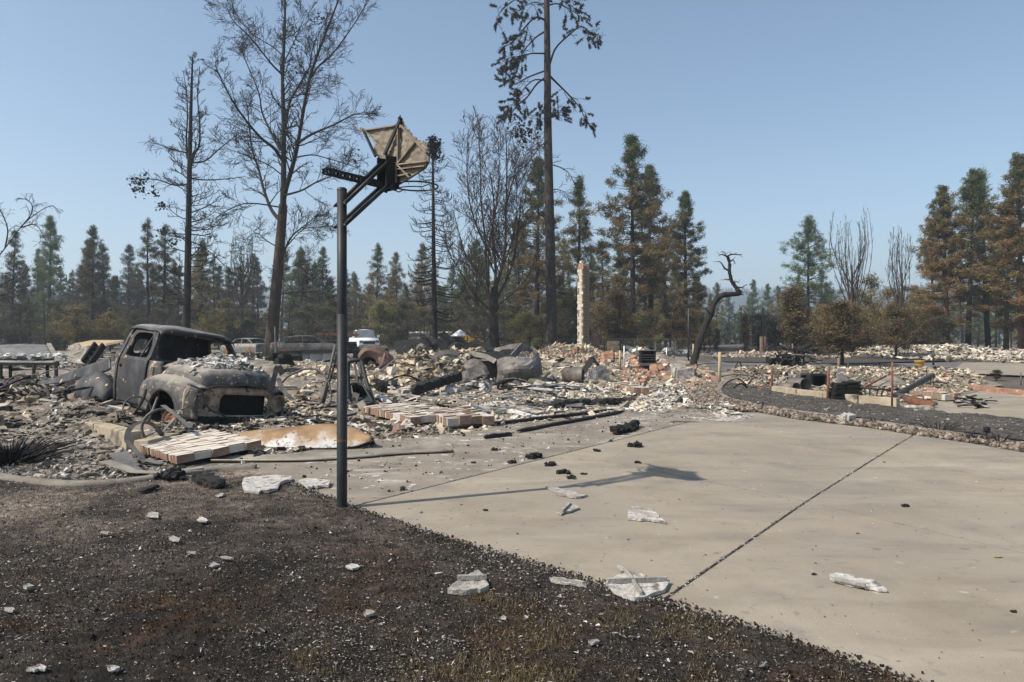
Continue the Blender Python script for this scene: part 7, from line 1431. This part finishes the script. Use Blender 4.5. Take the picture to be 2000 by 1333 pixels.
T.finish('bare_tree', 'bare drooping branches of a tree at the side of the canopy', base, 'bark_burnt')
# ---- conifers with foliage (a few grown kinds, then copies)
def conifer_mesh(kind, seed, H=16.0, base_t=.22, width=.17, n=46, dens_=1.0):
    st_ = random.getstate(); random.seed(seed); rg = np.random.default_rng(seed)
    mb = MB(); mb.tube([(0,0,-.3),(0,0,H*.3),(.05,0,H*.65),(0,0,H*.98)], [H*.016,H*.013,H*.007,.02], 7)
    br = MB(); C, D, S = [], [], []
    for k in range(n):
        t = base_t + (1-base_t)*((k+random.random())/n)**.92; z = t*H; u = (t-base_t)/(1-base_t)
        for j in range(random.choice((2,3,3,4,5))):
            a = random.uniform(0,6.28); L = H*width*((1-u)**.85+.06)*(.5+.5*min(1,u*3.5))*random.choice((.45,.7,.9,1.0,1.25))*random.uniform(.85,1.1)*(1+.25*math.sin(a*2+seed)); e = -.16+.8*u+random.gauss(0,.14); d = Vector((math.cos(a)*math.cos(e), math.sin(a)*math.cos(e), math.sin(e)))
            if random.random() < (.3 if u < .35 else .12): br.tube([Vector((0,0,z)), Vector((0,0,z))+d*L*.5, Vector((0,0,z))+d*L*.8], [.03,.02,.01], 3, False); continue
            p0 = Vector((0,0,z)); p1 = p0+d*L*.6; p2 = p0+d*L+Vector((0,0,L*.2)); br.tube([p0,p1,p2], [max(.025,L*.018),.018,.01], 3, False)
            m_ = int((2.2+L*3.0)*dens_)
            for q in range(m_):
                f = random.uniform(.3,1.05)**.6; c = p0.lerp(p2, f)+Vector((random.gauss(0,.09*L+.04), random.gauss(0,.09*L+.04), random.gauss(0,.06))); C.append(tuple(c)); D.append(u); S.append(random.uniform(.7,1.3))
    C = np.array(C); U = np.array(D); S = np.array(S); k = 17; n_ = len(C)
    pos = np.repeat(C, k, 0) + rg.normal(0,.15,(n_*k,3)); U2 = np.repeat(U, k)
    pal = {'green':[(.08,.12,.045),(.1,.14,.055),(.13,.145,.06)], 'mixed':[(.1,.115,.045),(.17,.14,.06),(.24,.165,.075)], 'brown':[(.24,.15,.07),(.28,.19,.095),(.16,.115,.055),(.13,.13,.055)], 'dark':[(.08,.062,.042),(.11,.082,.055),(.065,.065,.04)], 'olive':[(.11,.1,.05),(.16,.125,.06),(.2,.145,.07)]}[kind]
    cl = rg.integers(0, len(pal), n_); cols = np.array(pal)[np.repeat(cl, k)]*(1+rg.normal(0,.16,(n_*k,1)))
    if kind in ('mixed','olive','dark','brown'):
        top = np.clip((U2-.62+rg.normal(0,.1,n_*k))/.2, 0, 1)[:,None]*(.85 if kind != 'brown' else .6)*(.7 if kind == 'dark' else 1); cols = cols*(1-top)+np.array([.085,.12,.05])*top
    lo = np.clip((.22-U2)/.25, 0, 1)[:,None]*(.7 if kind != 'green' else .25); cols = cols*(1-lo)+np.array([.15,.1,.055])*lo if kind != 'dark' else cols*(1-lo)+np.array([.07,.052,.036])*lo
    yaw = rg.uniform(0, 2*np.pi, n_*k); sc = np.repeat(S, k)*H/16
    tv, tf = tmpl_quad(); R_ = rand_rots(n_*k); sc3 = np.stack([sc*.33, sc*.055, sc*.2], 1)
    V_ = (np.einsum('nij,nkj->nki', R_, tv[None]*sc3[:,None,:]) + pos[:,None,:]).reshape(-1,3); F_ = (np.arange(n_*k)*4)[:,None]+np.arange(4)[None,:]
    random.setstate(st_)
    o1 = mb.build('trunk', 'bark_burnt' if kind != 'brown' else 'bark_orange', smooth=True); br.v and None
    o2 = br.build('branches', 'bark_burnt'); o3 = mesh_np('crown', V_, [F_], np.repeat(np.clip(cols*1.3,.006,.6),4,0), 'leafcol')
    r = [o.data for o in (o1, o2, o3)]
    for o in (o1, o2, o3): bpy.data.objects.remove(o)
    return r
KINDS = {}
for kd, wd, bt in (('green',.20,.2),('mixed',.19,.22),('brown',.20,.2),('dark',.16,.06),('olive',.19,.2)):
    KINDS[kd] = [conifer_mesh(kd, 100+i*7+len(kd), width=wd*(.82,1,1.15)[i], base_t=bt+.04*i, n=(46,40,52)[i]) for i in range(3)]
KINDS['tall'] = [conifer_mesh('olive', 300+i, H=20, width=(.18,.2)[i], base_t=.28, n=52) for i in range(2)]
KINDS['orange'] = [conifer_mesh('brown', 320+i, H=20, width=(.17,.2)[i], base_t=.14, n=60, dens_=1.25) for i in range(2)]
LBL = {'green':'green living conifer','mixed':'half scorched green and brown conifer','brown':'brown scorched conifer','dark':'dark charred narrow conifer','olive':'dull olive scorched conifer','tall':'tall scorched pine with long clear trunk','orange':'tall orange brown scorched pine'}
def conifer(kind, px, pyt, Y, label, group=None, v=None, wide=1.0, lean=0):
    ms = KINDS[kind][random.randrange(len(KINDS[kind])) if v is None else v]; H0 = 20.0 if kind in ('tall','orange') else 16.0
    q = A(px, 660, Y); zg = -.08 - max(0, Y-95)*.02; H = A(px, pyt, Y).z - zg; t_ = thing('conifer', label, 'tree', (q.x, q.y, zg), group); f = H/H0
    t_.scale = (f*wide, f*wide, f); t_.rotation_euler = (random.gauss(0,.02), random.gauss(0,.02), random.uniform(0,6.28))
    for nm, me in zip(('trunk','branches','crown'), ms):
        o = bpy.data.objects.new(nm, me); COL.objects.link(o); o.parent = t_
    return t_
named = [('green',95,425,88,'green topped conifer rising tallest beyond the ash roofed canopy'),('dark',178,445,70,'dark narrow conifer beside the collapsed cabinet'),('dark',290,430,68,'dark pointed conifer, one of the pair behind the pickup cab'),('dark',318,440,70,'dark conifer closest behind the pickup roof'),('mixed',395,470,85,'brownish conifer between bare conifer and grey poplar'),('green',590,488,95,'green conifer just behind the bare maple'),('mixed',735,480,92,'half scorched conifer left of the bare spruce, fuller crown'),('brown',775,497,95,'brown conifer left of the bare spruce'),('brown',822,478,100,'brown conifer right behind the bare spruce'),('green',880,520,120,'pale green far conifer between bare spruce and bare tree'),
 ('green',930,470,85,'green conifer seen through the dense bare tree'),('tall',1047,312,62,'dense tall conifer immediately beside the burnt pine trunk'),('mixed',1128,350,66,'half green conifer between burnt pine and chimney'),('tall',1236,268,62,'tallest scorched pine beyond the chimney with bare lower trunk'),('tall',1272,325,68,'scorched pine crowding behind the tallest one'),('tall',1340,378,60,'scorched pine with open crown behind the leaning snag'),('mixed',1300,445,74,'lower scorched conifer between the two tall pines'),('green',1578,428,85,'tall bright green pine left of the wide bare poplar'),('green',1425,572,150,'small far green conifer below the crooked snag top'),('green',1470,548,140,'pale far green conifer right of the snag'),('green',1500,556,135,'second pale far green conifer right of the snag'),
 ('orange',1850,368,56,'orange scorched pine at the outer side of the orange group'),('mixed',1890,338,60,'dark trunked pine with green top in the orange group'),('mixed',1930,335,62,'slim green topped pine in the orange group'),('orange',1995,312,54,'broad orange green pine closing the orange group'),('orange',1965,400,66,'shorter orange pine tucked between the orange group'),('brown',1828,440,64,'low brown pine skirting the orange group')]
for kd, px, pt, Y, lb in named: conifer(kd, px, pt, Y, lb, wide=1.0 if kd not in ('orange',) else 1.15)
def row(lst, kinds, label, group):
    for px, pt, Y in lst:
        kd = random.choice(kinds); conifer(kd, px, pt, Y, label % LBL[kd], group+', '+kd, wide=random.uniform(.85,1.15))
row([(20,452,80),(-20,470,75),(50,520,95),(130,545,100),(160,470,92),(208,480,95),(250,482,105),(225,540,85),(272,520,95),(345,520,95),(420,505,90),(445,540,95),(505,505,98),(535,560,100),(60,580,70),(150,590,72),(330,560,75)], ['dark','dark','dark','olive'], '%s standing in the dark wood behind the pickup', 'conifers behind the pickup')
row([(570,560,100),(615,515,100),(640,560,95),(660,580,105),(700,538,112),(715,560,100),(760,545,110),(795,560,108),(860,560,115),(905,545,110),(945,505,95),(985,520,90),(1015,455,78)], ['olive','mixed','green','green','mixed'], '%s in the line of trees behind the rubble heap', 'conifers behind the heap')
row([(1100,470,90),(1160,500,95),(1180,470,88),(1205,480,80),(1225,520,95),(1260,460,90),(1285,500,86),(1320,520,90),(1365,540,100),(1385,575,110)], ['olive','mixed','mixed'], '%s in the grove behind the chimney', 'conifers behind the chimney')
row([(1410,600,170),(1445,610,120),(1460,585,160),(1520,560,120),(1540,575,105),(1560,540,100),(1605,530,100),(1620,560,110),(1790,560,120),(1810,600,100),(1880,520,90),(1910,560,85),(1945,540,80),(1975,570,85),(1735,600,110)], ['green','green','mixed'], '%s standing beyond the blackened yard', 'conifers beyond the yard')
row([(x+random.uniform(-14,14), 500+random.uniform(-15,60), random.uniform(100,125)) for x in range(-40,640,26)], ['dark','dark','dark','olive'], '%s deep in the wood behind the burnt lots', 'conifers deep behind the burnt lots')
row([(x+random.uniform(-14,14), 545+random.uniform(-25,35), random.uniform(115,140)) for x in range(640,1400,30)], ['olive','mixed','mixed','green'], '%s deep in the wood behind heap and chimney', 'conifers deep behind heap and chimney')
row([(x+random.uniform(-14,14), 585+random.uniform(-20,25), random.uniform(110,150)) for x in list(range(1500,1820,24))+list(range(1820,2060,26))], ['green','green','mixed','olive'], '%s deep beyond the blackened yard', 'conifers deep beyond the yard')
# ---- leafy scorched trees and shrubs
def leafy_mesh(seed, pal, H=6.0, w=1.6, tb=.25, n=950, narrow=1.0):
    st_ = random.getstate(); random.seed(seed); rg = np.random.default_rng(seed); T = Tree(); T.limb([(0,0,-.2),(0,0,H*tb),(.05,0,H*.6),(0,.05,H*.9)], H*.016, .02, 10, True)
    C = []
    for k in range(46):
        z = H*(tb*.8+(1-tb*.8)*random.random()**.95*.92); u = (z/H-tb)/(1-tb); a = random.uniform(0,6.28); L = w*narrow*(math.sin(math.pi*min(.97,.25+u*.72))**.6)*random.choice((.4,.6,.85,1.1,1.5))*random.uniform(.85,1.1); e = random.uniform(.4,1.0); b = Vector((0,0,z-L*.4)); p = b+Vector((math.cos(a)*L*math.cos(e*.6), math.sin(a)*L*math.cos(e*.6), L*math.sin(e)))
        T.limb([b, b.lerp(p,.5)+Vector((0,0,.05)), p], .02, .006, 5)
        for q in range(n//46): C.append(tuple(b.lerp(p, random.uniform(.3,1.08))+Vector((random.gauss(0,.17), random.gauss(0,.17), random.gauss(0,.19)))))
    C = np.array(C); kk = 9; pos = np.repeat(C, kk, 0)+rg.normal(0,.11,(len(C)*kk,3)); m = len(pos); cols = np.array(pal)[np.repeat(rg.integers(0,len(pal),len(C)),kk)]*(1+rg.normal(0,.2,(m,1)))
    tv, tf = tmpl_quad(); R_ = rand_rots(m); sc3 = np.stack([rg.uniform(.08,.14,m), rg.uniform(.05,.08,m), rg.uniform(.1,.15,m)],1)
    V_ = (np.einsum('nij,nkj->nki', R_, tv[None]*sc3[:,None,:])+pos[:,None,:]).reshape(-1,3); F_ = (np.arange(m)*4)[:,None]+np.arange(4)[None,:]
    random.setstate(st_); o1 = T.t.build('trunk','bark_burnt',smooth=True); o2 = T.b.build('branches','bark_burnt'); o3 = mesh_np('crown', V_, [F_], np.repeat(np.clip(cols*1.3,.006,.6),4,0), 'leafcol'); r = [o.data for o in (o1,o2,o3)]
    for o in (o1,o2,o3): bpy.data.objects.remove(o)
    return r
BR = [(.17,.115,.066),(.125,.088,.052),(.22,.155,.088),(.1,.078,.05),(.13,.12,.06)]; OL = [(.17,.155,.06),(.21,.175,.075),(.12,.1,.045),(.25,.17,.08)]; DK = [(.085,.072,.05),(.066,.058,.044),(.115,.092,.06),(.075,.08,.045),(.09,.095,.05)]; YG = [(.19,.18,.07),(.14,.14,.05),(.24,.2,.09)]
LM = {'pear':leafy_mesh(1,BR,6,1.5,.28,1500), 'narrow':leafy_mesh(2,BR,6,.85,.1,1300), 'olive':leafy_mesh(3,OL,6,1.9,.2,1300), 'dark':leafy_mesh(4,DK,6,1.9,.08,1300), 'yellow':leafy_mesh(5,YG,6,1.9,.1,1300)}
def leafy(kind, px, pyt, Y, label, wide=1.0, name='leafy_tree', group=None, cat='tree', gz_=0.0):
    q = A(px, 660, Y); H = A(px, pyt, Y).z+.05; f = H/6.0; t_ = thing(name, label, cat, (q.x, q.y, -.05), group); t_.scale = (f*wide, f*wide, f); t_.rotation_euler = (0,0,random.uniform(0,6.28))
    for nm, me in zip(('trunk','branches','crown'), LM[kind]):
        o = bpy.data.objects.new(nm, me); COL.objects.link(o); o.parent = t_
    return t_
for a in (('pear',1645,585,34,'brown leaved ornamental tree behind the shingle stacks',1.9),('pear',1750,592,42,'brown leaved ornamental tree behind the wire rack',1.6),('narrow',1552,556,46,'narrow rust brown tree behind the scrap tangle',1.5),('narrow',1455,612,52,'small rust brown tree by the blackened yard',.9),('pear',1210,568,50,'dense brown leaved tree behind the brick pier',1.5),('narrow',1325,590,48,'brown leafy tree right behind the stove',1.3),('narrow',1252,668,40,'low singed shrub growing beside the stove',1.5),('olive',1700,538,62,'olive yellow tree behind the wide bare poplar',1.2),('olive',1735,562,58,'olive brown tree between the two bare poplars',1.1),('olive',1785,575,60,'olive tree at the foot of the orange pines',1.1),('pear',1615,620,48,'dull brown tree beside the narrow rust brown one',1.3),('yellow',1035,605,52,'yellow green bush at the foot of the burnt pine',1.3),('yellow',742,580,72,'olive bush behind the red brown wreck',1.3),('dark',1590,640,46,'grey brown leafless bush across the road',1.5),('narrow',1400,640,60,'short brown tree right of the leaning snag',1.2),('narrow',1350,600,56,'brown tree screening the leaning snag base',1.2),('dark',1100,560,60,'dark scorched thicket between pine and chimney',1.2),('dark',1000,590,60,'dark scorched thicket right of the bare tree',1.3),('yellow',1285,655,62,'yellow green bush beyond the chain link fence',1.8)):
    leafy(*a)
for px, pt, Y in [(-30,600,60),(40,600,62),(110,590,60),(150,610,58),(215,600,60),(265,600,64),(330,590,62),(395,600,66),(440,590,70),(490,600,72),(520,610,75),(570,600,78),(620,610,76),(650,620,80),(700,610,84),(760,600,86)]:
    leafy(random.choice(('dark','dark','olive')), px, pt+random.uniform(-15,15), Y, 'dark scorched undergrowth tree behind the burnt lots', random.uniform(1.0,1.6), 'undergrowth_tree', 'undergrowth behind the burnt lots')
for px, pt, Y in [(800,600,90),(840,615,88),(900,610,86),(1060,620,66),(1130,600,70),(1180,600,72),(1240,600,76),(1300,600,74),(1370,610,72)]:
    leafy(random.choice(('dark','olive','pear')), px, pt+random.uniform(-12,12), Y, 'scorched undergrowth tree in the grove behind heap and chimney', random.uniform(1.0,1.5), 'undergrowth_tree', 'undergrowth behind heap and chimney')
for px, pt, Y in [(x+random.uniform(-10,10), 615+random.uniform(-25,35), random.uniform(54,66)) for x in range(1480,1860,30)]:
    leafy(random.choice(('dark','olive','pear','yellow')), px, pt, Y, 'scorched brush thicket beyond the road and blackened yard', random.uniform(1.2,2.0), 'brush_tree', 'brush beyond the road')
for px, pt, Y in [(x+random.uniform(-10,10), 610+random.uniform(-30,35), random.uniform(56,74)) for x in range(1020,1400,26)]:
    leafy(random.choice(('dark','yellow','pear','olive')), px, pt, Y, 'scorched brush thicket behind chimney and fence', random.uniform(1.2,2.0), 'brush_tree', 'brush behind the fence')
for px, pt, Y in [(x+random.uniform(-10,10), 610+random.uniform(-30,35), random.uniform(64,84)) for x in range(-20,1000,34) if not 670 < x < 760]:
    leafy(random.choice(('dark','dark','dark','olive')), px, pt, Y, 'scorched brush thicket at the edge of the wood', random.uniform(1.2,2.0), 'brush_tree', 'brush at the wood edge')
leafy('narrow', 1946, 722, 24, 'brown withered shrub beside the brick edging', 3.6, 'shrub', None, 'shrub')
# ---- thin burnt stems along the back
T = None
for k in range(46):
    px = random.choice((random.uniform(0,640), random.uniform(1060,1120), random.uniform(1150,1200), random.uniform(880,960), random.uniform(1480,1500))); Y = random.uniform(50,75); q = A(px,660,Y); q.z = -.1; H = random.uniform(2,5.5); mb = MB(); mb.tube([q, q+Vector((random.gauss(0,.1),0,H*.5)), q+Vector((random.gauss(0,.2),0,H))], [.06,.045,.015], 5); 
    tag(mb.build('burnt_sapling', 'bark_burnt'), 'thin bare burnt sapling stem before the wood', 'sapling', 'burnt saplings before the wood')
# far wood on the slope behind, one mass
pos = []; 
for k in range(420):
    x = random.uniform(-190,190); y = random.uniform(120,190); pos.append((x, y))
V_, F_, C_ = [], [], []; b0_ = 0
for x, y in pos:
    H = random.uniform(7,14)*(1 if x < 40 else .62); z0 = -.1-(y-95)*.02
    mm_ = 44; t = np.sort(RNG.uniform(.08,1,mm_)); a = RNG.uniform(0,6.28,mm_); r = H*.15*(1-t)+.15; c = np.stack([x+np.cos(a)*r, y+np.sin(a)*r, z0+t*H],1); s_ = .55+.5*(1-t)
    off = RNG.normal(0,1,(mm_,3,3))*s_[:,None,None]*np.array([1,1,.8]); V_.append((c[:,None,:]+off*.75).reshape(-1,3)); F_.append((b0_+np.arange(mm_)*3)[:,None]+np.arange(3)[None,:]); b0_ += mm_*3
    cc = np.array(random.choice([(.08,.085,.05),(.1,.085,.05),(.085,.11,.05),(.13,.1,.06)])); C_.append(np.repeat(np.clip(cc*(1+RNG.normal(0,.2,(mm_,1))),.01,.3),3,0))
tag(mesh_np('far_wood', np.vstack(V_), [np.vstack(F_)], np.vstack(C_), 'leafcol'), 'hazy far wood behind all the scorched trees', 'forest', kind='stuff')
# ---- hills with a wooded crest
hx = np.linspace(-2500, 2500, 160); hy = np.linspace(700, 1500, 40); X_, Y_ = np.meshgrid(hx, hy, indexing='ij')
t = np.clip((Y_-720)/420, 0, 1); t = t*t*(3-2*t)
Z_ = -18 + .62*t*(140 + 22*vnoise(X_, 0*Y_, .0017, 2) + 8*vnoise(X_, 0*Y_, .006, 3)) + 6*vnoise(X_, Y_, .004, 5)*t
mb = MB(); mb.grid(np.stack([X_, Y_, Z_], 2)); tag(mb.build('hills', 'hillside', smooth=True), 'blue hazy wooded hills on the horizon', 'hills', kind='structure')
n = 5200; x = RNG.uniform(-1400,1400,n); y = RNG.uniform(950,1300,n); tt = np.clip((y-720)/420,0,1); tt = tt*tt*(3-2*tt)
z = -18 + .62*tt*(140+22*vnoise(x,0*y,.0017,2)+8*vnoise(x,0*y,.006,3)) + 6*vnoise(x,y,.004,5)*tt
h_ = RNG.uniform(5,11,n); w_ = h_*.2; V_ = np.stack([np.c_[x-w_,y,z-1], np.c_[x+w_,y+w_,z-1], np.c_[x,y-w_,z-1], np.c_[x,y,z+h_]],1).reshape(-1,3); b = np.arange(n)*4
tag(mesh_np('hill_trees', V_, [np.vstack([np.stack([b,b+1,b+3],1), np.stack([b+1,b+2,b+3],1), np.stack([b+2,b,b+3],1)])], np.repeat(pick_cols(n,[(.02,.032,.018),(.03,.04,.02)]),4,0), 'leafcol'), 'tiny conifers covering the far hills', 'forest', kind='stuff')
# ================================================================ smoke haze over the valley
mb = MB(); mb.box((0, 1150, 66), (5600, 3300, 160))
hm = bpy.data.materials.new('haze'); hm.use_nodes = True; nt = hm.node_tree; nt.nodes.clear()
pv = nt.nodes.new('ShaderNodeVolumePrincipled'); pv.inputs['Color'].default_value = (.72,.84,.97,1); pv.inputs['Density'].default_value = .0008; pv.inputs['Anisotropy'].default_value = .2
ou = nt.nodes.new('ShaderNodeOutputMaterial'); nt.links.new(pv.outputs[0], ou.inputs['Volume']); M['haze'] = hm
tag(mb.build('haze', 'haze'), 'thin blue smoke haze filling the air over the valley', 'haze', kind='stuff')
